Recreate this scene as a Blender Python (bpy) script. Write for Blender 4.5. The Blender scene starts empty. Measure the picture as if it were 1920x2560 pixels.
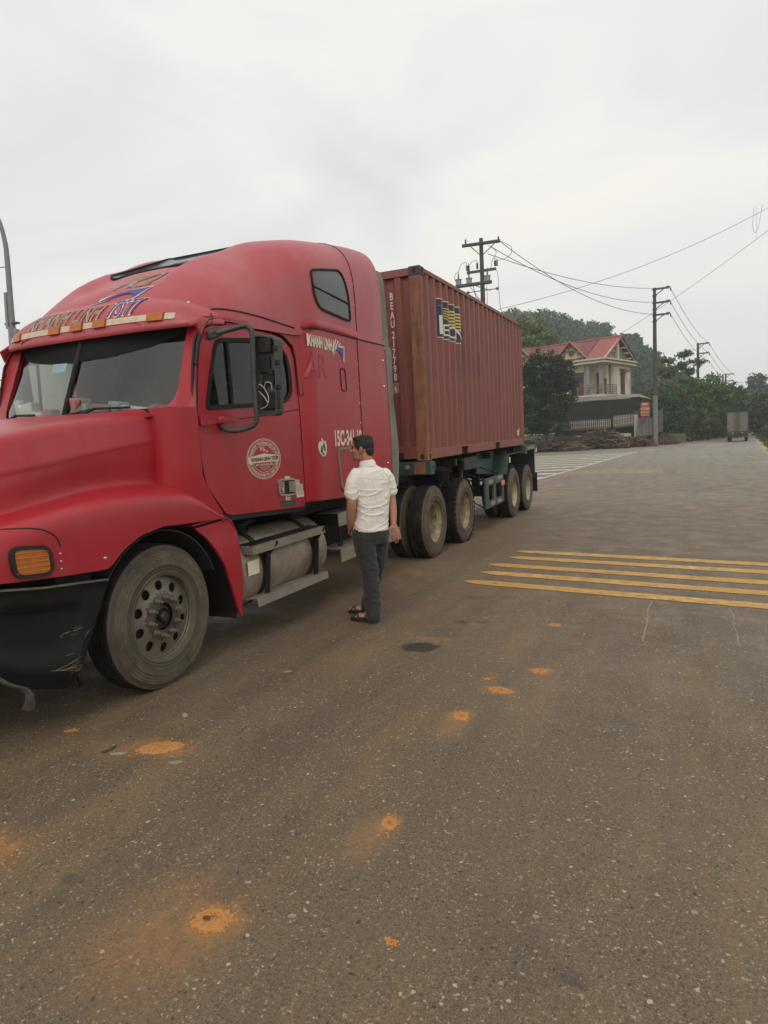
import bpy, bmesh, math, random
import numpy as np
from mathutils import Vector, Matrix
from mathutils.bvhtree import BVHTree
from mathutils.geometry import delaunay_2d_cdt
R = math.radians
random.seed(7)
scene = bpy.context.scene
COL = scene.collection

# ------------------------------------------------------------------ camera
cam_d = bpy.data.cameras.new('camera')
cam = bpy.data.objects.new('camera', cam_d)
COL.objects.link(cam)
scene.camera = cam
cam_d.sensor_fit = 'VERTICAL'
cam_d.sensor_height = 36.0
cam_d.lens = 36.0 * 1677.57 / 2560.0
cam_d.clip_start = 0.05
cam_d.clip_end = 3000
_r = Vector((0.91161493, 0.40820312, -0.04825389)).normalized()
_f = Vector((-0.41104147, 0.90580881, -0.10273908)).normalized()
_u = _r.cross(_f).normalized()
_r = _f.cross(_u)
cam.matrix_world = Matrix(((_r.x, _u.x, -_f.x, 3.2149), (_r.y, _u.y, -_f.y, -8.6256),
                           (_r.z, _u.z, -_f.z, 1.6511), (0, 0, 0, 1)))

# ------------------------------------------------------------------ render / colour
scene.view_settings.view_transform = 'Standard'
scene.view_settings.look = 'None'
scene.view_settings.exposure = 0.22
scene.view_settings.gamma = 1.0
scene.cycles.use_denoising = True
scene.cycles.max_bounces = 6
scene.cycles.diffuse_bounces = 3
scene.cycles.glossy_bounces = 3
scene.cycles.transparent_max_bounces = 12
scene.cycles.transmission_bounces = 4
scene.cycles.volume_bounces = 1
scene.cycles.sample_clamp_indirect = 6.0

# ------------------------------------------------------------------ sky: overcast over a Nishita base
SUN_EL, SUN_ROT = R(46), R(160)
world = bpy.data.worlds.new('World')
scene.world = world
world.use_nodes = True
wt = world.node_tree
wt.nodes.clear()
def wn(t, **k):
    n = wt.nodes.new(t)
    for a, b in k.items(): setattr(n, a, b)
    return n
w_out = wn('ShaderNodeOutputWorld')
sky = wn('ShaderNodeTexSky', sky_type='NISHITA', sun_disc=False)
sky.sun_elevation = SUN_EL; sky.sun_rotation = SUN_ROT; sky.dust_density = 4.0; sky.air_density = 1.5
bg1 = wn('ShaderNodeBackground'); bg1.inputs['Strength'].default_value = 0.1
bg2 = wn('ShaderNodeBackground'); bg2.inputs['Strength'].default_value = 1.0
wt.links.new(sky.outputs[0], bg1.inputs[0])
tc = wn('ShaderNodeTexCoord')
mp = wn('ShaderNodeMapping'); mp.inputs['Scale'].default_value = (1.0, 1.0, 2.6)
wt.links.new(tc.outputs['Generated'], mp.inputs[0])
nz = wn('ShaderNodeTexNoise'); nz.inputs['Scale'].default_value = 2.1; nz.inputs['Detail'].default_value = 5; nz.inputs['Roughness'].default_value = 0.5
nz.inputs['Distortion'].default_value = 0.6
wt.links.new(mp.outputs[0], nz.inputs[0])
cr = wn('ShaderNodeValToRGB')
cr.color_ramp.elements[0].position = 0.32; cr.color_ramp.elements[0].color = (0.69, 0.70, 0.685, 1)
cr.color_ramp.elements[1].position = 0.68; cr.color_ramp.elements[1].color = (0.93, 0.88, 0.80, 1)
e = cr.color_ramp.elements.new(0.5); e.color = (0.81, 0.81, 0.785, 1)
wt.links.new(nz.outputs[0], cr.inputs[0])
wt.links.new(cr.outputs[0], bg2.inputs[0])
mx = wn('ShaderNodeMixShader'); mx.inputs[0].default_value = 0.93
wt.links.new(bg1.outputs[0], mx.inputs[1]); wt.links.new(bg2.outputs[0], mx.inputs[2])
wt.links.new(mx.outputs[0], w_out.inputs[0])

sun_d = bpy.data.lights.new('sun', 'SUN')
sun_d.energy = 0.75; sun_d.angle = R(24); sun_d.color = (1.0, 0.95, 0.88)
sun = bpy.data.objects.new('sun', sun_d); COL.objects.link(sun)
# sky sun_rotation measured from +Y clockwise; soft light from the right of the road
sdir = Vector((math.sin(SUN_ROT) * math.cos(SUN_EL), math.cos(SUN_ROT) * math.cos(SUN_EL), math.sin(SUN_EL)))
sun.rotation_euler = (-sdir).to_track_quat('-Z', 'Y').to_euler()
sun.location = (0, 0, 60)

# ------------------------------------------------------------------ materials
MATS = {}
def mat(name, col, rough=0.6, metal=0.0, var=0.12, vscale=3.0, bump=0.0, bscale=60.0, dirt=None, dirt_amt=0.0,
        dscale=2.0, spec=0.5, attr=None, coat=0.0, dlo=0.45, dhi=0.7):
    if name in MATS: return MATS[name]
    m = bpy.data.materials.new(name); MATS[name] = m
    m.use_nodes = True
    nt = m.node_tree; N = nt.nodes; L = nt.links
    b = N['Principled BSDF']
    b.inputs['Roughness'].default_value = rough
    b.inputs['Metallic'].default_value = metal
    b.inputs['Specular IOR Level'].default_value = spec
    if coat: b.inputs['Coat Weight'].default_value = coat; b.inputs['Coat Roughness'].default_value = 0.25
    t = N.new('ShaderNodeTexCoord')
    n1 = N.new('ShaderNodeTexNoise'); n1.inputs['Scale'].default_value = vscale; n1.inputs['Detail'].default_value = 6
    n1.inputs['Roughness'].default_value = 0.65
    L.new(t.outputs['Object'], n1.inputs['Vector'])
    mr = N.new('ShaderNodeMapRange'); mr.inputs[1].default_value = 0.25; mr.inputs[2].default_value = 0.75
    mr.inputs[3].default_value = 1 - var; mr.inputs[4].default_value = 1 + var
    L.new(n1.outputs[0], mr.inputs[0])
    mul = N.new('ShaderNodeVectorMath'); mul.operation = 'SCALE'
    if attr:
        a = N.new('ShaderNodeAttribute'); a.attribute_name = attr
        L.new(a.outputs['Color'], mul.inputs[0])
    else:
        mul.inputs[0].default_value = col[:3]
    L.new(mr.outputs[0], mul.inputs['Scale'])
    outc = mul.outputs[0]
    if dirt is not None:
        n2 = N.new('ShaderNodeTexNoise'); n2.inputs['Scale'].default_value = dscale; n2.inputs['Detail'].default_value = 8
        n2.inputs['Roughness'].default_value = 0.7
        L.new(t.outputs['Object'], n2.inputs['Vector'])
        m2 = N.new('ShaderNodeMapRange'); m2.inputs[1].default_value = dlo; m2.inputs[2].default_value = dhi
        m2.inputs[3].default_value = 0.0; m2.inputs[4].default_value = dirt_amt
        L.new(n2.outputs[0], m2.inputs[0])
        mixc = N.new('ShaderNodeMix'); mixc.data_type = 'RGBA'
        L.new(m2.outputs[0], mixc.inputs['Factor']); L.new(outc, mixc.inputs['A'])
        mixc.inputs['B'].default_value = (*dirt, 1)
        outc = mixc.outputs['Result']
    L.new(outc, b.inputs['Base Color'])
    if bump:
        n3 = N.new('ShaderNodeTexNoise'); n3.inputs['Scale'].default_value = bscale; n3.inputs['Detail'].default_value = 4
        L.new(t.outputs['Object'], n3.inputs['Vector'])
        bp = N.new('ShaderNodeBump'); bp.inputs['Strength'].default_value = bump; bp.inputs['Distance'].default_value = 0.02
        L.new(n3.outputs[0], bp.inputs['Height']); L.new(bp.outputs[0], b.inputs['Normal'])
    return m

DUST = (0.19, 0.145, 0.10)
M_RED = mat('red_paint', (0.36, 0.012, 0.022), 0.36, var=0.12, vscale=1.6, spec=.5, dirt=(0.30, 0.045, 0.045), dirt_amt=0.4, dscale=1.1)
M_REDF = mat('faded_sheen_red_paint', (0.40, 0.052, 0.066), 0.42, spec=.5, var=0.10, vscale=1.3, dirt=(0.40, 0.10, 0.10), dirt_amt=0.5, dscale=0.9)  # sun-faded roof red, with pale sky sheen put into the colour
M_SEAM = mat('black_seam', (0.012, 0.011, 0.011), 0.7)
M_BLK = mat('black_plastic', (0.009, 0.0085, 0.008), 0.6, var=0.3, spec=.22, dirt=(0.035, 0.031, 0.027), dirt_amt=0.3, dscale=3.5, dlo=0.5, dhi=0.8, bump=0.15, bscale=30)
M_RUB = mat('rubber', (0.009, 0.0085, 0.008), 0.8, var=0.2, spec=.3, dirt=DUST, dirt_amt=0.15, dscale=6, bump=0.15, bscale=90)
M_SIDE = mat('dusty_sidewall', (0.115, 0.090, 0.062), 0.85, var=0.25, vscale=5, dirt=(0.035, 0.03, 0.026), dirt_amt=0.8, dscale=7, bump=0.12, bscale=60)
M_UNDER = mat('grimy_chassis', (0.008, 0.0075, 0.007), 0.8, var=0.3, spec=.25, dirt=(0.04, 0.032, 0.024), dirt_amt=0.4, dscale=5)
M_ALU = mat('dull_aluminium', (0.34, 0.30, 0.25), 0.48, metal=0.55, var=0.18, vscale=6, dirt=(0.20, 0.165, 0.12), dirt_amt=0.7, dscale=4, bump=0.05)
M_WHEEL = mat('dusty_wheel_alloy', (0.22, 0.19, 0.15), 0.5, metal=0.5, var=0.2, vscale=6, dirt=(0.13, 0.10, 0.075), dirt_amt=0.8, dscale=6)
M_TANK = mat('stained_tank', (0.40, 0.345, 0.27), 0.5, metal=0.45, var=0.22, vscale=2.5, dirt=(0.15, 0.115, 0.08), dirt_amt=0.75, dscale=3, dlo=0.4, dhi=0.72)
M_CHROME = mat('worn_chrome', (0.62, 0.58, 0.52), 0.25, metal=0.9, var=0.1)
M_AMBER = mat('amber_lens', (0.46, 0.13, 0.012), 0.3, var=0.15, vscale=30, dirt=(0.22, 0.10, 0.035), dirt_amt=0.5, dscale=20)
M_REFL = mat('cream_reflector', (0.62, 0.52, 0.40), 0.55, var=0.2, vscale=25, dirt=(0.42, 0.30, 0.20), dirt_amt=0.6, dscale=30)
M_WHITE = mat('white_lettering', (0.72, 0.66, 0.55), 0.6, var=0.1, vscale=20)
M_TAN = mat('tan_lettering', (0.30, 0.21, 0.14), 0.6, var=0.2, vscale=20)
M_NAVY = mat('navy_lettering', (0.045, 0.06, 0.24), 0.5, var=0.15, vscale=20)
M_CREAM = mat('cream_sticker', (0.66, 0.60, 0.46), 0.6, var=0.1, vscale=20)
M_STRIP = mat('grey_rubber_strip', (0.20, 0.19, 0.165), 0.8, var=0.25, vscale=4, dirt=(0.10, 0.085, 0.07), dirt_amt=0.6, dscale=7)
M_DIRTRIM = mat('sandy_rim', (0.36, 0.28, 0.17), 0.8, var=0.3, vscale=9, dirt=(0.12, 0.085, 0.05), dirt_amt=0.9, dscale=14)
M_GREEN = mat('trailer_green', (0.035, 0.070, 0.058), 0.5, var=0.25, vscale=3, dirt=(0.12, 0.12, 0.10), dirt_amt=0.5, dscale=4)
M_GREEND = mat('trailer_green_dark', (0.018, 0.030, 0.027), 0.6, var=0.25, vscale=3, dirt=(0.05, 0.05, 0.042), dirt_amt=0.4, dscale=4)
M_CONT = mat('container_red', (0.225, 0.066, 0.052), 0.55, var=0.12, vscale=1.5, dirt=(0.13, 0.045, 0.037), dirt_amt=0.55, dscale=1.4, bump=0.04, bscale=12)
M_CONTR = mat('container_rail', (0.24, 0.078, 0.055), 0.6, var=0.15, vscale=2, dirt=(0.28, 0.11, 0.045), dirt_amt=0.6, dscale=5, dlo=0.52)
M_RUST = mat('rusty_post', (0.21, 0.075, 0.048), 0.7, var=0.25, vscale=5, dirt=(0.33, 0.14, 0.045), dirt_amt=0.8, dscale=6, dlo=0.5, dhi=0.75, bump=0.1)
M_CAST = mat('dark_casting', (0.055, 0.042, 0.042), 0.65, var=0.25, vscale=8, dirt=(0.16, 0.08, 0.05), dirt_amt=0.5, dscale=8)
M_DARKIN = mat('dark_interior', (0.018, 0.016, 0.015), 0.85)
M_GREY = mat('mirror_shell', (0.050, 0.049, 0.045), 0.6, var=0.2, dirt=(0.11, 0.10, 0.085), dirt_amt=0.5, dscale=9)
M_TUBE = mat('mirror_tube', (0.045, 0.044, 0.042), 0.5, var=0.2, dirt=(0.10, 0.09, 0.08), dirt_amt=0.5, dscale=12)

def add_streaks(m, col, amt, sc=(5, 5, .5), lo=.52, hi=.75, nscale=1.0):
    nt = m.node_tree; N = nt.nodes; L = nt.links; b = N['Principled BSDF']; src = b.inputs['Base Color'].links[0].from_socket
    t = N.new('ShaderNodeTexCoord'); mp_ = N.new('ShaderNodeMapping'); mp_.inputs['Scale'].default_value = sc; n = N.new('ShaderNodeTexNoise'); n.inputs['Scale'].default_value = nscale; n.inputs['Detail'].default_value = 7; n.inputs['Roughness'].default_value = .7
    L.new(t.outputs['Object'], mp_.inputs[0]); L.new(mp_.outputs[0], n.inputs['Vector']); r = N.new('ShaderNodeMapRange')
    for i, v in enumerate((lo, hi, 0, amt)): r.inputs[i + 1].default_value = v
    L.new(n.outputs[0], r.inputs[0]); x = N.new('ShaderNodeMix'); x.data_type = 'RGBA'; L.new(r.outputs[0], x.inputs['Factor']); L.new(src, x.inputs['A']); x.inputs['B'].default_value = (*col, 1); L.new(x.outputs['Result'], b.inputs['Base Color'])
add_streaks(M_CONT, (.105, .036, .034), .75, (6, 6, .45)); add_streaks(M_CONT, (.33, .135, .10), .55, (14, 14, .8), .55, .72); add_streaks(M_CONT, (.24, .10, .04), .8, (9, 9, 9), .66, .74)
add_streaks(M_RUST, (.36, .17, .06), .8, (12, 12, 1.2), .5, .7); add_streaks(M_RUST, (.10, .035, .03), .8, (5, 5, 1.5), .55, .7)
add_streaks(M_RED, (.42, .12, .12), .28, (2.2, 2.2, .9), .5, .8); add_streaks(M_REDF, (.50, .20, .20), .35, (2.0, 2.0, 1.4), .45, .8)
add_streaks(M_BLK, (.07, .06, .05), .35, (2, 2, 16), .60, .76)
add_streaks(M_TANK, (.10, .075, .05), .7, (2, 3, 3), .5, .7)
def glass_mat(name, tint, refl=0.10, rough=0.04):
    m = bpy.data.materials.new(name); m.use_nodes = True
    nt = m.node_tree; N = nt.nodes; L = nt.links; N.clear()
    o = N.new('ShaderNodeOutputMaterial'); mx = N.new('ShaderNodeMixShader')
    tr = N.new('ShaderNodeBsdfTransparent'); tr.inputs[0].default_value = (*tint, 1)
    gl = N.new('ShaderNodeBsdfGlossy'); gl.inputs['Roughness'].default_value = rough; gl.inputs[0].default_value = (.95, .95, .93, 1)
    fr = N.new('ShaderNodeFresnel'); fr.inputs[0].default_value = 1.5
    ad = N.new('ShaderNodeMath'); ad.operation = 'MULTIPLY_ADD'; ad.inputs[1].default_value = 1.0; ad.inputs[2].default_value = refl
    ad.use_clamp = True
    L.new(fr.outputs[0], ad.inputs[0]); L.new(ad.outputs[0], mx.inputs[0]); L.new(tr.outputs[0], mx.inputs[1]); L.new(gl.outputs[0], mx.inputs[2])
    L.new(mx.outputs[0], o.inputs[0])
    return m
M_WS = glass_mat('windshield_glass', (0.78, 0.83, 0.76), 0.045)
M_WG = glass_mat('side_glass', (0.42, 0.44, 0.41), 0.0)

# ------------------------------------------------------------------ object helpers
TH, H0 = 0.0125, 1.375          # truck frame: pitched a little against the road
def t2w(p):
    c, s = math.cos(TH), math.sin(TH)
    return (p[0], c * p[1] - s * p[2], s * p[1] + c * p[2] + H0)
ORG = {}
def thing(name, label, cat, org=(0, 0, 0), frame='W', group=None, rz=0.0):
    o = bpy.data.objects.new(name, None); COL.objects.link(o)
    o.empty_display_size = 0.3
    if frame == 'T':
        o.location = t2w(org); o.rotation_euler = (TH, 0, 0)
    else:
        o.location = org; o.rotation_euler = (0, 0, rz)
    o['label'] = label; o['category'] = cat
    if group: o['group'] = group
    ORG[o.name] = Vector(org)
    return o
def tag(o, label, cat, group=None):
    o['label'] = label; o['category'] = cat
    if group: o['group'] = group
    return o
def kind(o, k): o['kind'] = k; return o
def root_of(o):
    while o.parent: o = o.parent
    return o
def copy_tree(o, parent=None):
    c = o.copy(); COL.objects.link(c); c.parent = parent
    for ch in [x for x in bpy.data.objects if x.parent == o]: copy_tree(ch, c)
    return c

class MB:
    def __init__(s): s.v = []; s.f = []; s.m = []
    def add(s, vs, fs, mi=0):
        b = len(s.v); s.v += [tuple(p) for p in vs]; s.f += [tuple(i + b for i in f) for f in fs]; s.m += [mi] * len(fs)
        return s
    def box(s, c, d, mi=0, rot=None):
        hx, hy, hz = d[0] / 2, d[1] / 2, d[2] / 2
        vs = [Vector((x * hx, y * hy, z * hz)) for x in (-1, 1) for y in (-1, 1) for z in (-1, 1)]
        if rot is not None: vs = [rot @ v for v in vs]
        vs = [v + Vector(c) for v in vs]
        return s.add(vs, [(0, 1, 3, 2), (4, 6, 7, 5), (0, 4, 5, 1), (2, 3, 7, 6), (0, 2, 6, 4), (1, 5, 7, 3)], mi)
    def bx(s, x0, x1, y0, y1, z0, z1, mi=0):
        return s.box(((x0 + x1) / 2, (y0 + y1) / 2, (z0 + z1) / 2), (abs(x1 - x0), abs(y1 - y0), abs(z1 - z0)), mi)
    def tube(s, pts, r, n=8, mi=0, cap=True):
        P = [Vector(p) for p in pts]
        rs = r if isinstance(r, (list, tuple)) else [r] * len(P)
        t0 = (P[1] - P[0]).normalized()
        up = Vector((0, 0, 1)) if abs(t0.z) < 0.9 else Vector((1, 0, 0))
        nrm = t0.cross(up).normalized()
        vs = []
        for i, p in enumerate(P):
            t = ((P[min(i + 1, len(P) - 1)] - P[max(i - 1, 0)])).normalized()
            nrm = (nrm - t * nrm.dot(t)).normalized(); bn = t.cross(nrm)
            for k in range(n):
                a = 2 * math.pi * k / n
                vs.append(p + (nrm * math.cos(a) + bn * math.sin(a)) * rs[i])
        fs = []
        for i in range(len(P) - 1):
            for k in range(n):
                a, b = i * n + k, i * n + (k + 1) % n
                fs.append((a, b, b + n, a + n))
        if cap:
            fs.append(tuple(reversed(range(n)))); fs.append(tuple(range((len(P) - 1) * n, len(P) * n)))
        return s.add(vs, fs, mi)
    def lathe(s, c, prof, n=48, mi=None, ax=(1, 0, 0), close=False):
        """prof: list of (radius, offset along axis[, material]); axis through c"""
        A = Vector(ax).normalized(); up = Vector((0, 0, 1)) if abs(A.z) < .9 else Vector((0, 1, 0))
        U = A.cross(up).normalized(); W = A.cross(U)
        vs = []
        for pr in prof:
            for k in range(n):
                a = 2 * math.pi * k / n
                vs.append(Vector(c) + A * pr[1] + (U * math.cos(a) + W * math.sin(a)) * pr[0])
        b = len(s.v); s.v += [tuple(p) for p in vs]
        m = len(prof)
        for i in range(m if close else m - 1):
            for k in range(n):
                j = (i + 1) % m
                s.f.append((b + i * n + k, b + j * n + k, b + j * n + (k + 1) % n, b + i * n + (k + 1) % n))
                s.m.append(prof[i][2] if len(prof[i]) > 2 else (mi or 0))
        return s
    def grid(s, rows, mi=0, closed=False, flip=False):
        """rows: list of equal-length point lists"""
        m = len(rows[0]); vs = [p for r in rows for p in r]; fs = []
        for i in range(len(rows) - 1):
            for k in range(m if closed else m - 1):
                a, b = i * m + k, i * m + (k + 1) % m
                q = (a, b, b + m, a + m)
                fs.append(q[::-1] if flip else q)
        return s.add(vs, fs, mi)
    def prism(s, poly, fn, h0, h1, mi=0):
        """poly: 2-D outline (ccw), fn(a,b,h) -> 3-D"""
        n = len(poly)
        vs = [fn(a, b, h0) for a, b in poly] + [fn(a, b, h1) for a, b in poly]
        fs = [tuple(range(n))[::-1], tuple(range(n, 2 * n))] + [(i, (i + 1) % n, (i + 1) % n + n, i + n) for i in range(n)]
        return s.add(vs, fs, mi)
    def mirror(s, cx=-1.22, both=True, join=False):
        if both and not join: s.pair = True; return s
        vs = [(2 * cx - x, y, z) for x, y, z in s.v]; fs = [f[::-1] for f in s.f]
        if both: b = len(s.v); s.v += vs; s.m += list(s.m); s.f += [tuple(i + b for i in f) for f in fs]
        else: s.v = vs; s.f = fs
        return s
    def move(s, d):
        s.v = [(x + d[0], y + d[1], z + d[2]) for x, y, z in s.v]; return s
    def build_each(s, nv, nf, name, mats, parent, smooth=35, bevel=0.0):
        for i in range(len(s.v) // nv):
            q = MB(); q.v = s.v[i * nv:(i + 1) * nv]; q.f = [tuple(j - i * nv for j in f) for f in s.f[i * nf:(i + 1) * nf]]; q.m = s.m[i * nf:(i + 1) * nf]
            q.build(name, mats, parent, smooth, bevel)
    def copy(s):
        k = MB(); k.v = list(s.v); k.f = list(s.f); k.m = list(s.m); return k
    def thick(s, t):
        """give the sheet thickness t against its vertex normals"""
        me = bpy.data.meshes.new('tmp'); me.from_pydata(s.v, [], s.f); me.update()
        nr = [v.normal.copy() for v in me.vertices]; bpy.data.meshes.remove(me)
        n = len(s.v)
        from collections import Counter
        ec = Counter()
        for f in s.f:
            for i in range(len(f)): ec[frozenset((f[i], f[(i + 1) % len(f)]))] += 1
        back = [tuple(Vector(p) - nr[i] * t) for i, p in enumerate(s.v)]
        nf, nm = [], []
        for f, m_ in zip(s.f, s.m):
            nf.append(tuple(i + n for i in f[::-1])); nm.append(m_)
            for i in range(len(f)):
                a, b = f[i], f[(i + 1) % len(f)]
                if ec[frozenset((a, b))] == 1: nf.append((b, a, a + n, b + n)); nm.append(m_)
        s.v += back; s.f += nf; s.m += nm
        return s
    def build(s, name, mats, parent=None, smooth=35, bevel=0.0, recalc=False):
        if getattr(s, 'pair', False):
            s.pair = False; tw = MB(); tw.v = [(2 * -1.22 - x, y, z) for x, y, z in s.v]; tw.f = [f[::-1] for f in s.f]; tw.m = list(s.m)
            o = s.build(name, mats, parent, smooth, bevel, recalc); tw.build(name, mats, parent, smooth, bevel, recalc); return o
        me = bpy.data.meshes.new(name)
        vs = s.v
        if parent is not None:
            o_ = ORG.get(root_of(parent).name)
            if o_ is not None: vs = [(x - o_.x, y - o_.y, z - o_.z) for x, y, z in vs]
        me.from_pydata(vs, [], s.f); me.validate(); me.update()
        if not isinstance(mats, (list, tuple)): mats = [mats]
        for m_ in mats: me.materials.append(m_)
        if len(mats) > 1 and len(me.polygons) == len(s.m): me.polygons.foreach_set('material_index', s.m)
        if recalc:
            b = bmesh.new(); b.from_mesh(me); bmesh.ops.recalc_face_normals(b, faces=b.faces); b.to_mesh(me); b.free()
        if smooth:
            me.polygons.foreach_set('use_smooth', [True] * len(me.polygons))
            me.set_sharp_from_angle(angle=R(smooth))
        o = bpy.data.objects.new(name, me); COL.objects.link(o)
        if parent is not None: o.parent = parent
        if bevel:
            md = o.modifiers.new('bevel', 'BEVEL'); md.width = bevel; md.segments = 2; md.limit_method = 'ANGLE'; md.angle_limit = R(40)
            md.harden_normals = False
        return o

def cr_(pts, n=8, closed=False):
    """Catmull-Rom through points (any dimension)"""
    P = [np.array(p, float) for p in pts]; out = []
    m = len(P); rng = range(m if closed else m - 1)
    for i in rng:
        p0 = P[(i - 1) % m] if closed or i > 0 else 2 * P[0] - P[1]
        p1, p2 = P[i], P[(i + 1) % m]
        p3 = P[(i + 2) % m] if closed or i + 2 < m else 2 * P[-1] - P[-2]
        for k in range(n):
            t = k / n
            out.append(tuple(0.5 * ((2 * p1) + (-p0 + p2) * t + (2 * p0 - 5 * p1 + 4 * p2 - p3) * t * t + (-p0 + 3 * p1 - 3 * p2 + p3) * t ** 3)))
    if not closed: out.append(tuple(P[-1]))
    return out
def rnd(poly, r, n=5):
    """round the corners of a 2-D polygon; r number or list"""
    out = []; m = len(poly)
    for i in range(m):
        p0, p1, p2 = Vector(poly[i - 1]), Vector(poly[i]), Vector(poly[(i + 1) % m])
        rr = r[i] if isinstance(r, (list, tuple)) else r
        d0, d1 = (p0 - p1), (p2 - p1)
        q = min(rr, d0.length * .49, d1.length * .49)
        if q < 1e-4: out.append(tuple(p1)); continue
        a, b = p1 + d0.normalized() * q, p1 + d1.normalized() * q
        for k in range(n + 1):
            t = k / n
            out.append(tuple(a * (1 - t) ** 2 + p1 * 2 * t * (1 - t) + b * t * t))
    return out
def inpoly(p, poly):
    x, y = p; c = False; n = len(poly); j = n - 1
    for i in range(n):
        xi, yi = poly[i][0], poly[i][1]; xj, yj = poly[j][0], poly[j][1]
        if (yi > y) != (yj > y) and x < (xj - xi) * (y - yi) / (yj - yi) + xi: c = not c
        j = i
    return c
def densify(poly, sp):
    out = []
    for i in range(len(poly)):
        a, b = Vector(poly[i]), Vector(poly[(i + 1) % len(poly)])
        k = max(1, int((b - a).length / sp))
        for t in range(k): out.append(tuple(a.lerp(b, t / k)))
    return out
def panel(outer, fn, holes=(), sp=0.08, mi=0, th=0.0, flip=False):
    """triangulated 2-D region mapped to 3-D by fn(a,b); faces towards +x for (y,z) regions"""
    outer = densify(outer, sp); holes = [densify(h, sp) for h in holes]
    V = [Vector(p) for p in outer]; E = [(i, (i + 1) % len(outer)) for i in range(len(outer))]
    for h in holes:
        b = len(V); V += [Vector(p) for p in h]; E += [(b + i, b + (i + 1) % len(h)) for i in range(len(h))]
    xs = [p[0] for p in outer]; ys = [p[1] for p in outer]
    x = min(xs) + sp * .5
    while x < max(xs):
        y = min(ys) + sp * .5
        while y < max(ys):
            q = (x, y)
            if inpoly(q, outer) and not any(inpoly(q, h) for h in holes):
                if all((Vector(q) - w).length > sp * .45 for w in V[:sum(len(h) for h in holes) + len(outer)]): V.append(Vector(q))
            y += sp
        x += sp
    vo, eo, fo, *_ = delaunay_2d_cdt(V, E, [], 0, 1e-5)
    fs = []
    for f in fo:
        c = sum((vo[i] for i in f), Vector((0, 0))) / len(f)
        if inpoly(c, outer) and not any(inpoly(c, h) for h in holes): fs.append(tuple(f[::-1]) if flip else tuple(f))
    k = MB(); k.add([fn(v[0], v[1]) for v in vo], fs, mi)
    if th: k.thick(th)
    return k
def frame_strip(loop, fn, w, h=0.012, closed=True):
    """raised strip of width w following a 2-D loop (e.g. seals)"""
    P = [Vector(p) for p in loop]; n = len(P); rows = []
    for i in range(n):
        a, b = P[i - 1] if (closed or i) else P[0], P[(i + 1) % n] if (closed or i < n - 1) else P[-1]
        t = (b - a).normalized(); nn = Vector((t.y, -t.x))
        o, q = P[i] + nn * w / 2, P[i] - nn * w / 2
        rows.append([fn(o.x, o.y, 0), fn(o.x, o.y, h), fn(q.x, q.y, h), fn(q.x, q.y, 0)])
    if closed: rows.append(rows[0])
    k = MB(); k.grid(rows); return k
def refine2d(t, step):
    me = bpy.data.meshes.new('t'); me.from_pydata([(a, b, 0) for a, b in t[0]], [], t[1]); b = bmesh.new(); b.from_mesh(me)
    for ax in (0, 1):
        vs_ = [v.co[ax] for v in b.verts]; q = math.floor(min(vs_) / step) * step + step
        while q < max(vs_):
            no = (1, 0, 0) if ax == 0 else (0, 1, 0); co_ = (q, 0, 0) if ax == 0 else (0, q, 0)
            bmesh.ops.bisect_plane(b, geom=b.verts[:] + b.edges[:] + b.faces[:], plane_co=co_, plane_no=no); q += step
    b.verts.index_update(); out = [(v.co.x, v.co.y) for v in b.verts], [tuple(v.index for v in f.verts) for f in b.faces], t[2] if len(t) > 2 else 0
    b.free(); bpy.data.meshes.remove(me); return out
FONT_CACHE = {}
def text2d(body, height=1.0, xs=1.0, shear=0.0, off=0.0, align='LEFT', space=1.0, width=None):
    """filled text as (verts2d, faces), cap height scaled to `height`; width rescales x to fit"""
    cu = bpy.data.curves.new('txt', 'FONT'); cu.body = body; cu.size = 1.0; cu.offset = off; cu.space_character = space
    cu.resolution_u = 3; cu.shear = shear
    o = bpy.data.objects.new('txt', cu); COL.objects.link(o)
    dg = bpy.context.evaluated_depsgraph_get(); dg.update()
    me = bpy.data.meshes.new_from_object(o.evaluated_get(dg))
    vs = [(v.co.x, v.co.y) for v in me.vertices]; fs = [tuple(p.vertices) for p in me.polygons]
    bpy.data.objects.remove(o); bpy.data.curves.remove(cu); bpy.data.meshes.remove(me)
    s = height / 0.73
    x0 = min(v[0] for v in vs); x1 = max(v[0] for v in vs)
    vs = [((x - x0) * s * xs, y * s) for x, y in vs]
    w = (x1 - x0) * s * xs
    if width: vs = [(x * width / w, y) for x, y in vs]; w = width
    if align == 'CENTER': vs = [(x - w / 2, y) for x, y in vs]
    return vs, fs, w
def decal(t, fn, mi=0, flip=False):
    vs, fs = t[0], t[1]
    k = MB(); k.add([fn(a, b) for a, b in vs], [f[::-1] if flip else f for f in fs], mi); return k
def caster(k, d, off=0.005):
    """project points along direction d onto MB k, returned off the surface"""
    bv = BVHTree.FromPolygons([Vector(v) for v in k.v], k.f); d = Vector(d).normalized()
    def go(p):
        h, nrm, i, dist = bv.ray_cast(Vector(p), d)
        if h is None:
            h2 = bv.find_nearest(Vector(p)); h, nrm = h2[0], h2[1]
        if nrm.dot(d) > 0: nrm = -nrm
        return tuple(h + nrm * off)
    return go
def sstep(a, b, x):
    t = min(1, max(0, (x - a) / (b - a))); return t * t * (3 - 2 * t)
def interp(x, xs, ys):
    return float(np.interp(x, xs, ys))
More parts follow.
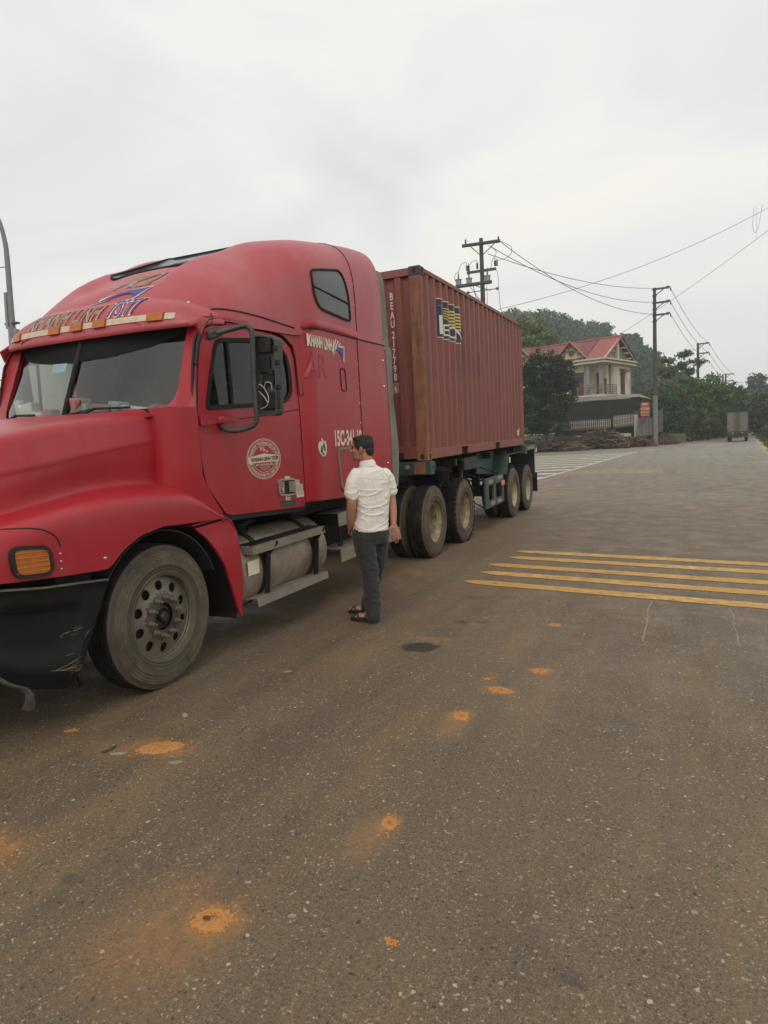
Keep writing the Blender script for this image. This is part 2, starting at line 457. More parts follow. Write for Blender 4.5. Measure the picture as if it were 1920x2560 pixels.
def smooth_interp(x, xs, ys):
    # monotone-ish smooth interpolation by Catmull-Rom on the table
    i = max(0, min(len(xs) - 2, int(np.searchsorted(xs, x)) - 1))
    x0, x1 = xs[i], xs[i + 1]; t = min(1, max(0, (x - x0) / (x1 - x0)))
    def m(j):
        if j <= 0: return (ys[1] - ys[0]) / (xs[1] - xs[0])
        if j >= len(xs) - 1: return (ys[-1] - ys[-2]) / (xs[-1] - xs[-2])
        return (ys[j + 1] - ys[j - 1]) / (xs[j + 1] - xs[j - 1])
    h = x1 - x0; t2, t3 = t * t, t ** 3
    return (2 * t3 - 3 * t2 + 1) * ys[i] + (t3 - 2 * t2 + t) * h * m(i) + (-2 * t3 + 3 * t2) * ys[i + 1] + (t3 - t2) * h * m(i + 1)
# ================================================================== TRACTOR (truck frame; near side x ~ 0, centre x = -1.22)
CX = -1.22
def gz(y): return -1.375 - 0.0125 * y          # road height in the truck frame
M_GREASE = mat('greasy_rim_centre', (.10, .085, .068), .5, metal=.4, var=.3, vscale=14)
def disc_panel(R0, holes, foff, sp, fn3):
    circ = [(R0 * math.cos(a), R0 * math.sin(a)) for a in np.linspace(0, 2 * math.pi, 48, endpoint=False)]
    hs = [[(cx + r * math.cos(a), cy + r * math.sin(a)) for a in np.linspace(0, 2 * math.pi, 14, endpoint=False)] for cx, cy, r in holes]
    return panel(circ, lambda a, b: fn3(a, b, foff(math.hypot(a, b))), hs, sp=sp)
def tyre_mb(X, y, z, s, W=0.275, RT=0.515, lugs=False, n=72):
    """X outer face, s=+1 when the outer face looks to +x"""
    pr = [(.287, -.03, 0), (.296, -.012, 0), (.32, -.004, 0), (.325, -.009, 2), (.345, -.004, 2), (.349, -.007, 2), (.37, .0, 0), (.376, -.003, 0), (.41, .0, 0), (.414, -.006, 0), (.43, -.005, 0), (.434, -.009, 0), (.45, -.008, 0), (.454, -.013, 0), (.468, -.014, 2), (.472, -.020, 2),
          (.492, -.026, 0), (.505, -.038, 1), (RT, -.052, 1)]
    g = [.078, .115, .152, .189] if not lugs else [.137]
    for q in g:
        pr += [(RT, -q + .008, 1), (RT - .014, -q + .005, 1), (RT - .014, -q - .005, 1), (RT, -q - .008, 1)]
    pr += [(RT, -W + .052, 1), (.505, -W + .038, 1), (.492, -W + .026, 0), (.45, -W + .008, 0), (.40, -W, 0), (.33, -W + .004, 0), (.287, -W + .03, 0)]
    k = MB(); k.lathe((X, y, z), [(r, s * o, m) for r, o, m in pr], n=n)
    if lugs:
        for i in range(40):
            a = 2 * math.pi * i / 40
            for sx in (-.045, -W + .045):
                c = Vector((X + s * (sx - .005), y + (RT + .002) * math.cos(a), z + (RT + .002) * math.sin(a)))
                rot = Matrix.Rotation(a, 3, 'X')
                k.box(c, (.075, .02, .05), 1, rot)
    zg = gz(y)
    v2 = []
    for p in k.v:
        d = zg - p[2]
        if d > -0.012:
            bul = max(0, (d + .012)) * .6 * (1 if p[0] > X - s * W / 2 else -1)
            p = (p[0] + bul, p[1], max(p[2], zg))
        v2.append(p)
    k.v = v2
    return k
M_SIDED = mat('dark_sidewall', (.06, .05, .040), .85, var=.25, vscale=6, dirt=(.13, .10, .07), dirt_amt=.5, dscale=9)
def front_wheel(par, X, y, z, s):
    w = bpy.data.objects.new('wheel', None); COL.objects.link(w); w.parent = par
    ty = tyre_mb(X, y, z, s).build('tyre', [M_SIDE, M_RUB, M_SIDED], w, 40, recalc=True)
    xr = X - s * .03
    rim = MB(); rim.lathe((xr, y, z), [(.288, -s * .05), (.303, -s * .012), (.304, s * .004), (.298, s * .006), (.288, -s * .012), (.279, -s * .03)], n=64)
    hl = [(.224 * math.cos(a), .224 * math.sin(a), .036) for a in np.linspace(.3, .3 + 2 * math.pi, 10, endpoint=False)] + [(0, 0, .098)]
    fo = lambda r: interp(r, [.09, .13, .165, .19, .25, .279], [.002, .002, -.004, -.018, -.026, -.03])
    d = disc_panel(.279, hl, fo, .028, lambda a, b, o: (xr + s * o, y + a, z + b))
    if s < 0: d.f = [f[::-1] for f in d.f]
    d.thick(.012); rim.add(d.v, d.f)
    for i_, f_ in enumerate(rim.f):
        c0 = sum((Vector(rim.v[q]) for q in f_), Vector()) / len(f_)
        if math.hypot(c0.y - y, c0.z - z) < .168: rim.m[i_] = 1
    rim.build('rim', [M_WHEEL, M_GREASE], w, 50)
    dk = MB(); dk.lathe((xr, y, z), [(.285, -s * .06), (.001, -s * .075)], n=32); dk.lathe((xr, y, z), [(.285, -s * .012), (.285, -s * .2)], n=32)
    dk.build('brake_drum', M_DARKIN, w)
    hub = MB()
    hub.lathe((xr, y, z), [(.088, -s * .055), (.085, -s * .02), (.06, -s * .012), (.056, -s * .03), (.038, -s * .03), (.036, s * .012), (.028, s * .022), (.0005, s * .022)], n=24)
    hub.build('hub', mat('greasy_hub', (.055, .047, .04), .45, metal=.5, var=.3, vscale=20), w)
    for a in np.linspace(.15, .15 + 2 * math.pi, 10, endpoint=False):
        nm = MB(); c = (xr, y + .135 * math.cos(a), z + .135 * math.sin(a))
        nm.lathe(c, [(.021, s * .002), (.020, s * .014), (.016, s * .016), (.016, s * .036), (.009, s * .038), (.009, s * .062), (.0005, s * .062)], n=8); nm.build('wheel_nut', M_WHEEL, w, 30)
    return w
M_RIMD = mat('dark_rusty_disc', (.07, .052, .036), .8, var=.35, vscale=12, dirt=(.22, .16, .09), dirt_amt=.6, dscale=16)
def dual_wheel(par, X, y, z, s, lugs=False, name='wheel', rmat=None):
    w = bpy.data.objects.new(name, None); COL.objects.link(w); w.parent = par
    tyre_mb(X, y, z, s, lugs=lugs).build('tyre', [M_SIDE, M_RUB, M_SIDED], w, 40, recalc=True)
    tyre_mb(X - s * .32, y, z, s, lugs=lugs, n=48).build('tyre', [M_SIDE, M_RUB, M_SIDED], w, 40, recalc=True)
    xr = X - s * .022
    rim = MB()
    rim.lathe((xr, y, z), [(.288, -s * .05), (.303, -s * .014), (.304, s * .002), (.297, s * .004), (.29, -s * .012), (.281, -s * .03), (.280, -s * .055), (.265, -s * .07), (.262, -s * .13), (.266, -s * .16), (.262, -s * .19), (.25, -s * .215, 1), (.20, -s * .228, 1), (.13, -s * .23, 1), (.125, -s * .20, 1), (.10, -s * .165, 1), (.09, -s * .16, 1), (.0005, -s * .155, 1)], n=56)
    rim.build('rim', [rmat or M_DIRTRIM, M_RIMD], w, 40)
    for a in (np.linspace(.15, .15 + 2 * math.pi, 10, endpoint=False) if s > 0 else ()):
        nm = MB(); nm.lathe((xr - s * .228, y + .155 * math.cos(a), z + .155 * math.sin(a)), [(.018, 0), (.016, s * .03), (.009, s * .032), (.009, s * .05), (.0005, s * .05)], n=6); nm.build('wheel_nut', M_RIMD, w, 30)
    return w

tr = thing('tractor_truck', 'red sleeper cab tractor truck with black bumper and faded domed roof, hauling the container trailer', 'truck', (CX, -5.05, gz(-5.05)), 'T')

# --- roof fairing: superellipse sections along y
RY  = [-4.62, -4.5, -4.35, -4.2, -4.0, -3.7, -3.4, -3.1, -2.8, -2.5, -2.1, -1.75, -1.45, -1.2]
RZT = [1.34, 1.42, 1.614, 1.778, 1.942, 2.085, 2.18, 2.28, 2.354, 2.425, 2.494, 2.545, 2.585, 2.61]
RW  = [.60, .80, .96, 1.03, 1.08, 1.11, 1.12, 1.13, 1.185, 1.19, 1.19, 1.19, 1.18, 1.165]
RZR = [1.30, 1.30, 1.30, 1.30, 1.32, 1.335, 1.34, 1.35, 1.40, 1.42, 1.42, 1.42, 1.42, 1.42]
RN  = [2.1, 2.1, 2.1, 2.1, 2.1, 2.37, 2.72, 3.74, 4.6, 4.76, 4.9, 5.2, 5.4, 5.5]
def roof_pt(y, th):
    w, zt, zr, n = (smooth_interp(y, RY, t) for t in (RW, RZT, RZR, RN))
    c, s_ = math.cos(th), math.sin(th)
    sx = w * math.copysign(abs(c) ** (2 / n), c); z = zr + (zt - zr) * abs(s_) ** (2 / n)
    # central scoop in the dome
    d = .11 * sstep(-4.36, -4.0, y) * (1 - sstep(-3.15, -2.72, y)) * (1 - sstep(.34, .60, abs(sx)))
    return (CX + sx, y, z - d)
THS = [math.pi * (i / 64) for i in range(65)]
# even out spacing along each superellipse
def roof_row(y, m=72):
    raw = [roof_pt(y, t) for t in np.linspace(0, math.pi, 700)]
    L_ = [0]
    for a, b in zip(raw, raw[1:]): L_.append(L_[-1] + math.dist(a, b))
    out = []
    for q in np.linspace(0, L_[-1], m):
        i = min(len(raw) - 1, int(np.searchsorted(L_, q))); out.append(raw[i])
    return out
ys = list(np.linspace(-4.58, -1.95, 58))
dome = MB(); dome.grid([roof_row(y) for y in ys], flip=True)
rowb = roof_row(-1.95); k0 = len(dome.v); dome.v += rowb; dome.f.append(tuple(range(k0, k0 + len(rowb)))[::-1]); dome.m.append(0)
roof = dome.build('roof_fairing', M_REDF, tr, 40)
# side extender behind the sleeper (open shell), one piece over the roof
ext = MB(); ext.grid([roof_row(y) for y in np.linspace(-1.944, -1.2, 12)], flip=True)
# cut back the upper rear corner like a swept edge
ext.thick(.03); ext.build('roof_extender', M_REDF, tr, 40)

# --- visor (projecting brow over the windshield)
def plan(k, th, a=1.085, b=.46, n=3.2, y0=-4.14):
    c, s_ = math.cos(th), math.sin(th)
    return CX + k * a * math.copysign(abs(c) ** (2 / n), c), y0 - k * b * abs(s_) ** (2 / n)
vrows = [(.70, 1.36), (.86, 1.315), (.965, 1.275), (.995, 1.262), (1.012, 1.272), (1.015, 1.292), (1.005, 1.312), (.994, 1.322), (.985, 1.345), (.958, 1.395), (.915, 1.435), (.85, 1.475), (.77, 1.51), (.66, 1.545), (.53, 1.575), (.38, 1.60), (.22, 1.61)]
VT = []
_raw = [plan(1, t) for t in np.linspace(0, math.pi, 900)]
_L = [0]
for a, b in zip(_raw, _raw[1:]): _L.append(_L[-1] + math.dist(a, b))
for q in np.linspace(0, _L[-1], 81): VT.append(np.linspace(0, math.pi, 900)[min(899, int(np.searchsorted(_L, q)))])
visor = MB()
rows = []
for k_, z in vrows:  # lip, face, top
    rows.append([(*plan(k_, t), z + .05 * (1 - abs(math.sin(t)) ** .6) * (1 if z < 1.33 else .4)) for t in VT])
rows = [[(p[0], p[1], p[2]) for p in r] for r in rows]
# carry the ends back to the door top
visor.grid(rows)
visor.build('sun_visor', M_REDF, tr, 50)

# lamps and cream reflector strips let into the visor face
vb = MB(); vb.grid(rows[6:16])
vcast = caster(vb, (0, 1, 0), .004)
def vis_piece(s0, s1, z0, z1, off, name, m, n=14):
    k = MB(); g = []
    for zz in np.linspace(z0, z1, 3):
        g.append([vcast((CX + s, -7, zz)) for s in np.linspace(s0, s1, n)])
    g = [[(p[0], p[1] - off, p[2]) for p in r] for r in g]
    base = [[(p[0], p[1] + .02, p[2]) for p in r] for r in g]
    k.grid([base[0], g[0], g[1], g[2], base[2]], flip=True)
    L_ = [r[0] for r in [base[0]] + g + [base[2]]]; Rr = [r[-1] for r in [base[0]] + g + [base[2]]]
    a = len(k.v); k.v += L_; k.f.append(tuple(range(a, a + 5))); a = len(k.v); k.v += Rr; k.f.append(tuple(range(a, a + 5))[::-1]); k.m += [0, 0]
    return k.build(name, m, tr, 30, recalc=True)
lz0, lz1 = 1.335, 1.392
for s0, s1 in ((-.905, -.83), (-.69, -.315), (-.18, -.07), (.07, .18), (.315, .69), (.83, .90)):
    vis_piece(s0, s1, lz0 + .006, lz1 - .004, .002, 'reflector_strip', M_REFL)
for sc in (-.76, -.248, 0, .248, .76):
    o = vis_piece(sc - .062, sc + .062, lz0, lz1 + .004, .016, 'marker_lamp', M_AMBER, 5)

# --- lettering on visor and dome
both = MB(); both.grid(rows[5:]); both.add(dome.v, dome.f)
fcast = caster(both, (0, 1, 0), .005); fcast2 = caster(both, (0, 1, 0), .008)
def front_text(body, s0, z0, h, width, slope, m_in, shear=.35, off=.014, name='lettering', rise=0.0):
    t0 = refine2d(text2d(body, h, width=width, shear=shear, off=off, space=1.06), .02); t1 = refine2d(text2d(body, h, width=width, shear=shear, off=.004, space=1.06), .02)
    # negative s is the far side; text reads left (far) to right (near)
    f0 = lambda a, b: fcast((CX + s0 + a, -7, z0 + b * 1.0 + slope * a))
    f1 = lambda a, b: fcast2((CX + s0 + a, -7, z0 + b * 1.0 + slope * a))
    k = decal(t0, f0); k2 = decal(t1, f1); k.add(k2.v, k2.f, 1)
    return k.build(name, [M_WHITE, m_in], tr, 0)
front_text('KHANH LINH', -.61, 1.402, .130, .86, 0, M_TAN, off=.03)
front_text('TSTI', .31, 1.405, .150, .27, 0, M_NAVY, off=.045)
front_text('KL', .07, 1.70, .17, .36, .03, M_TAN, off=.022)
def swoosh(pts, m, off):
    k = MB(); c = sum((Vector(p) for p in pts), Vector((0, 0))) / len(pts)
    pp = panel([tuple(p) for p in pts], lambda a, b: (fcast2 if off else fcast)((CX + a, -7, b)), sp=.02)
    return pp.build('swoosh_emblem', m, tr, 0)
up = cr_([(-.06, 1.535), (.06, 1.590), (.20, 1.640), (.36, 1.668), (.52, 1.680)], 5); lo = cr_([(.52, 1.680), (.46, 1.62), (.40, 1.555)], 4); lo2 = cr_([(.40, 1.555), (.385, 1.605), (.31, 1.628), (.19, 1.612), (.06, 1.570), (-.06, 1.535)], 4)
swoosh(up + lo[1:] + lo2[1:-1], M_WHITE, 0)
c_ = Vector((.24, 1.622)); sh = [tuple( c_ + Vector(((p[0] - c_.x) * .93, (p[1] - c_.y) * .82))) for p in up + lo[1:] + lo2[1:-1]]
swoosh(sh, M_NAVY, 1)
for i in range(4):
    a = Vector((.03 + .01 * i, 1.585 + .004 * i)); b = a + Vector((.03 + .045 * i, .050 + .005 * i))
    swoosh([tuple(a), tuple(a + Vector((.02, 0))), tuple(b)], M_WHITE, 0)

_sv = MB(); _sv.grid(rows[4:]); _sv.add(dome.v, dome.f); _bs = BVHTree.FromPolygons([Vector(v) for v in _sv.v], _sv.f)
def fcast_side(p):
    h = _bs.find_nearest(Vector((CX + p[0], p[1], p[2]))); return tuple(h[0] + Vector((.004, 0, .001)))
# --- skylight panel on the dome
def dz(s, y):
    th = None
    h = dome_bv.ray_cast(Vector((CX + s, y, 4)), Vector((0, 0, -1)))[0]
    return h.z
dome_bv = BVHTree.FromPolygons([Vector(v) for v in dome.v], dome.f)
skp = rnd([(-.46, -3.72), (-.40, -3.76), (.26, -3.64), (.34, -3.58), (.42, -2.9), (-.46, -2.9)], .03)
sk = panel(skp, lambda s, y: (CX + s, y, dz(s, y) + .012), sp=.08)
M_SKY = mat('skylight_glass', (.05, .055, .055), .12, var=.3, vscale=6, dirt=(.16, .16, .15), dirt_amt=.5, dscale=5)
sk.build('skylight', M_SKY, tr, 40)
fr = frame_strip(skp, lambda s, y, h: (CX + s, y, dz(s, y) + .002 + h), .018, .018); fr.build('skylight_frame', M_BLK, tr, 40)

# panel seams on the dome
def ring_seam(y, a0=0, a1=math.pi, r=.005, off=.001, dy=lambda z: 0):
    rr = roof_row(y, 60); pts = [(p[0] + (p[0] - CX) * .002, p[1] + dy(p[2]), p[2] + off) for p in rr]
    return MB().tube(pts, r, 6)
sm = ring_seam(-1.947); sm.build('panel_seam', M_SEAM, tr, 0)

# --- cab side surfaces
def X_side(y, z):
    """near-side skin x for cab door (front) and sleeper (rear)"""
    tum = .035 * max(0, z - .66)
    fr_ = sstep(-3.10, -2.97, y)
    cab = -.118 - .012 * sstep(-3.9, -4.6, y) - tum
    slp = -.03 - .0 * z
    return cab * (1 - fr_) + slp * fr_
def SF(y, z, o=0): return (X_side(y, z) + o, y, z)

# sleeper side with window opening
win = rnd([(-2.86, 1.955), (-2.72, 1.99)], 0)
slp_o = [(-3.085, -.212), (-1.95, -.262), (-1.95, 1.425), (-2.8, 1.43), (-3.085, 1.36)]
sp_ = panel(slp_o, lambda y, z: SF(y, z), sp=.09, th=.02, flip=False).mirror()
sp_.build('sleeper_side', M_RED, tr, 35)
# extender panels below the roof line, slightly swept rear edge
ex_o = [(-1.942, -.262), (-1.16, -.262), (-1.15, .4), (-1.17, 1.0), (-1.205, 1.425), (-1.942, 1.425)]
panel(ex_o, lambda y, z: (-.032, y, z), sp=.12, th=.025).mirror().build('side_extender', M_RED, tr, 35)
# grey rubber strip along its rear edge: crinkled
st = []
for i, z in enumerate(np.linspace(-.25, 2.30, 34)):
    y0 = interp(z, [-.3, .4, 1.0, 1.44, 2.25], [-1.17, -1.16, -1.18, -1.21, -1.215])
    xo = -.033 if z < 1.44 else min([p for p in roof_row(-1.21) if p[0] > CX], key=lambda p: abs(p[2] - z))[0] - .012
    wv = .05 * math.sin(z * 3.1 + 1) + .02 * math.sin(z * 9)
    wd = .17 + .03 * math.sin(z * 4.3)
    st.append([(xo, y0, z), (xo + .006 + .015 * wv, y0 + wd * .35, z), (xo - .012 + .02 * math.sin(z * 6), y0 + wd * .7, z), (xo + .01 * math.cos(z * 5), y0 + wd, z)])
MB().grid(st, flip=True).thick(.008).mirror().build('rubber_edge_strip', M_STRIP, tr, 60)
# rear wall and cab underside
bw = MB(); bw.bx(CX - 1.15, CX + 1.15, -1.985, -1.96, -.25, 1.5); bw.bx(CX - 1.13, CX + 1.13, -3.1, -1.97, -.25, -.225)
bw.bx(CX - 1.0, CX + 1.0, -4.6, -3.1, -.26, -.18)
bw.build('cab_floor', M_UNDER, tr, 0)

# belt/roof moulding ridge over the sleeper
rd = []
for y, z in [(-3.12, 1.375), (-3.08, 1.40), (-2.95, 1.435), (-2.8, 1.44), (-2.3, 1.436), (-1.955, 1.43)]:
    x = X_side(y, z); rd.append([(x - .004, y, z + .075), (x + .007, y, z + .05), (x + .011, y, z + .012), (x + .002, y, z)])
MB().grid(rd, flip=True).thick(.01).mirror().build('roof_moulding', M_RED, tr, 40)
MB().tube([(p[3][0] + .002, p[3][1], p[3][2] - .006) for p in rd], .007, 6).mirror().build('moulding_seam', M_SEAM, tr, 0)
MB().tube([(-.026, -1.94, 1.427), (-.026, -1.21, 1.427)], .006, 6).mirror().build('panel_seam', M_SEAM, tr, 0)
# rivet seam between sleeper and extender, with rivets
sm = MB().tube([(-.028, -1.946, -.26), (-.028, -1.946, 1.43)], .005, 6); sm.mirror().build('panel_seam', M_SEAM, tr, 0)
rv = MB()
for z in np.linspace(-.1, 2.2, 12):
    xx = roof_row(-1.965)[0][0] if z < 1.42 else min([p for p in roof_row(-1.965) if p[0] > CX], key=lambda p: abs(p[2] - z))[0]
    rv.lathe((xx - .001 + (.0 if z > 1.42 else .001), -1.968, z), [(.009, 0), (.008, .004), (.0005, .006)], n=8)
for z in (.05, .95, 1.25): rv.lathe((-.031, -1.28, z), [(.011, 0), (.009, .006), (.0005, .008)], n=8)
rv.build_each(24, 16, 'rivet', M_CHROME, tr, 40)

# sleeper side window (in the roof fairing) : dark tinted pane with rubber seal
near = MB(); near.add(dome.v, dome.f); near.add(sp_.v, sp_.f)
sc_ = caster(near, (-1, 0, 0), .004)
def SD(y, z, o=0.0):
    p = sc_((1.0, y, z)); return (p[0] + o, p[1], p[2])
wl = rnd([(-2.82, 1.985), (-2.70, 2.01), (-2.20, 2.10), (-2.10, 1.88), (-2.09, 1.60), (-2.16, 1.595), (-2.74, 1.635), (-2.82, 1.74)], [.06, .08, .10, .2, .05, .05, .10, .08], 6)
panel(wl, lambda a, b: SD(a, b), sp=.08).build('sleeper_window', mat('sleeper_window_glass', (.075, .078, .078), .16, var=.12), tr, 60)
frame_strip(wl, lambda a, b, h: SD(a, b, h), .02, .01).build('window_seal', M_RUB, tr, 50)
MB().tube([SD(-2.80, 1.83, .008), SD(-2.45, 1.80, .008), SD(-2.11, 1.77, .008)], .007, 6).build('window_bar', M_SEAM, tr, 50)

# body above the door (between door top and dome) with the long scooped recess
DOOR = [(-4.525, .148), (-4.545, .30), (-4.54, .64), (-4.484, .951), (-4.435, 1.134), (-4.36, 1.262), (-4.26, 1.305), (-4.06, 1.325), (-3.74, 1.328), (-3.45, 1.325), (-3.28, 1.30),
        (-3.16, 1.235), (-3.11, 1.12), (-3.10, .80), (-3.095, -.235), (-3.11, -.255), (-4.25, -.19), (-4.31, -.165), (-4.50, .06)]
over = [(-4.56, .90), (-4.50, 1.20), (-4.40, 1.36), (-4.1, 1.45), (-3.085, 1.45), (-3.085, 1.13)] 
def shrink(poly, d):
    c = Vector((-3.8, .5)); out = []
    P = [Vector(p) for p in poly]; n = len(P)
    for i in range(n):
        a, b, c2 = P[i - 1], P[i], P[(i + 1) % n]
        t1 = (b - a).normalized(); t2 = (c2 - b).normalized()
        nn = (Vector((t1.y, -t1.x)) + Vector((t2.y, -t2.x))).normalized()
        out.append(tuple(b - nn * d))
    return out
area = sum(DOOR[i][0] * DOOR[(i + 1) % len(DOOR)][1] - DOOR[(i + 1) % len(DOOR)][0] * DOOR[i][1] for i in range(len(DOOR)))
if area < 0: DOOR = DOOR[::-1]
DOORG = shrink(DOOR, -.018)         # opening, slightly larger
GL = rnd([(-4.435, .66), (-4.31, 1.03), (-4.235, 1.19), (-3.80, 1.235), (-3.39, 1.235), (-3.245, 1.17), (-3.20, 1.0), (-3.215, .80), (-3.33, .735), (-3.76, .695)], [.03, .1, .06, .1, .1, .12, .1, .08, .06, .2], 4)
door = panel(DOOR, lambda y, z: SF(y, z, .002), [GL], sp=.09, th=.025)
dn = door.build('door', M_RED, tr, 35)
# dark reveal ring round the door (seal in the gap)
frame_strip(DOORG, lambda y, z, h: (X_side(y, z) - .03 + h, y, z), .05, .018).mirror().build('door_seal', M_SEAM, tr, 50)
frame_strip(GL, lambda y, z, h: SF(y, z, -.005 + h), .035, .014).build('window_seal', M_RUB, dn, 50)
panel(GL, lambda y, z: SF(y, z, -.012), sp=.15).build('window', M_WG, dn, 50)
MB().tube([SF(-4.10, 1.215, 0), SF(-4.115, .675, 0)], .014, 6).build('window_divider', M_RUB, dn, 50)
# far door with its own window
fd = panel(DOOR, lambda y, z: (2 * CX - X_side(y, z), y, z), [GL], sp=.12, flip=True, th=.025)
fdo = fd.build('door', M_RED, tr, 35)
panel(GL, lambda y, z: (2 * CX - X_side(y, z) + .012, y, z), sp=.2, flip=True).build('window', glass_mat('far_glass', (.34, .37, .33), 0), fdo, 50)
MB().tube([(2 * CX - X_side(-4.1, 1), -4.10, 1.215), (2 * CX - X_side(-4.1, 1), -4.115, .675)], .014, 6).build('window_divider', M_RUB, fdo, 50)

def roof_x(y, z):
    w, zt, zr, n = (smooth_interp(y, RY, t) for t in (RW, RZT, RZR, RN)); q = min(1, max(0, (z - zr) / (zt - zr)))
    return CX + w * (1 - q ** n) ** (1 / n)
def HDX(y, z):
    t = sstep(1.31, 1.45, z) * (1 - sstep(-3.35, -3.1, y)); return X_side(y, z) * (1 - t) + min(X_side(y, z), roof_x(y, z) + .012) * t
def HDF(y, z): return (HDX(y, z) + .004, y, z)
# header panel above door
hd = [(-4.50, 1.215), (-4.42, 1.29)] 
HP = [(-4.585, .93), (-4.52, 1.17), (-4.42, 1.31), (-4.30, 1.42), (-4.0, 1.47), (-3.08, 1.47), (-3.08, .95)]
inner_cut = [(p[0], p[1]) for p in DOORG if p[1] > .93]
# ring between DOORG and header outline
mn = panel([(-4.47, 1.29), (-4.38, 1.345), (-4.2, 1.375), (-3.7, 1.385), (-3.06, 1.42), (-3.06, .80), (-3.082, .80), (-3.09, 1.13), (-3.14, 1.25), (-3.27, 1.322), (-3.45, 1.347), (-3.74, 1.35), (-4.06, 1.348), (-4.27, 1.327), (-4.385, 1.275), (-4.43, 1.20)], HDF, sp=.05, th=.02, flip=True)
mn.mirror().build('door_header', M_RED, tr, 35)
# scooped recess (air slot) in the header band: its shade drawn as a dark line
rc = rnd([(-4.19, 1.375), (-4.10, 1.435), (-3.72, 1.445), (-3.12, 1.415), (-3.12, 1.405), (-3.7, 1.385), (-4.12, 1.36)], .02, 3)
def HD(y, z, o=0): return (HDX(y, z) + o, y, z)
up_ = cr_([(-4.23, 1.395), (-4.16, 1.445), (-3.98, 1.455), (-3.6, 1.44), (-3.13, 1.41)], 5)
lo_ = cr_([(-4.23, 1.395), (-4.17, 1.365), (-3.95, 1.368), (-3.6, 1.372)], 5)
MB().tube([SD(y, z, .0) for y, z in up_], .006, 6).build('header_recess_shade', M_SEAM, tr, 50)
# black rain channel over the door
ch = cr_([(-4.52, .98), (-4.46, 1.16), (-4.37, 1.29), (-4.25, 1.345), (-4.0, 1.36), (-3.72, 1.362), (-3.42, 1.36), (-3.26, 1.335), (-3.14, 1.27), (-3.10, 1.20)], 4)
MB().tube([HD(y, z, .012) for y, z in ch], .013, 6).build('rain_channel', M_SEAM, tr, 50)
# black rubber strip behind the door
MB().tube([SF(-3.075, 1.09, .012), SF(-3.06, .80, .012)], .012, 6).build('trim_strip', M_SEAM, tr, 50)

# A-pillar and windshield: plan curve from centre to the door front edge
def ws_pt(s, t):
    """s signed half-width coordinate, t 0 bottom..1 top"""
    a = abs(s)
    yb = -4.80 + .02 * a + .17 * (a / .95) ** 2.3; yt = -4.52 + .02 * a + .14 * (a / .93) ** 2.3
    zb = .645 + .01 * a; zt = 1.32
    return (CX + s * (1 - .03 * t), yb * (1 - t) + yt * t, zb * (1 - t) + zt * t)
rows = []
for t in np.linspace(0, 1, 7): rows.append([ws_pt(s, t) for s in np.linspace(-.955, .955, 33)])
MB().grid(rows).build('windshield', M_WS, tr, 50)
WR = rnd([(-.93, .0), (.93, .0), (.93, 1.0), (-.93, 1.0)], [.16, .16, .02, .02], 8)
panel([(-.96, -.03), (.96, -.03), (.96, .25), (-.96, .25)], lambda s, t: (lambda p: (p[0], p[1] - .012, p[2]))(ws_pt(s, t)), [[(-.935, .15), (-.90, .065), (-.80, .03), (.80, .03), (.90, .065), (.935, .15), (.952, .26), (-.952, .26)]], sp=.08).build('windshield_corner', M_RED, tr, 60)
# black band over the top of the glass, shaped like a brow
bd = []
for s in np.linspace(-.95, .95, 41):
    t0 = interp(abs(s), [0, .35, .7, .87, .95], [.66, .68, .76, .86, .97])
    p0 = ws_pt(s, t0); p1 = ws_pt(s, (t0 + 1) / 2); p2 = ws_pt(s, 1.0); bd.append([(p[0], p[1] - .006, p[2]) for p in (p0, p1, p2)])
MB().grid(bd, flip=True).thick(.004).build('glass_top_band', mat('glass_top_band', (.016, .016, .018), .9, spec=.1), tr, 50)
for sx in (0,):
    MB().tube([(CX, ws_pt(0, 0)[1] - .008, .645), (CX, ws_pt(0, 1)[1] - .008, 1.32)], .022, 8).build('windshield_divider', M_RUB, tr, 50)
gk = MB().tube([(p[0], p[1] - .006, p[2]) for p in [ws_pt(s, 0) for s in np.linspace(-.95, .95, 25)]], .022, 8)
gk.build('windshield_gasket', M_RUB, tr, 50)
# pillars: skin from windshield edge round to the door front edge
pil = []
for t in np.linspace(-.02, 1, 12):
    p = ws_pt(.95, t); z = p[2]
    dy = interp(z, [p_[1] for p_ in [(-4.525, .148), (-4.545, .30), (-4.54, .64), (-4.484, .951), (-4.435, 1.134), (-4.36, 1.262), (-4.26, 1.34)]], [-4.525, -4.545, -4.54, -4.484, -4.435, -4.36, -4.26]) - .022
    q = (X_side(dy, z) + .004, dy, z)
    a = Vector(p); b = Vector(q); mid = Vector((q[0] - .035, p[1] + .012, z))
    pil.append([tuple(a * (1 - u) ** 2 + mid * 2 * u * (1 - u) + b * u * u) for u in np.linspace(0, 1, 7)])
MB().grid(pil, flip=False).thick(-.012).mirror().build('windshield_pillar', M_RED, tr, 50)
# cowl side panel between hood and door, below the windshield
cw = []
for z in np.linspace(-.16, .665, 14):
    dy = -4.565 if z > .15 else interp(z, [-.2, .06, .15], [-4.33, -4.52, -4.555])
    dy2 = dy
    x2 = X_side(-4.56, z) + .004
    a = Vector((CX + .87, -4.80, z)); b = Vector((x2, dy2, z)); mid = Vector((x2 - .02, -4.79, z))
    cw.append([tuple(a * (1 - u) ** 2 + mid * 2 * u * (1 - u) + b * u * u) for u in np.linspace(0, 1, 8)])
MB().grid(cw).thick(-.015).mirror().build('cowl_panel', M_RED, tr, 50, recalc=False)
MB().grid([[(CX + s, ws_pt(s, 0)[1] + .01, .640), (CX + s * .97, -4.86, .60)] for s in np.linspace(-.93, .93, 20)]).build('cowl_top', M_SEAM, tr, 50)

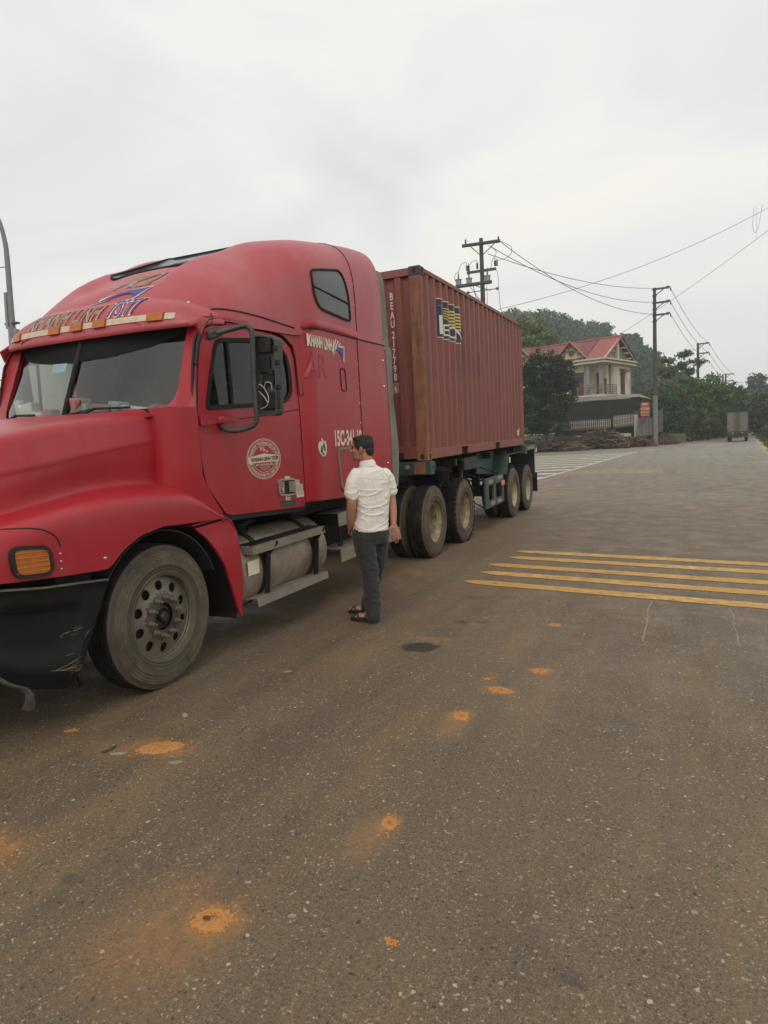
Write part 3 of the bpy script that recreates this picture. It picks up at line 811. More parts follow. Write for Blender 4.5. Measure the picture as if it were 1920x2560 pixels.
# interior: floor, dash, rear curtain, seats, steering wheel
it = MB(); it.bx(CX - .98, CX + .98, -3.12, -3.09, -.2, 1.42); it.bx(CX - 1.0, CX + 1.0, -4.5, -3.1, -.17, -.15); it.bx(CX - .86, CX + .86, -4.22, -3.1, 1.38, 1.40)
it.build('cab_lining', mat('cab_lining', (.13, .125, .105), .9), tr, 0)
ds = MB(); ds.grid([[(CX + s, ws_pt(s, 0)[1] + .03, .64), (CX + s, -4.45, .66), (CX + s, -4.25, .56), (CX + s, -4.2, .2)] for s in np.linspace(-.9, .9, 12)]); ds.build('dashboard', mat('dashboard', (.05, .047, .042), .8), tr, 40, recalc=True)
for sx in (-.45, .45):
    k = MB(); k.box((CX + sx, -3.75, .18), (.5, .5, .14)); k.box((CX + sx, -3.47, .55), (.48, .13, .75), 0, Matrix.Rotation(R(-8), 3, 'X')); k.box((CX + sx, -3.41, 1.0), (.28, .10, .18))
    k.build('seat', mat('seat_fabric', (.11, .105, .085), .9, var=.3), tr, 50, bevel=.04)
k = MB(); c = Vector((CX - .45, -4.12, .66)); pts = [c + Matrix.Rotation(R(-35), 3, 'X') @ Vector((.22 * math.cos(a), .22 * math.sin(a), 0)) for a in np.linspace(0, 2 * math.pi, 25)]
k.tube(pts, .014, 6, cap=False); k.tube([c, c + Vector((0, -.12, -.2))], .03, 6); k.build('steering_wheel', M_SEAM, tr, 50)
dd = MB(); random.seed(3)
for (s, w, h, d) in ((-.62, .14, .10, .1), (-.30, .10, .05, .1), (.02, .22, .10, .14), (.10, .10, .06, .1), (.30, .20, .05, .12), (.42, .12, .06, .12), (.55, .26, .03, .12), (.72, .1, .03, .1), (-.45, .16, .04, .1), (-.8, .08, .13, .06)):
    yb = ws_pt(s, 0)[1] + .12
    dd.box((CX + s, yb, .665 + h * .7), (w, d, h * 1.4), random.randint(0, 2), Matrix.Rotation(random.uniform(-.4, .4), 3, 'Z') @ Matrix.Rotation(random.uniform(-.2, .2), 3, 'Y'))
dd.build_each(8, 6, 'dashboard_clutter', [mat('paper_white', (.75, .76, .70), .8), mat('cloth_blue', (.35, .46, .48), .8), mat('carton_red', (.38, .16, .14), .8)], tr, 40, bevel=.012)
MB().add([ws_pt(-.30, .56), ws_pt(-.12, .56), ws_pt(-.12, .75), ws_pt(-.30, .75)], [(0, 1, 2, 3)]).move((0, -.004, 0)).build('permit_sticker', mat('sticker_blue', (.24, .36, .38), .5), tr, 0)
MB().add([ws_pt(.16, .72), ws_pt(.42, .72), ws_pt(.42, .83), ws_pt(.16, .83)], [(0, 1, 2, 3)]).move((0, -.004, 0)).build('toll_sticker', mat('sticker_grey', (.12, .14, .15), .5), tr, 0)
# wipers
for s0, s1 in ((.05, .62), (-.85, -.35)):
    k = MB(); a = Vector(ws_pt(s0, .03)) + Vector((0, -.03, 0)); b = Vector(ws_pt(s1, .06)) + Vector((0, -.03, 0))
    k.tube([a, (a + b) / 2 + Vector((0, -.02, .02)), b], .011, 6); k.tube([(a + b) / 2 + Vector((0, -.03, .02)), Vector(((a.x + b.x) / 2 - .2, a.y - .06, .625))], .012, 6)
    k.build('wiper', M_SEAM, tr, 50)

# --- hood with fenders
HY  = [-6.45, -6.3, -6.0, -5.7, -5.4, -5.1, -4.80]
H1s = [.62, .68, .76, .80, .825, .84, .85];  H1z = [.33, .405, .465, .525, .572, .610, .640]
CTz = [.36, .44, .505, .565, .615, .645, .655]
H2s = [.68, .745, .825, .86, .875, .88, .885]; H2z = [.16, .235, .297, .338, .385, .425, .455]
Js  = [.72, .78, .84, .855, .86, .865, .87];  Jz = [-.04, -.01, .035, .080, .113, .113, .095]
FY  = [-6.45, -6.3, -6.1, -5.9, -5.63, -5.27, -5.0, -4.81, -4.68, -4.55, -4.45, -4.35]
Ks  = [.88, .98, 1.055, 1.075, 1.08, 1.085, 1.085, 1.08, 1.08, 1.08, 1.085, 1.09]
Kz  = [-.10, -.06, -.025, .005, .037, .056, .05, .032, .0, -.068, -.13, -.195]
Bs  = [.93, 1.03, 1.09, 1.11, 1.12, 1.125, 1.125, 1.12, 1.115, 1.11, 1.105, 1.10]
BY  = [-6.45, -6.25, -5.9, -5.58, -5.54, -5.47, -5.40, -5.27, -5.06, -4.76, -4.41, -4.35]
Bz  = [-.29, -.302, -.333, -.358, -.345, -.29, -.246, -.192, -.163, -.180, -.197, -.200]
def Jx(y):
    if y <= -4.80: return smooth_interp(y, HY, Js), smooth_interp(y, HY, Jz)
    t = (y + 4.80) / .45
    return interp(y, [-4.80, -4.6, -4.35], [.87, .93, 1.07]), interp(y, [-4.80, -4.68, -4.55, -4.45, -4.35], [.095, .055, -.045, -.118, -.194])
def hood_row(y, fender_only=False):
    js, jz = Jx(y); ks, kz = smooth_interp(y, FY, Ks), smooth_interp(y, FY, Kz); bs, bz = smooth_interp(y, FY, Bs), interp(y, BY, Bz)
    P = []
    if not fender_only:
        f = lambda t: smooth_interp(y, HY, t)
        ct, h1s, h1z, h2s, h2z = f(CTz), f(H1s), f(H1z), f(H2s), f(H2z)
        P += [(0, ct), (.3, ct - .008), (h1s - .16, h1z + .018), (h1s - .05, h1z + .006), (h1s, h1z - .02), (h1s + .025, h1z - .06), (h2s, h2z), (h2s + .006, h2z - .012), (h2s + .002, h2z - .03), ((h2s + js) / 2 + .004, (h2z + jz) / 2 + .03), (js - .002, jz + .07)]
    F = [(js + .01, jz + .01), (js + .35 * (ks - js), jz * .7 + kz * .3 + .008), (js + .72 * (ks - js), jz * .25 + kz * .75 + .016), (ks, kz), (ks + .03, kz - .04), (bs, kz * .5 + bz * .5), (bs, bz)]
    return P, F
hm = MB(); rows = []
for y in np.linspace(-6.45, -4.80, 46):
    P, F = hood_row(y); pts = P + F
    # smooth the polyline a little
    pts = P[:6] and cr_(P[:6], 3) + P[6:9] + cr_(P[8:] + F[:2], 3)[1:-1] + cr_(F[1:], 3)
    rows.append([(CX + s, y, z) for s, z in pts])
hm.grid(rows, flip=True)
rows2 = []
for y in np.linspace(-4.80, -4.35, 14):
    _, F = hood_row(y, True); rows2.append([(CX + s, y, z) for s, z in cr_(F, 3)])
hm.grid(rows2, flip=True)
# nose: close forward
r0 = rows[0]; nose = []
for u in np.linspace(0, 1, 6):
    nose.append([(CX + (p[0] - CX) * (1 - .30 * u ** 2), -6.45 - .22 * math.sin(u * math.pi / 2) * (1 - .35 * ((p[0] - CX) / 1.0) ** 2), p[2] - .06 * u * (1 if p[2] > 0 else 0)) for p in r0])
hm.grid(nose, flip=False)
a = len(hm.v); last = nose[-1]; hm.v += last; hm.v += [(p[0], p[1], -.32) for p in last]; m = len(last)
for i in range(m - 1): hm.f.append((a + i, a + m + i, a + m + i + 1, a + i + 1)); hm.m.append(0)
hm.thick(.012)
hm.mirror(join=True)
hood = hm.build('hood', M_RED, tr, 45)
# rear edge lip line of hood, fold line along the side
hl = MB().tube([(CX + smooth_interp(y, HY, H2s) + .011, y, smooth_interp(y, HY, H2z) - .010) for y in np.linspace(-6.4, -4.8, 30)], .0045, 6)
hl.mirror().build('hood_crease_seam', M_SEAM, tr, 0)
MB().tube([p for p in rows[-1][:-18]], .006, 6).mirror().build('hood_rear_seam', M_SEAM, tr, 0)
# grille and headlamps on the nose
g = MB(); g.bx(CX - .55, CX + .55, -6.70, -6.66, -.25, .26)
for i in range(10): g.bx(CX - .53, CX + .53, -6.715, -6.702, -.23 + i * .05, -.205 + i * .05, 1)
g.build('grille', [M_SEAM, M_ALU], tr, 0)
for sx in (-.80, .80): MB().box((CX + sx, -6.52, -.16), (.30, .10, .18)).build('headlamp', mat('headlamp_glass', (.35, .35, .34), .15), tr, 40, bevel=.03)
# side turn lamp: rounded amber lens in black bezel
hb = MB(); hb.add(hm.v, hm.f)
hc = caster(hb, (-1, 0, 0), .0)
def HS(y, z, o=0):
    p = hc((1.0, y, z)); return (p[0] + o, p[1], p[2])
tl = rnd([(-6.185, -.12), (-5.975, -.145), (-5.965, -.30), (-6.175, -.285)], .055, 6)
panel(tl, lambda a, b: HS(a, b, .018), sp=.05).build('turn_lamp', M_AMBER, tr, 50)
frame_strip(tl, lambda a, b, h: HS(a, b, .0 + h), .022, .022).build('turn_lamp_bezel', M_SEAM, tr, 50)
for i in range(5):
    z = -.155 - i * .027
    MB().tube([HS(-6.17, z, .020), HS(-5.985, z - .01, .020)], .0035, 5).build('lens_rib', M_AMBER, tr, 50)
hs_ = cr_([(-6.40, -.02), (-6.2, -.015), (-6.02, -.035), (-5.92, -.09), (-5.89, -.16)], 5)
MB().tube([HS(a, b, .002) for a, b in hs_], .004, 5).build('headlamp_housing_seam', M_SEAM, tr, 0)
rv = MB()
for z in (-.20, -.245, -.29): rv.lathe(HS(-5.90, z, 0), [(.008, 0), (.007, .004), (.0005, .006)], n=8)
rv.lathe(HS(-5.585, -.285, 0), [(.012, 0), (.009, .006), (.0005, .008)], n=8)
rv.build_each(24, 16, 'rivet', M_CHROME, tr, 40)

# red quarter skirt behind the front wheel with dark inner liner
QS = [(-4.70, -.232), (-4.33, -.215), (-4.27, -.25), (-4.215, -.34), (-4.193, -.58), (-4.20, -.80), (-4.245, -1.03), (-4.27, -.98), (-4.335, -.77), (-4.40, -.575), (-4.50, -.42), (-4.58, -.325)]
QS = QS[::-1]
qx = lambda y, z: -.115 + .02 * sstep(-.25, -.5, z)
panel(QS, lambda y, z: (qx(y, z), y, z), sp=.06, th=.02).mirror().build('quarter_fender', M_RED, tr, 40)
arcp = [(-4.70, -.232), (-4.58, -.325), (-4.50, -.42), (-4.40, -.575), (-4.335, -.77), (-4.27, -.98), (-4.30, -1.02)]
k = MB(); k.grid([[(-.12, y, z), (-.62, y, z)] for y, z in arcp]); k.thick(.015); k.mirror().build('mud_guard', M_BLK, tr, 40, recalc=True)
topq = [(-4.72, -.215), (-4.33, -.20), (-4.25, -.25), (-4.20, -.34), (-4.18, -.6)]
k = MB(); k.grid([[(-.12, y, z), (-.35, y, z - .0)] for y, z in topq]); k.thick(.012); k.mirror().build('skirt_top', M_RED, tr, 40, recalc=True)
# wheel well liner
k = MB(); k.grid([[(-.14, -5.05 + .60 * math.cos(a), -.79 + .60 * math.sin(a)), (-.75, -5.05 + .60 * math.cos(a), -.79 + .60 * math.sin(a))] for a in np.linspace(R(20), R(150), 18)])
k.add([(-.75, -5.8, -.6), (-.75, -4.3, -.6), (-.75, -4.3, .0), (-.75, -5.8, .0)], [(0, 1, 2, 3)]); k.thick(.01); k.mirror().build('wheel_well_liner', M_DARKIN, tr, 40)

# --- bumper
def bplan(u):
    # u 0 rear end of side plate .. 1 centre
    P = [(-.125, -5.56), (-.12, -5.80), (-.13, -6.05), (-.18, -6.28), (-.32, -6.47), (-.55, -6.60), (-.85, -6.68), (CX, -6.71)]
    f = u * (len(P) - 1); i = min(len(P) - 2, int(f)); t = f - i
    return P[i][0] * (1 - t) + P[i + 1][0] * t, P[i][1] * (1 - t) + P[i + 1][1] * t
rows = []
for v in np.linspace(0, 1, 16):
    row = []
    for u in np.linspace(0, 1, 44):
        x, y = bplan(u)
        z0 = interp(y, [-6.45, -6.27, -6.0, -5.76, -5.55], [-.36, -.377, -.417, -.442, -.468]); z1 = interp(y, [-6.45, -6.33, -6.24, -6.15, -6.02, -5.9], [-.80, -.815, -.88, -.93, -.98, -1.015])
        z = z0 * (1 - v) + z1 * v
        edge = max(0, 1 - u * 7 / 1.2)
        y -= edge * (.0 + .30 * v) * 1.0
        # shallow scoop with a curved lower lip
        sc2 = sstep(.10, .22, v) * (1 - sstep(.55, .80, v + .25 * max(0, .25 - u) * 2)) * sstep(.06, .16, u) * (1 - sstep(.38, .5, u))
        nx = (x - CX) / 1.1
        x -= .05 * sc2
        x -= .04 * sstep(.8, 1, v)
        row.append((x, y, z))
    rows.append(row)
top = [(p[0] + .012, p[1], p[2] + .035) for p in rows[0]]; lip = [(p[0] - .03, p[1] + .01, p[2] + .045) for p in rows[0]]
bm_ = MB(); bm_.grid([lip, top] + rows, flip=False); bm_.thick(.012); bm_.mirror(join=True).build('bumper', M_BLK, tr, 35)
# frayed pale edge on the top lip and bracket above
k = MB().tube([(p[0] + .004, p[1], p[2] + .004) for p in top[:30]], .007, 5); k.build('bumper_edge', mat('scuffed_edge', (.12, .11, .10), .8, var=.4, vscale=20), tr, 50)
MB().box((-.16, -5.78, -.375), (.03, .26, .10)).build('bumper_bracket', M_UNDER, tr, 0, bevel=.01)
# scratches: pale scuffs on the bumper corner
bc = MB(); bc.grid(rows); bcs = caster(bc, (-1, .25, 0), .003)
random.seed(11); sk_ = MB()
for i in range(26):
    y = random.uniform(-6.2, -5.95); z = random.choice([-.69 + random.uniform(-.02, .02), -.84 + random.uniform(-.03, .03), -.90 + random.uniform(-.03, .03)])
    L_ = random.uniform(.02, .12); w = random.uniform(.0008, .0025)
    a = bcs((1, y, z)); b = bcs((1, y + L_, z + L_ * random.uniform(-.05, .25)))
    sk_.add([a, b, (b[0], b[1], b[2] + w), (a[0], a[1], a[2] + w)], [(0, 1, 2, 3)])
sk_.build('scratches', mat('scratch', (.30, .26, .20), .8), tr, 0)
# hanging torn strip of plastic
k = MB(); pth = [(-.19, -6.33, -.80), (-.18, -6.27, -.855), (-.17, -6.22, -.89), (-.16, -6.18, -.915), (-.155, -6.155, -.955), (-.155, -6.152, -1.0), (-.16, -6.168, -1.045)]
rows = [[(x, y - w, z + w * .5), (x + .012, y, z), (x, y + w, z - w * .1)] for (x, y, z), w in zip(pth, (.03, .02, .016, .02, .024, .03, .038))]
k.grid(rows); k.thick(.006); k.build('torn_plastic_strip', mat('torn_plastic', (.055, .052, .048), .5, var=.4, vscale=12), tr, 50)
MB().tube([(-.2, -5.83, -.93), (-.19, -5.79, -1.0), (-.2, -5.77, -1.05)], [.012, .01, .014], 6).build('torn_bracket', M_UNDER, tr, 50)

# --- wheels
front_wheel(tr, -.135, -5.05, gz(-5.05) + .503, 1)
front_wheel(tr, 2 * CX + .135, -5.05, gz(-5.05) + .503, -1)
for yy, lg in ((.28, False), (1.69, True)):
    dual_wheel(tr, -.015, yy, gz(yy) + .505, 1, lg)
    dual_wheel(tr, 2 * CX + .015, yy, gz(yy) + .505, -1, lg)
# tyre lettering, raised
def arc_text(body, r, a0, h, X, y, z, par, s=1):
    t = text2d(body, h, space=1.15)
    def fn(a, b):
        th = a0 - a / r; rr = r + b
        return (X, y + rr * math.cos(th), z + rr * math.sin(th))
    # near side seen from +x: +y is to the right
    return decal(t, fn).build('tyre_lettering', mat('raised_rubber', (.18, .15, .115), .85), par, 0)
zc = gz(-5.05) + .503
for body, a0, r_, hh in (('GALAXY', R(104), .415, .032), ('AF558', R(52), .425, .03), ('ALPINE', R(-40), .425, .036)):
    t = text2d(body, hh, space=1.15)
    k = decal(t, lambda a, b, a0=a0, r_=r_: (-.1315, -5.05 + (r_ + b) * math.cos(a0 - a / r_), zc + (r_ + b) * math.sin(a0 - a / r_)))
    k.build('tyre_lettering', mat('raised_rubber', (.19, .16, .125), .85), tr, 0)

# --- chassis, tank, steps
ch = MB()
for sx in (-.42, .42):
    ch.bx(CX + sx - .04, CX + sx + .04, -6.5, 2.35, -.62, -.36)
ch.bx(CX - .5, CX + .5, -6.1, -3.2, -.75, -.1); ch.bx(CX - .9, CX + .9, -5.12, -4.98, -.88, -.74)
for yy in (.28, 1.69):
    ch.bx(CX - .85, CX + .85, yy - .07, yy + .07, gz(yy) + .43, gz(yy) + .57); ch.lathe((CX, yy, gz(yy) + .5), [(.001, -.22), (.16, -.2), (.2, 0), (.16, .2), (.001, .22)], n=20)
ch.bx(CX - .45, CX + .45, .5, 1.5, -.36, -.22)
ch.bx(CX - .7, CX + .7, -2.7, -1.4, -.75, -.3)
ch.build('chassis', M_UNDER, tr, 35)
fw_ = MB().lathe((CX, 1.0, -.19), [(.001, .02), (.42, .02), (.45, -.03), (.001, -.03)], n=24, ax=(0, 0, 1)); fw_.build('fifth_wheel', M_UNDER, tr, 40)
# dark underbody side pieces below the sleeper
ub = MB(); ub.bx(-.22, -.9, -3.2, -1.6, -.36, -.25); ub.bx(-.5, -.95, -2.75, -1.5, -.9, -.3); ub.bx(-.35, -.6, -2.35, -1.75, -.7, -.42)
ub.build('battery_box', M_UNDER, tr, 0, bevel=.02)
mg = MB()
for yy in (1.0,):
    mg.grid([[(-.02, yy + .12 * math.cos(a) + .0, -.36 + .16 * math.sin(a)), (-.6, yy + .12 * math.cos(a), -.36 + .16 * math.sin(a))] for a in np.linspace(0, math.pi, 8)])
mg.thick(.01); mg.build('mud_guard', M_BLK, tr, 40)
# fuel tank, capsule along y
def capsule(cx, cz, r, y0, y1, n=40):
    pr = [(.001, y0)] + [(r - .05 + .05 * math.sin(a), y0 + .05 - .05 * math.cos(a)) for a in np.linspace(.2, math.pi / 2, 5)] + [(r - .05 + .05 * math.sin(a), y1 - .05 + .05 * math.cos(a)) for a in np.linspace(math.pi / 2, .2, 5)] + [(r - .12, y1 + .012), (.001, y1 + .02)]
    return MB().lathe((cx, 0, cz), pr, n=n, ax=(0, 1, 0))
tk = capsule(-.43, -.715, .325, -4.15, -2.72)
tank = tk.build('fuel_tank', M_TANK, tr, 35)
tk2 = MB(); tk2.v = [(2 * CX - x, y, z) for x, y, z in tk.v]; tk2.f = [f[::-1] for f in tk.f]; tk2.m = list(tk.m); tk2.build('fuel_tank', M_TANK, tr, 35)  # unseen far tank, added to stop light coming in under the truck
eb_ = MB(); eb_.bx(CX - .72, CX + .62, -6.2, -3.3, -.98, -.3); eb_.build('underbody_blocker', M_DARKIN, tr, 0, bevel=.05)  # dark block added under the cab to keep light out
gb = MB(); gb.bx(CX - .5, CX + .5, -3.28, -1.0, -.92, -.35); gb.build('underbody_blocker_rear', M_DARKIN, tr, 0, bevel=.05)  # second added block, stops light crossing below the sleeper
cp = MB().lathe((-.40, -3.78, -.375), [(.085, -.03), (.085, 0), (.055, .005), (.06, .055), (.05, .065), (.001, .065)], n=20, ax=(.15, 0, 1)); cp.box((-.36, -3.70, -.325), (.03, .16, .03))
cp.build('fuel_cap', M_SEAM, tank, 40)
for y in (-3.86, -3.02):
    k = MB(); k.lathe((-.43, y, -.715), [(.327, -.035), (.333, -.035), (.333, .035), (.327, .035)], n=40, ax=(0, 1, 0)); k.build('tank_strap', M_SEAM, tank, 40)
    k = MB(); k.tube([(-.09, y - .02, -.50), (-.085, y + .02, -.62), (-.09, y + .06, -.50)], .022, 6); k.tube([(-.085, y + .02, -.60), (-.10, y, -.96)], [.03, .022], 6)
    k.build('step_bracket', M_UNDER, tr, 40); MB().tube([(-.085, y + .02, -.6), (-.05, y + .13, -.49)], .016, 6).build('step_bracket', M_UNDER, tr, 40)
stp = MB(); stp.bx(-.28, -.05, -4.09, -2.875, -.487, -.478); stp.bx(-.058, -.048, -4.09, -2.875, -.545, -.478); stp.bx(-.28, -.05, -4.092, -4.084, -.545, -.478)
stp.build('step', M_ALU, tr, 0)
tp = MB()
for i in range(34):
    for j in range(3): tp.box((-.20 + j * .05, -4.05 + i * .0345, -.472), (.03, .018, .012), 0, Matrix.Rotation(.3, 3, 'Z'))
tp.build('step_tread', M_UNDER, tr, 0)
stp = MB(); stp.add([(-.22, -4.16, -.93), (-.055, -4.08, -.918), (-.055, -2.87, -.935), (-.22, -2.92, -.945), (-.048, -4.08, -.99), (-.048, -2.87, -1.0)], [(0, 1, 2, 3), (1, 4, 5, 2)]); stp.thick(-.005); stp.build('step', M_ALU, tr, 0)
for (y0, y1, z, xo) in ((-2.50, -1.62, -.40, -.09), (-2.57, -1.0, -.765, -.045)):
    stp = MB(); stp.bx(xo - .25, xo, y0, y1, z - .006, z); stp.bx(xo - .01, xo + .002, y0, y1, z - .14, z + .001); stp.build('step', M_ALU, tr, 0)
MB().bx(-.16, -.13, -2.42, -2.36, -.80, -.5).build('step_bracket', M_UNDER, tr, 0); MB().bx(-.18, -.12, -1.3, -1.2, -.8, -.45).build('step_bracket', M_UNDER, tr, 0)
MB().add([(-.104, -4.12, -.60), (-.104, -3.96, -.60), (-.104, -3.96, -.72), (-.104, -4.12, -.72)], [(0, 1, 2, 3)][:1]).move((.012, 0, 0)).build('tank_sticker', M_CREAM, tank, 0)

# --- mirror with tube bracket
tube = cr_([(-.13, -4.27, 1.235), (-.03, -4.20, 1.262), (.08, -4.15, 1.285), (.125, -4.15, 1.26), (.14, -4.15, 1.19), (.125, -4.15, .83), (.125, -4.15, .60), (.11, -4.15, .53), (.05, -4.17, .495), (-.05, -4.23, .48), (-.10, -4.28, .50), (-.112, -4.30, .545)], 5)
mt = MB().tube(tube, .021, 10); ma = mt.build('mirror_arm', M_TUBE, tr, 60)
MB().box((-.135, -4.27, 1.235), (.06, .16, .07), 0, Matrix.Rotation(.3, 3, 'X')).build('arm_mount', M_TUBE, tr, 40, bevel=.015)
MB().box((-.105, -4.30, .565), (.05, .08, .06)).build('arm_mount', M_RED, tr, 40, bevel=.015)
# shell: open back tray seen from the front; slightly turned
mo = rnd([(.075, .60), (.27, .575), (.305, 1.19), (.115, 1.225)], .05, 5)
mfn = lambda a, b, h: (a, -4.08 + h + (a - .2) * .12, b)
area = sum(mo[i][0] * mo[(i + 1) % len(mo)][1] - mo[(i + 1) % len(mo)][0] * mo[i][1] for i in range(len(mo)))
ms = MB(); cx_, cz_ = .19, .90
rings = []
for sc3, h in ((1.0, .09), (1.0, .0), (.97, -.012), (.90, -.012), (.88, .0), (.87, .03)):
    rings.append([mfn(cx_ + (a - cx_) * sc3, cz_ + (b - cz_) * (1 - (1 - sc3) * .5), h) for a, b in mo])
ms.grid(rings, closed=True); a0 = len(ms.v); ms.v += rings[-1]; ms.f.append(tuple(range(a0, a0 + len(mo)))); ms.m.append(0)
a0 = len(ms.v); ms.v += rings[0]; ms.f.append(tuple(range(a0, a0 + len(mo)))[::-1]); ms.m.append(0)
msh = ms.build('mirror', M_GREY, tr, 35, recalc=True)
gt = MB()
gt.box((.20, -4.075, 1.13), (.12, .04, .11)); gt.box((.18, -4.06, .98), (.10, .03, .12)); gt.box((.20, -4.06, .86), (.11, .02, .07), 0, Matrix.Rotation(.2, 3, 'Y'))
for q in ((.29, 1.10), (.30, .99), (.30, .80), (.24, .92), (.16, .80)): gt.box((q[0], -4.07, q[1]), (.035, .03, .04))
gt.box((.21, -4.055, .70), (.16, .03, .13)); gt.build('mirror_mechanism', M_SEAM, msh, 30, bevel=.006)
wr = MB()
wr.tube(cr_([(.12, -4.10, .80), (.16, -4.13, .83), (.20, -4.12, .79), (.23, -4.12, .72), (.20, -4.11, .66), (.13, -4.10, .64)], 6), .0035, 5)
wr.tube(cr_([(.12, -4.10, .78), (.15, -4.12, .77), (.19, -4.12, .73), (.22, -4.12, .68)], 6), .0035, 5)
wr.tube(cr_([(.19, -4.11, .80), (.22, -4.13, .84), (.26, -4.12, .83), (.26, -4.11, .78)], 6), .0035, 5)
wr.build('mirror_wires', mat('pale_wire', (.50, .46, .40), .6), msh, 60)
# far side mirror loop
fm = MB().tube([(2 * CX - x, y, z) for x, y, z in tube], .021, 8); fm.build('mirror_arm', M_TUBE, tr, 60)
fs_ = MB(); fs_.v = [(2 * CX - x, y, z) for x, y, z in ms.v]; fs_.f = [f[::-1] for f in ms.f]; fs_.m = list(ms.m); fs_.build('mirror', M_GREY, tr, 35, recalc=True)

# --- door furniture: belt moulding, handle, stickers, badge
bt = [(-4.545, .60), (-4.10, .628), (-4.085, .565), (-4.545, .525)][::-1]
k = panel(rnd(bt, .01, 3), lambda a, b: SF(a, b, .028), sp=.1, th=.03); k.build('hinge_cover', M_RED, dn, 30)
MB().tube([SF(y, z, .003) for y, z in ((-4.08, .575), (-3.6, .61), (-3.12, .665))], .004, 5).build('belt_seam', M_SEAM, dn, 0)
fb = [SF(-4.44, .655, .01), SF(-3.76, .69, .014), SF(-3.32, .73, .012), SF(-3.20, .80, .01)]
hd = rnd([(-3.545, .035), (-3.275, .02), (-3.275, -.12), (-3.545, -.105)], .035, 5)
panel(hd[::-1], lambda a, b: SF(a, b, .004), sp=.06).build('handle_recess', M_DARKIN, dn, 0)
hn = frame_strip(hd, lambda a, b, h: SF(a, b, h), .016, .016).build('handle', M_CHROME, dn, 40)
MB().add([SF(-3.39, .01, .012), SF(-3.29, .004, .012), SF(-3.29, -.10, .012), SF(-3.39, -.09, .012)], [(3, 2, 1, 0)]).thick(-.008).build('handle_paddle', M_ALU, dn, 0)
MB().add([SF(-3.53, .02, .008), SF(-3.45, .015, .008), SF(-3.45, -.095, .008), SF(-3.53, -.095, .008)], [(3, 2, 1, 0)]).build('handle_plate', M_ALU, dn, 0)
MB().lathe(SF(-3.50, -.06, .01), [(.016, 0), (.016, .012), (.008, .014), (.001, .010)], n=14).build('door_lock', M_CHROME, dn, 40)
ink = MB()
for (y0, z0, y1, z1, m_, nl) in ((-3.433, .058, -3.347, .022, M_CREAM, 0), (-3.262, .012, -3.185, -.025, M_WHITE, 1), (-3.255, -.03, -3.13, -.092, M_CREAM, 3), (-3.25, -.096, -3.122, -.155, M_WHITE, 2), (-3.44, -.118, -3.36, -.165, M_WHITE, 2)):
    MB().add([SF(y0, z0, .004), SF(y1, z0 - .005, .004), SF(y1, z1 - .005, .004), SF(y0, z1, .004)], [(3, 2, 1, 0)]).build('sticker', m_, dn, 0)
    for j in range(nl):
        zz = z0 - .012 - j * .018
        for q in range(6):
            ya = y0 + .012 + q * (y1 - y0 - .02) / 6; ink.add([SF(ya, zz, .006), SF(ya + .010, zz, .006), SF(ya + .010, zz - .007, .006), SF(ya, zz - .007, .006)], [(3, 2, 1, 0)])
ink.build('sticker_print', mat('ink', (.10, .06, .07), .6), dn, 0)
MB().add([SF(-3.53, -.155, .004), SF(-3.275, -.17, .004), SF(-3.275, -.218, .004), SF(-3.53, -.205, .004)], [(3, 2, 1, 0)]).thick(-.006).build('name_plate', M_GREY, dn, 0)
# round company badge
BY0, BZ0 = -3.735, .234
def SB(y, z, o=.004): return SF(y, BZ0 + (z - BZ0) * .68, o)
def ringb(r0, r1, a0=0, a1=360, m=M_CREAM, o=.004):
    k = MB(); rws = [[SB(BY0 + r * math.cos(R(a)), BZ0 + r * math.sin(R(a)), o) for a in np.linspace(a0, a1, 64)] for r in (r1, r0)]
    k.grid(rws, flip=False); return k
bd_ = ringb(.247, .256); 
for q in (ringb(.232, .237), ringb(.168, .174, 20, 160), ringb(.168, .174, 192, 348)): bd_.add(q.v, q.f)
bd_.add([SB(BY0 - .232, BZ0 + .03), SB(BY0, BZ0 + .068), SB(BY0 + .232, BZ0 + .03), SB(BY0 + .232, BZ0 - .045), SB(BY0 - .232, BZ0 - .045)], [(4, 3, 2, 1, 0)])
def door_text(body, yc, z0, h, w=None, align='CENTER', o=.004, off=.0, curve=None):
    t = text2d(body, h, off=off, align=align if not curve else 'CENTER', width=w)
    if curve:
        r_, a0, sgn = curve
        fn = lambda a, b: SB(BY0 + (r_ + sgn * b) * math.cos(a0 - sgn * a / r_), BZ0 + (r_ + sgn * b) * math.sin(a0 - sgn * a / r_), o)
    else: fn = lambda a, b: SB(yc + a, z0 + b, o)
    return decal(t, fn)
for q in (door_text('KL', BY0 - .01, BZ0 + .105, .05, .085, off=.03), door_text('ĐT: 0919.913.582', BY0, BZ0 - .085, .026, .26, off=.03), door_text('XĐ2745 | YE0882', BY0, BZ0 - .112, .015, .14), door_text('28H2988 | 02M074', BY0, BZ0 - .138, .015, .14), door_text('TM', BY0, BZ0 - .16, .013),
          door_text('C.TY TNHH ĐT THƯƠNG MẠI DV VẬN TẢI', 0, 0, .036, .68, off=.035, curve=(.183, R(90), 1)), door_text('ĐC: LÔ A3 KHU NHÀ MÁY TƠ - NGÔ QUYỀN - HP', 0, 0, .032, .74, off=.035, curve=(.222, R(-90), -1))):
    bd_.add(q.v, q.f)
sw = [SB(BY0 - .06, BZ0 + .072), SB(BY0 + .02, BZ0 + .092), SB(BY0 + .07, BZ0 + .104), SB(BY0 + .06, BZ0 + .078), SB(BY0 + .03, BZ0 + .090)]
bd_.add(sw, [(4, 3, 2, 1, 0)])
bd_.build('company_badge', M_CREAM, dn, 0)
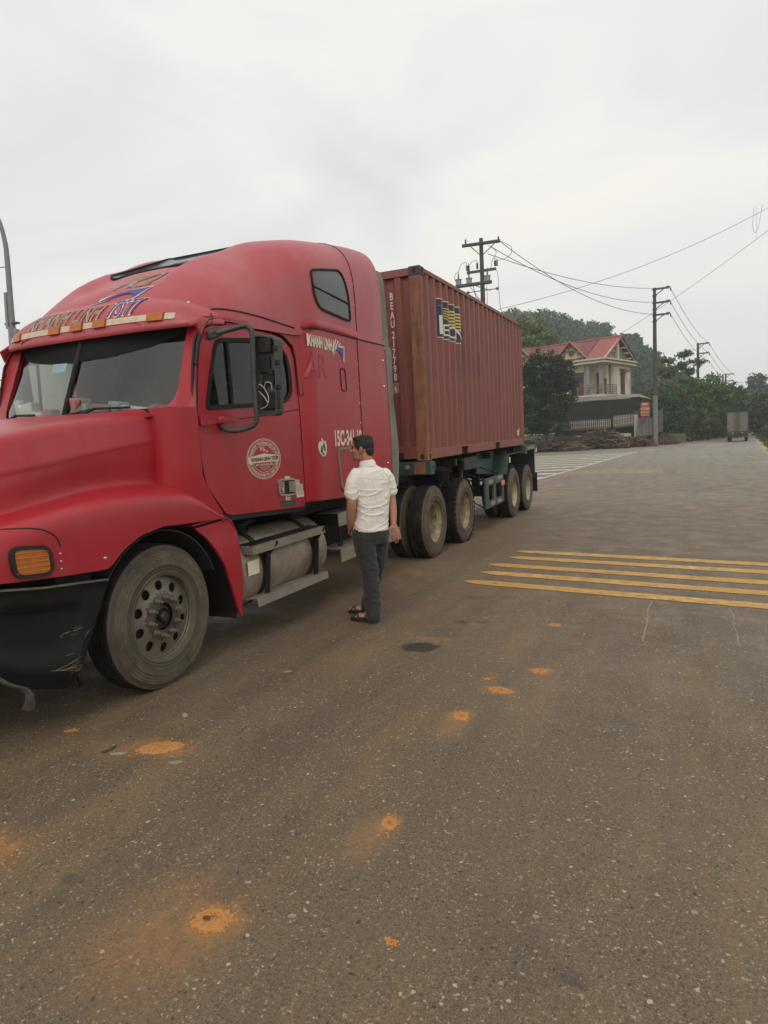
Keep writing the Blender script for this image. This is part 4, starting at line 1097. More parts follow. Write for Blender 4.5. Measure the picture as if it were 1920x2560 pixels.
door_text('KHANH LINH TSTI', BY0, BZ0 - .024, .050, .385, off=.03, o=.007).build('badge_lettering', mat('maroon_ink', (.16, .02, .03), .6), dn, 0)
# sleeper side lettering
def SL(y, z, o=.004): return (X_side(y, z) + o, y, z)
t = text2d('KHANH LINH', .108, width=.47, off=.05)
decal(t, lambda a, b: SL(-3.0 + a, 1.262 + b - .02 * a)).build('side_lettering', M_CREAM, tr, 0)
t = text2d('15C-341.18', .155, width=.62, off=.04)
decal(t, lambda a, b: SL(-2.59 + a, .303 + b)).build('number_lettering', M_CREAM, tr, 0)
# open-book emblem
eb = MB()
for i, (ax, az, bx_, bz_) in enumerate(((-2.50, 1.36, -2.535, 1.22), (-2.455, 1.375, -2.53, 1.215), (-2.405, 1.365, -2.52, 1.215), (-2.36, 1.345, -2.51, 1.21))):
    eb.add([SL(bx_, bz_), SL(bx_ + .012, bz_ + .004), SL(ax + .022, az - .01), SL(ax, az)], [(0, 1, 2, 3)])
cv = cr_([(-2.55, 1.175), (-2.47, 1.255), (-2.38, 1.27), (-2.285, 1.235)], 5) + cr_([(-2.265, 1.345), (-2.36, 1.335), (-2.46, 1.30), (-2.55, 1.175)], 5)[:-1]
cv = cr_([(-2.55, 1.175), (-2.47, 1.245), (-2.38, 1.255), (-2.285, 1.145)], 5) + cr_([(-2.262, 1.315), (-2.36, 1.31), (-2.46, 1.275), (-2.55, 1.175)], 5)[:-1]
pa = panel(cv, lambda a, b: SL(a, b), sp=.05); eb.add(pa.v, pa.f); eb.build('book_emblem', M_WHITE, tr, 0)
cv2 = [( -2.42 + (a + 2.42) * .86, 1.262 + (b - 1.262) * .72) for a, b in cv]
panel(cv2, lambda a, b: SL(a, b, .007), sp=.05).build('book_emblem_fill', M_NAVY, tr, 0)
# ghost of removed lettering
gh = MB(); gt_ = text2d('AR', .24, width=.38, off=.01); g2 = decal(gt_, lambda a, b: SL(-3.04 + a, .97 + b, .0025)); gh.add(g2.v, g2.f)
gh.build('faded_lettering_ghost', mat('ghost_paint', (.37, .018, .028), .45), tr, 0)
# slot handle, torn white sticker, hatch outline
frame_strip(rnd([(-2.385, 1.085), (-2.275, 1.085), (-2.262, .858), (-2.372, .858)], .035, 5), lambda a, b, h: SL(a, b, h - .002), .012, .008).build('vent_slot', M_SEAM, tr, 50)
frame_strip(rnd([(-2.545, .265), (-2.05, .265), (-2.05, -.17), (-2.50, -.17)], .08, 6), lambda a, b, h: SL(a, b, h - .002), .026, .016).build('hatch_seal', M_STRIP, tr, 50)
tn = [(-2.935, .33), (-2.90, .36), (-2.875, .345), (-2.86, .395), (-2.83, .35), (-2.79, .36), (-2.77, .31), (-2.775, .25), (-2.80, .215), (-2.86, .205), (-2.91, .235), (-2.94, .285)][::-1]
panel(tn, lambda a, b: SL(a, b), sp=.05).build('torn_sticker', M_CREAM, tr, 0)
i1 = MB(); i1.add([SL(-2.90, .25, .007), SL(-2.86, .24, .007), SL(-2.865, .31, .007), SL(-2.88, .315, .007)], [(0, 1, 2, 3)]); i1.add([SL(-2.85, .30, .007), SL(-2.81, .25, .007), SL(-2.80, .27, .007), SL(-2.825, .35, .007)], [(0, 1, 2, 3)]); i1.add([SL(-2.87, .225, .007), SL(-2.83, .222, .007), SL(-2.835, .24, .007), SL(-2.868, .238, .007)], [(0, 1, 2, 3)])
i1.build('sticker_print', M_SEAM, tr, 0)
# door hinge line: dark strip between cowl and door
MB().tube([SF(-4.555, .12, .0), SF(-4.562, .64, .0), SF(-4.50, .95, .0)], .012, 6).mirror().build('hinge_seal', M_SEAM, tr, 50)
MB().tube([fcast_side((1.05, -4.23, 1.40)), fcast_side((1.07, -4.28, 1.32))], .005, 6).build('visor_seam', M_SEAM, tr, 0)
# visor rivets
rv = MB()
for y, z in ((-4.30, 1.47), (-4.34, 1.375), (-4.36, 1.33)):
    p = min(vb.v, key=lambda q: abs(q[1] - y) + abs(q[2] - z) + (10 if q[0] < CX else 0)); rv.lathe((p[0] + .002, p[1], p[2]), [(.011, 0), (.008, .006), (.0005, .008)], n=8)
rv.build_each(24, 16, 'rivet', M_CHROME, tr, 40)
# ================================================================== TRAILER
tl_ = thing('container_trailer', 'dark green skeletal semi-trailer with tandem axles carrying the red container', 'trailer', (CX, 5.8, gz(5.8)), 'T')
k = MB()
for sx in (-.55, .55):
    # I beams: shallow neck then deep main beam
    for (y0, y1, z0, z1) in ((-.1, 2.2, -.30, -.05), (2.2, 3.1, -.46, -.05), (3.1, 6.9, -.46, -.05)):
        k.bx(CX + sx - .01, CX + sx + .01, y0, y1, z0, z1)
        k.bx(CX + sx - .08, CX + sx + .08, y0, y1, z0 - .015, z0); k.bx(CX + sx - .08, CX + sx + .08, y0, y1, z1, z1 + .015)
for y in (.6, 1.6, 2.6, 3.7, 4.8, 5.6, 6.6): k.bx(CX - 1.10, CX + 1.10, y - .04, y + .04, -.16, -.05)
k.build('main_frame', M_GREEND, tl_, 0)
# front bolster
b = MB(); b.bx(-2.50, .055, -.055, .10, -.185, -.008); fb_ = b.build('front_bolster', M_GREEN, tl_, 0, bevel=.006)
MB().add([(-.42, -.058, -.06), (-.85, -.058, -.06), (-.85, -.058, -.105), (-.42, -.058, -.105)], [(0, 1, 2, 3)]).move((-.02, 0, 0)).build('reflector', M_REFL, tl_, 0)
MB().lathe((-.285, -.056, -.085), [(.035, 0), (.03, .02), (.026, .05), (.001, .055)], n=14, ax=(0, -1, 0)).build('marker_lamp', mat('dull_lamp', (.30, .17, .11), .5), tl_, 40)
MB().bx(-.19, -.02, -.062, -.056, -.175, -.02).build('rust_patch', M_RUST, tl_, 0)
MB().lathe((.056, .03, -.09), [(.028, 0), (.028, .004), (.001, .004)], n=14).build('lock_hole', M_SEAM, tl_, 0)
# rear bolster and tail
MB().bx(-2.50, .045, 5.90, 6.06, -.19, -.008).build('rear_bolster', M_GREEN, tl_, 0, bevel=.006)
r = MB(); r.bx(-2.45, .03, 6.95, 7.10, -.12, -.03); r.bx(-.02, .03, 6.06, 7.0, -.12, -.035); r.build('tail_rail', M_GREEN, tl_, 0, bevel=.005)
MB().bx(.0, .034, 6.2, 6.9, -.10, -.055).build('reflector', mat('ochre_reflector', (.33, .25, .13), .6), tl_, 0)
MB().bx(-.02, .04, 7.08, 7.16, -.20, -.10).build('tail_lamp', M_REFL, tl_, 0, bevel=.01)
r = MB(); r.bx(-2.40, .0, 7.02, 7.06, -.78, -.12); r.build('tail_plate', M_GREEND, tl_, 0)
MB().bx(-.62, .02, 7.18, 7.20, -1.12, -.68).build('mudflap', M_BLK, tl_, 0)
MB().bx(-2.45, -1.83, 7.18, 7.20, -1.12, -.68).build('mudflap', M_BLK, tl_, 0)
# mudguards over rear wheels: bent plates
prof = [(4.45, -.52), (4.50, -.36), (4.60, -.16), (4.70, -.145), (7.0, -.13)]
k = MB(); k.grid([[(-.01, y, z), (-.62, y, z)] for y, z in prof]); k.thick(.012); k.mirror(); k.build('rear_mudguard', M_GREEN, tl_, 30)
sdp = [(3.32, -.05), (3.32, -.42), (4.46, -.50), (4.52, -.36), (4.60, -.16), (4.60, -.05)][::-1]
panel(sdp[::-1], lambda a, b: (-.30, a, b), sp=.3, th=.02).build('side_plate', M_GREEN, tl_, 0)
MB().bx(-.005, .006, 4.60, 4.68, -.30, -.19).build('reflector', M_CREAM, tl_, 0)
# side guard: ladder frame with struts
sg = MB()
y0, y1, z0, z1 = 2.80, 4.09, -1.02, -.48
sg.bx(-.03, .0, y0, y1, z1 - .14, z1); sg.bx(-.03, .0, y0, y1, z0, z0 + .13)
for a, b_ in ((y0, y0 + .22), (y0 + .56, y0 + .72), (y1 - .12, y1)): sg.bx(-.032, .003, a, b_, z0 + .004, z1 - .004)
sgo = sg.build('side_guard', M_GREEN, tl_, 0, bevel=.004)
st = MB()
for (a, b_) in (((-.03, y0 + .06, -.50), (-.62, 1.95, -.12)), ((-.03, y1 - .12, -.49), (-.62, 3.0, -.10)), ((-.03, y0 + .03, -1.0), (-.62, 2.0, -.45)), ((-.03, y1 - .15, -1.0), (-.62, 3.1, -.5))):
    st.tube([a, b_], .012, 6)
st.bx(-.6, -.03, y0, y0 + .03, -.52, -.49); st.build('guard_strut', M_UNDER, tl_, 0)
for (a, b_, z) in ((y0 + .20, y0 + .48, z1 - .07), (y1 - .42, y1 - .12, z1 - .045), (y0 + .35, y0 + .62, z0 + .07), (y1 - .5, y1 - .2, z0 + .065)):
    MB().bx(-.001, .006, a, b_, z - .03, z + .03).build('reflector', mat('worn_reflector', (.33, .25, .19), .6, var=.4, vscale=30), tl_, 0)
MB().lathe((.004, y0 + .66, z1 - .08), [(.05, 0), (.045, .01), (.001, .012)], n=14).build('marker_lamp', mat('brown_lamp', (.10, .045, .035), .5), tl_, 40)
MB().bx(.0, .03, y1 - .20, y1 - .02, z1 - .21, z1 - .12).build('marker_lamp', mat('orange_lamp', (.60, .25, .14), .5), tl_, 0, bevel=.01)
# landing gear
lg = MB(); lg.bx(-.42, -.30, 2.25, 2.42, -.62, -.12); lg.bx(-.40, -.32, 2.28, 2.39, -.95, -.60); lg.bx(-.46, -.26, 2.2, 2.5, -.99, -.95)
lg.build('landing_leg', M_UNDER, tl_, 0, bevel=.005)
MB().tube([(-.20, 2.10, -.14), (-.20, 2.10, -.40), (-.14, 2.12, -.44), (-.12, 2.24, -.43)], .02, 8).build('crank', mat('rusty_pink', (.24, .11, .09), .6), tl_, 50)
lg2 = MB(); lg2.bx(2 * CX + .30, 2 * CX + .42, 2.25, 2.42, -.95, -.12); lg2.build('landing_leg', M_UNDER, tl_, 0)
MB().bx(-.5, -.1, 1.85, 2.7, -.12, -.06).bx(-.12, -.08, 1.9, 2.6, -.26, -.06).build('landing_bracket', M_GREEND, tl_, 0)
# suspension and axles
ax_ = MB()
for yy in (5.04, 6.35):
    zc = gz(yy) + .503; ax_.bx(CX - .9, CX + .9, yy - .07, yy + .07, zc - .07, zc + .07); ax_.bx(CX - .62, CX - .48, yy - .5, yy + .5, zc + .08, zc + .14); ax_.bx(CX + .48, CX + .62, yy - .5, yy + .5, zc + .08, zc + .14)
    ax_.bx(CX - .62, CX - .48, yy - .62, yy - .5, zc, -.4); ax_.bx(CX + .48, CX + .62, yy - .62, yy - .5, zc, -.4)
ax_.bx(CX - .4, CX + .4, 3.2, 4.4, -.85, -.5)
ax_.build('axle_suspension', M_UNDER, tl_, 0)
M_CRIM = mat('cream_rim', (.44, .38, .27), .7, var=.25, vscale=9, dirt=(.16, .12, .08), dirt_amt=.8, dscale=10)
for yy in (5.04, 6.35):
    dual_wheel(tl_, .0, yy, gz(yy) + .505, 1, rmat=M_CRIM); dual_wheel(tl_, 2 * CX, yy, gz(yy) + .505, -1, rmat=M_CRIM)

# ================================================================== CONTAINER
co = thing('shipping_container', 'rust red corrugated twenty foot shipping container on the green trailer', 'shipping container', (-1.219, 3.03, 0), 'T')
CL, CH, CWD = 6.058, 2.591, 2.438
PIT = .278
def corr(y):
    """depth of side wall below outer plane"""
    q = ((y - .284) % PIT)
    return -.012 - interp(q, [0, .072, .140, .210, .278], [0, 0, .044, .044, 0])
def fcorr(x):
    q = ((x + .445 - .18 + 10 * .25) % .25)
    return interp(q, [0, .11, .14, .22, .25], [.058, .058, .015, .015, .058])
ysb = [.12]
y = .284 - PIT
while y < CL - .12:
    for d in (0, .072, .140, .210):
        if .12 < y + d < CL - .10: ysb.append(y + d)
    y += PIT
ysb.append(CL - .10)
zs = list(np.linspace(.155, CH - .055, 5))
for sgn in (1, -1):
    g = [[((corr(y) if sgn > 0 else -CWD - corr(y)), y, z) for y in ysb] for z in zs]
    sw_ = MB(); sw_.grid(g, flip=sgn < 0); sw_.build('side_wall', M_CONT, co, 15)
xs_ = [-CWD + .10]; x = -.445 + .18 - 9 * .25
while x < -.10:
    for d in (0, .11, .14, .22):
        if -CWD + .10 < x + d < -.12: xs_.append(x + d)
    x += .25
xs_.append(-.12)
fw2 = MB(); fw2.grid([[(x, fcorr(x), z) for x in xs_] for z in (.19, 1.0, 1.8, CH - .10)], flip=False)
fw2.build('end_wall', M_CONT, co, 15); fw2 = MB()
fw2.grid([[(x, CL - fcorr(x), z) for x in xs_] for z in (.19, CH - .10)], flip=True)
fw2.build('end_wall', M_CONT, co, 15)
MB().bx(-CWD + .02, -.02, .03, CL - .03, CH - .035, CH - .02).build('roof_panel', M_CONT, co, 0)
MB().bx(-CWD + .02, -.02, .03, CL - .03, .11, .13).build('floor_panel', M_UNDER, co, 0)
for x0, x1 in ((-.062, -.004), (-CWD + .004, -CWD + .062)): MB().bx(x0, x1, .17, CL - .17, CH - .066, CH - .008).build('top_side_rail', M_CONTR, co, 0, bevel=.005)
for a_, b_ in ((.003, .06), (CL - .06, CL - .003)): MB().bx(-CWD + .17, -.165, a_, b_, CH - .115, CH - .014).build('top_end_rail', M_CONTR, co, 0, bevel=.005)
# bottom side rail with forklift pockets
for x0, x1 in ((-.05, -.006), (-CWD + .006, -CWD + .05)):
    k = MB(); 
    for a, b_ in ((.17, 1.56), (1.92, 3.62), (3.97, CL - .17)): k.bx(x0, x1, a, b_, .018, .158)
    for a, b_ in ((1.561, 1.919), (3.621, 3.969)): k.bx(x0, x1, a, b_, .135, .156)
    k.build('bottom_side_rail', M_CONTR, co, 0, bevel=.004)
MB().bx(-CWD + .03, -.06, 1.57, 1.91, .02, .13).bx(-CWD + .03, -.06, 3.63, 3.96, .02, .13).build('forklift_pocket', M_DARKIN, co, 0)
for y0_, y1_ in ((.004, .05), (CL - .05, CL - .004)): MB().bx(-CWD + .17, -.165, y0_, y1_, .03, .20).build('bottom_end_rail', M_CONT, co, 0, bevel=.005)
MB().bx(-.70, -.36, .0, .002, .03, .12).build('tunnel_recess', M_DARKIN, co, 0)
# corner posts and castings
for xa in (0, 1):
    for ya in (0, 1):
        k = MB()
        X0, X1 = (-.165, -.003) if xa == 0 else (-CWD + .003, -CWD + .165)
        Y0, Y1 = (.003, .05) if ya == 0 else (CL - .05, CL - .003)
        k.bx(X0, X1, Y0, Y1, .12, CH - .12)
        Y0, Y1 = (.003, .12) if ya == 0 else (CL - .12, CL - .003)
        X0, X1 = (-.05, -.004) if xa == 0 else (-CWD + .004, -CWD + .05)
        k.bx(X0, X1, Y0 + (.048 if ya == 0 else 0), Y1 - (.048 if ya else 0), .12, CH - .12)
        k.build('corner_post', M_RUST, co, 0, bevel=.008)
        for za in (0, 1):
            X0, X1 = (-.162, 0) if xa == 0 else (-CWD, -CWD + .162)
            Y0, Y1 = (0, .178) if ya == 0 else (CL - .178, CL)
            Z0, Z1 = (0, .118) if za == 0 else (CH - .118, CH)
            c = MB().bx(X0, X1, Y0, Y1, Z0, Z1).build('corner_casting', M_CAST if za else M_RUST, co, 0, bevel=.008)
            zc = (Z0 + Z1) / 2; h = MB()
            sx = 1 if xa == 0 else -1; xf = .0015 if xa == 0 else -CWD - .0015
            h.lathe((xf, (Y0 + Y1) / 2, zc), [(.001, sx * .0), (.028, 0)], n=16)
            h.v = [(x, y, zc + (z - zc) * 1.35) for x, y, z in h.v]
            yf = -.0015 if ya == 0 else CL + .0015
            h2 = MB().lathe(((X0 + X1) / 2, yf, zc), [(.001, 0), (.032, 0)], n=16, ax=(0, 1, 0)); h2.v = [(x, y, zc + (z - zc) * 1.2) for x, y, z in h2.v]
            h.add(h2.v, h2.f); h.build('casting_hole', M_DARKIN, c, 0)
# vertical number on the front wall
zt = 2.31
for i, c_ in enumerate(['B', 'E', 'A', 'U', None, '2', '1', '7', '7', '9', '8']):
    pass
seq = [('B', 2.20), ('E', 2.075), ('A', 1.95), ('U', 1.835), ('2', 1.685), ('1', 1.572), ('7', 1.455), ('7', 1.345), ('9', 1.232), ('8', 1.118), ('6', .965)]
fm_ = MB()
for c_, z in seq:
    t = text2d(c_, .100, width=None, xs=.66, align='CENTER', off=.02)
    q = decal(t, lambda a, b: (-.445 + a, fcorr(-.445) - .004, z + b)); fm_.add(q.v, q.f)
bx0, bx1, bz0, bz1 = -.485, -.405, .948, 1.078
for (a, b_, c2, d) in ((bx0, bx1, bz0, bz0 + .006), (bx0, bx1, bz1 - .006, bz1), (bx0, bx0 + .006, bz0, bz1), (bx1 - .006, bx1, bz0, bz1)):
    yy_ = fcorr(-.445) - .004; fm_.add([(a, yy_, c2), (b_, yy_, c2), (b_, yy_, d), (a, yy_, d)], [(0, 1, 2, 3)])
fm_.build('serial_lettering', mat('white_marking', (.72, .62, .58), .6), co, 0)
# logo panel that follows the corrugation
def corr_sheet(y0, y1, z0f, z1f, off, cuts=None):
    yy = sorted(set([y0, y1] + [q for q in ysb if y0 < q < y1] + list(np.linspace(y0, y1, 30))))
    return [[(corr(y) + off, y, z0f(y)) for y in yy], [(corr(y) + off, y, z1f(y)) for y in yy]]
LY0, LY1, LZ0, LZ1 = .665, 1.79, 1.735, 2.29
lg_ = MB(); lg_.grid(corr_sheet(LY0, LY1, lambda y: LZ0, lambda y: LZ1, .003))
lgo = lg_.build('logo_panel', mat('navy_panel', (.022, .024, .055), .45, var=.1), co, 15)
bdr = MB()
for a, b_ in ((LZ0 - .004, LZ0 + .012), (LZ1 - .012, LZ1 + .004)): bdr.grid(corr_sheet(LY0, LY1, lambda y: a, lambda y: b_, .006))
bdr.grid(corr_sheet(LY0 - .004, LY0 + .012, lambda y: LZ0, lambda y: LZ1, .006))
bdr.build('logo_border', mat('peach_border', (.66, .45, .28), .6), lgo, 15)
yb_ = MB()
for i in range(6):
    f0 = lambda y, i=i: 2.19 - i * .040 * sstep(.75, 1.3, y) ** .8 - i * .008
    th_ = lambda y: .004 + .020 * sstep(.85, 1.35, y)
    ys0 = [.80, .92, .92, .95, 1.02, 1.25][i]
    yb_.grid(corr_sheet(ys0, LY1, lambda y: f0(y) - th_(y), f0, .006))
yb_.build('logo_stripes', mat('yellow_stripe', (.68, .50, .09), .5), lgo, 15)
def corr_text(body, y0, z0, h, w, off=.004, name='logo_lettering', m=None, par=None, o2=.0):
    vs, fs, _ = text2d(body, h, width=w, off=o2)
    me = bpy.data.meshes.new('t'); me.from_pydata([(a + y0, b + z0, 0) for a, b in vs], [], fs); b = bmesh.new(); b.from_mesh(me)
    for q in ysb:
        if y0 < q < y0 + w: bmesh.ops.bisect_plane(b, geom=b.verts[:] + b.edges[:] + b.faces[:], plane_co=(q, 0, 0), plane_no=(1, 0, 0))
    k = MB(); b.verts.ensure_lookup_table(); idx = {v: i for i, v in enumerate(b.verts)}
    k.add([(corr(v.co.x) + off, v.co.x, v.co.y) for v in b.verts], [tuple(idx[v] for v in f.verts) for f in b.faces])
    b.free(); bpy.data.meshes.remove(me)
    return k
lt = MB()
for c_, y0_, w_, h_ in (('B', .68, .15, .47), ('E', .955, .17, .25), ('A', 1.13, .13, .25), ('C', 1.23, .17, .25), ('O', 1.36, .15, .25), ('N', 1.53, .20, .25)):
    pass
for c_, y0_, w_, h_, zz in (('I', .690, .022, .40, 1.78), ('1', .800, .075, .28, 1.79), ('E', 1.02, .15, .175, 1.79), ('A', 1.16, .07, .175, 1.79), ('O', 1.27, .23, .185, 1.785), ('N', 1.58, .21, .185, 1.785)):
    q = corr_text(c_, y0_, zz, h_, w_, .008, o2=.006); lt.add(q.v, q.f)
lt.build('logo_lettering', mat('ivory_letter', (.70, .66, .55), .6), lgo, 0)
# dark stain patches and small plates on the side wall
for (y0_, y1_, z0_, z1_) in ((1.83, 2.0, 1.30, 2.0), (2.2, 2.45, 1.30, 1.95), (2.62, 2.80, 1.32, 1.75), (3.95, 4.1, .55, .85), (4.3, 4.4, .5, .8)):
    sp2 = MB(); sp2.grid(corr_sheet(y0_, y1_, lambda y: z0_ + .04 * math.sin(y * 40), lambda y: z1_ + .05 * math.sin(y * 31), .0015)); sp2.build('stain_patch', mat('dark_stain', (.15, .048, .042), .5, var=.2), co, 15)
mk = MB()
for (y0_, z0_, h_) in ((5.15, 2.18, .13), (5.66, 1.18, .16), (5.52, .22, .12), (5.58, .30, .08)): mk.grid(corr_sheet(y0_, y0_ + .05, lambda y: z0_, lambda y: z0_ + h_, .004))
mk.build('data_plate', mat('pale_plate', (.55, .45, .40), .6), co, 0)
# ================================================================== GROUND, ROAD
def leaf_material():
    m = bpy.data.materials.new('foliage'); m.use_nodes = True
    nt = m.node_tree; N = nt.nodes; L = nt.links; b = N['Principled BSDF']; o = [n for n in N if n.type == 'OUTPUT_MATERIAL'][0]
    a = N.new('ShaderNodeAttribute'); a.attribute_name = 'tone'
    L.new(a.outputs['Color'], b.inputs['Base Color']); b.inputs['Roughness'].default_value = .55; b.inputs['Specular IOR Level'].default_value = .3
    t = N.new('ShaderNodeBsdfTranslucent'); L.new(a.outputs['Color'], t.inputs[0]); mx = N.new('ShaderNodeMixShader'); mx.inputs[0].default_value = .3
    L.new(b.outputs[0], mx.inputs[1]); L.new(t.outputs[0], mx.inputs[2]); L.new(mx.outputs[0], o.inputs[0])
    return m
M_LEAF = leaf_material()
rng = np.random.default_rng(5)
def leaf_obj(name, cen, size, col, parent=None, aspect=1.0, up=0.0, rot_tilt=None):
    """many small leaf faces: cen (N,3), size (N,), col (N,3)"""
    n = len(cen); nr = rng.normal(size=(n, 3)); nr[:, 2] = np.abs(nr[:, 2]) + up; nr /= np.linalg.norm(nr, axis=1)[:, None]
    a = np.cross(nr, rng.normal(size=(n, 3))); a /= np.linalg.norm(a, axis=1)[:, None]; b = np.cross(nr, a)
    s = size[:, None]
    q = np.stack([cen - a * s * aspect, cen - b * s * .5, cen + a * s * aspect, cen + b * s * .5], 1)
    q[:, 1] += a * s * rng.uniform(-.3, .3, (n, 1)); q[:, 3] += nr * s * .2
    V = q.reshape(-1, 3)
    if parent is not None: V = V - np.array(ORG[root_of(parent).name])
    me = bpy.data.meshes.new(name); me.vertices.add(4 * n); me.vertices.foreach_set('co', V.astype(np.float32).ravel())
    me.loops.add(4 * n); me.loops.foreach_set('vertex_index', np.arange(4 * n, dtype=np.int32)); me.polygons.add(n)
    me.polygons.foreach_set('loop_start', np.arange(0, 4 * n, 4, dtype=np.int32))
    me.update()
    at = me.attributes.new('tone', 'FLOAT_COLOR', 'POINT'); c4 = np.ones((n, 4, 4), np.float32); c4[:, :, :3] = col[:, None, :]
    at.data.foreach_set('color', c4.ravel()); me.materials.append(M_LEAF); me.validate()
    o = bpy.data.objects.new(name, me); COL.objects.link(o)
    if parent is not None: o.parent = parent
    return o
def crown_pts(ells, nclump, nleaf, spread, col, cvar=.3, hollow=.62):
    """ells: (cx,cy,cz,rx,ry,rz); clumps near the shell"""
    C_, K = [], []
    w = np.array([e[3] * e[5] for e in ells]); w = w / w.sum()
    for e, f in zip(ells, w):
        k = max(3, int(nclump * f)); d = rng.normal(size=(k, 3)); d /= np.linalg.norm(d, axis=1)[:, None]
        rr = rng.uniform(hollow, 1.03, (k, 1)); c = np.array(e[:3]) + d * rr * np.array(e[3:])
        c[:, 2] = np.maximum(c[:, 2], e[2] - e[5] * .8)
        tone = np.exp(rng.normal(0, cvar, (k, 1))) * (1 + rng.normal(0, .10, (k, 3)))
        lp = c[:, None, :] + rng.normal(size=(k, nleaf, 3)) * np.array([spread, spread, spread * .6])
        t2 = tone[:, None, :] * np.exp(rng.normal(0, .22, (k, nleaf, 1))) * np.array(col)
        C_.append(lp.reshape(-1, 3)); K.append(t2.reshape(-1, 3))
    return np.concatenate(C_), np.clip(np.concatenate(K), .004, .35)
M_BARK = mat('bark', (.075, .060, .045), .9, var=.3, vscale=4, bump=.3, bscale=10)
def limb_mb(k, base, tips, r0):
    for t in tips:
        b = Vector(base); q = Vector(t); mid = b.lerp(q, .5) + Vector((rng.uniform(-.2, .2), rng.uniform(-.2, .2), .25)) * (q - b).length * .25
        k.tube(cr_([tuple(b), tuple(mid), tuple(q)], 4), [r0 * (1 - .85 * i / 8) for i in range(9)], 6)
def tree(name, label, x, y, z0, ells, nclump, nleaf, leaf, spread, col, tr0=.18, group=None, cvar=.3, tips=None, lean=0, hollow=.62):
    o = thing(name, label, 'tree', (x, y, z0), 'W', group)
    top = max(e[2] for e in ells); k = MB()
    fork = Vector((x + lean, y, z0 + (top - z0) * .55))
    k.tube(cr_([(x, y, z0 - .3), (x + lean * .4, y, z0 + (top - z0) * .3), tuple(fork)], 4), [tr0 * (1 - .4 * i / 8) for i in range(9)], 8)
    limb_mb(k, fork, [(e[0], e[1], e[2] + e[5] * .4) for e in ells] + [(e[0] + e[3] * .6 * rng.uniform(-1, 1), e[1], e[2] + e[5] * .5 * rng.uniform(0, 1)) for e in ells], tr0 * .55)
    k.build('trunk', M_BARK, o, 60)
    c, kc = crown_pts(ells, nclump, nleaf, spread, col, cvar, hollow)
    leaf_obj('crown', c, rng.uniform(.6, 1.3, len(c)) * leaf, kc, o)
    return o

# left kerb line of the main road / far side of the junction
EDGE = [(-90, 47), (-45, 51), (-22, 54.5), (-10.3, 58.3), (-6.8, 59.6), (-3.9, 64.9), (-2.0, 72.0), (-.6, 79), (1.6, 97), (5.2, 140), (8.7, 172), (13.0, 203), (20.5, 247), (30, 290)]
REDGE = [(44, 290), (31, 250), (18.6, 172), (14.6, 130), (10.45, 75.5), (7.7, 37), (6.6, 10), (6.2, -30)]
def pl_dist(p, pl):
    best = 1e9
    for a, b in zip(pl, pl[1:]):
        ax, ay = a; bx, by = b; dx, dy = bx - ax, by - ay
        t = max(0, min(1, ((p[0] - ax) * dx + (p[1] - ay) * dy) / (dx * dx + dy * dy)))
        best = min(best, math.hypot(p[0] - ax - t * dx, p[1] - ay - t * dy))
    return best
ROADP = EDGE + REDGE + [(-90, -30)]
CREST = ([-.60, -.45, -.33, -.233, -.20, -.17, -.155, -.135, -.112, -.087, -.073, -.057, -.044, -.032, -.0055, .02, .06, .12, .3],
         [.02, .08, .155, .170, .165, .163, .156, .148, .140, .122, .121, .110, .098, .085, .066, .05, .03, .02, .02])
def hill_h(x, y):
    d = math.hypot(x - 3.2, y + 8.6)
    if y < 20: return 0
    a = (x - 3.2) / (y + 8.6)
    e = interp(a, *CREST)
    h = max(0, 1.65 + e * 290 - 10.5) * sstep(118, 285, d) 
    if d > 290: h *= 1 - .5 * sstep(290, 420, d)
    return max(0, h)
def land(x, y):
    p = (x, y)
    if inpoly(p, ROADP): return -.05
    dl = pl_dist(p, EDGE); dr = pl_dist(p, REDGE)
    if dl < dr or x < 0:
        b = .05 + .30 * sstep(0, 2.0, dl) + 1.35 * sstep(1.5, 8, dl)
    else:
        b = .02 + .45 * sstep(.3, 4, dr) + .8 * sstep(4, 20, dr)
    return b + hill_h(x, y)
def axis_(lo, hi, f0, f1, s0, s1):
    out = [lo]; 
    while out[-1] < hi:
        x = out[-1]; out.append(x + (s0 if f0 <= x <= f1 else s1))
    return out
gx = axis_(-420, 420, -32, 26, 1.0, 12); gy = axis_(-60, 620, 40, 130, 1.0, 10)
gm = MB(); gm.grid([[(x, y, land(x, y)) for x in gx] for y in gy])
M_GROUND = mat('soil_and_grass', (.095, .070, .038), .95, var=.35, vscale=.5, dirt=(.050, .080, .022), dirt_amt=.95, dscale=.35, bump=.3, bscale=6)
kind(gm.build('ground', M_GROUND, None, 60), 'structure')

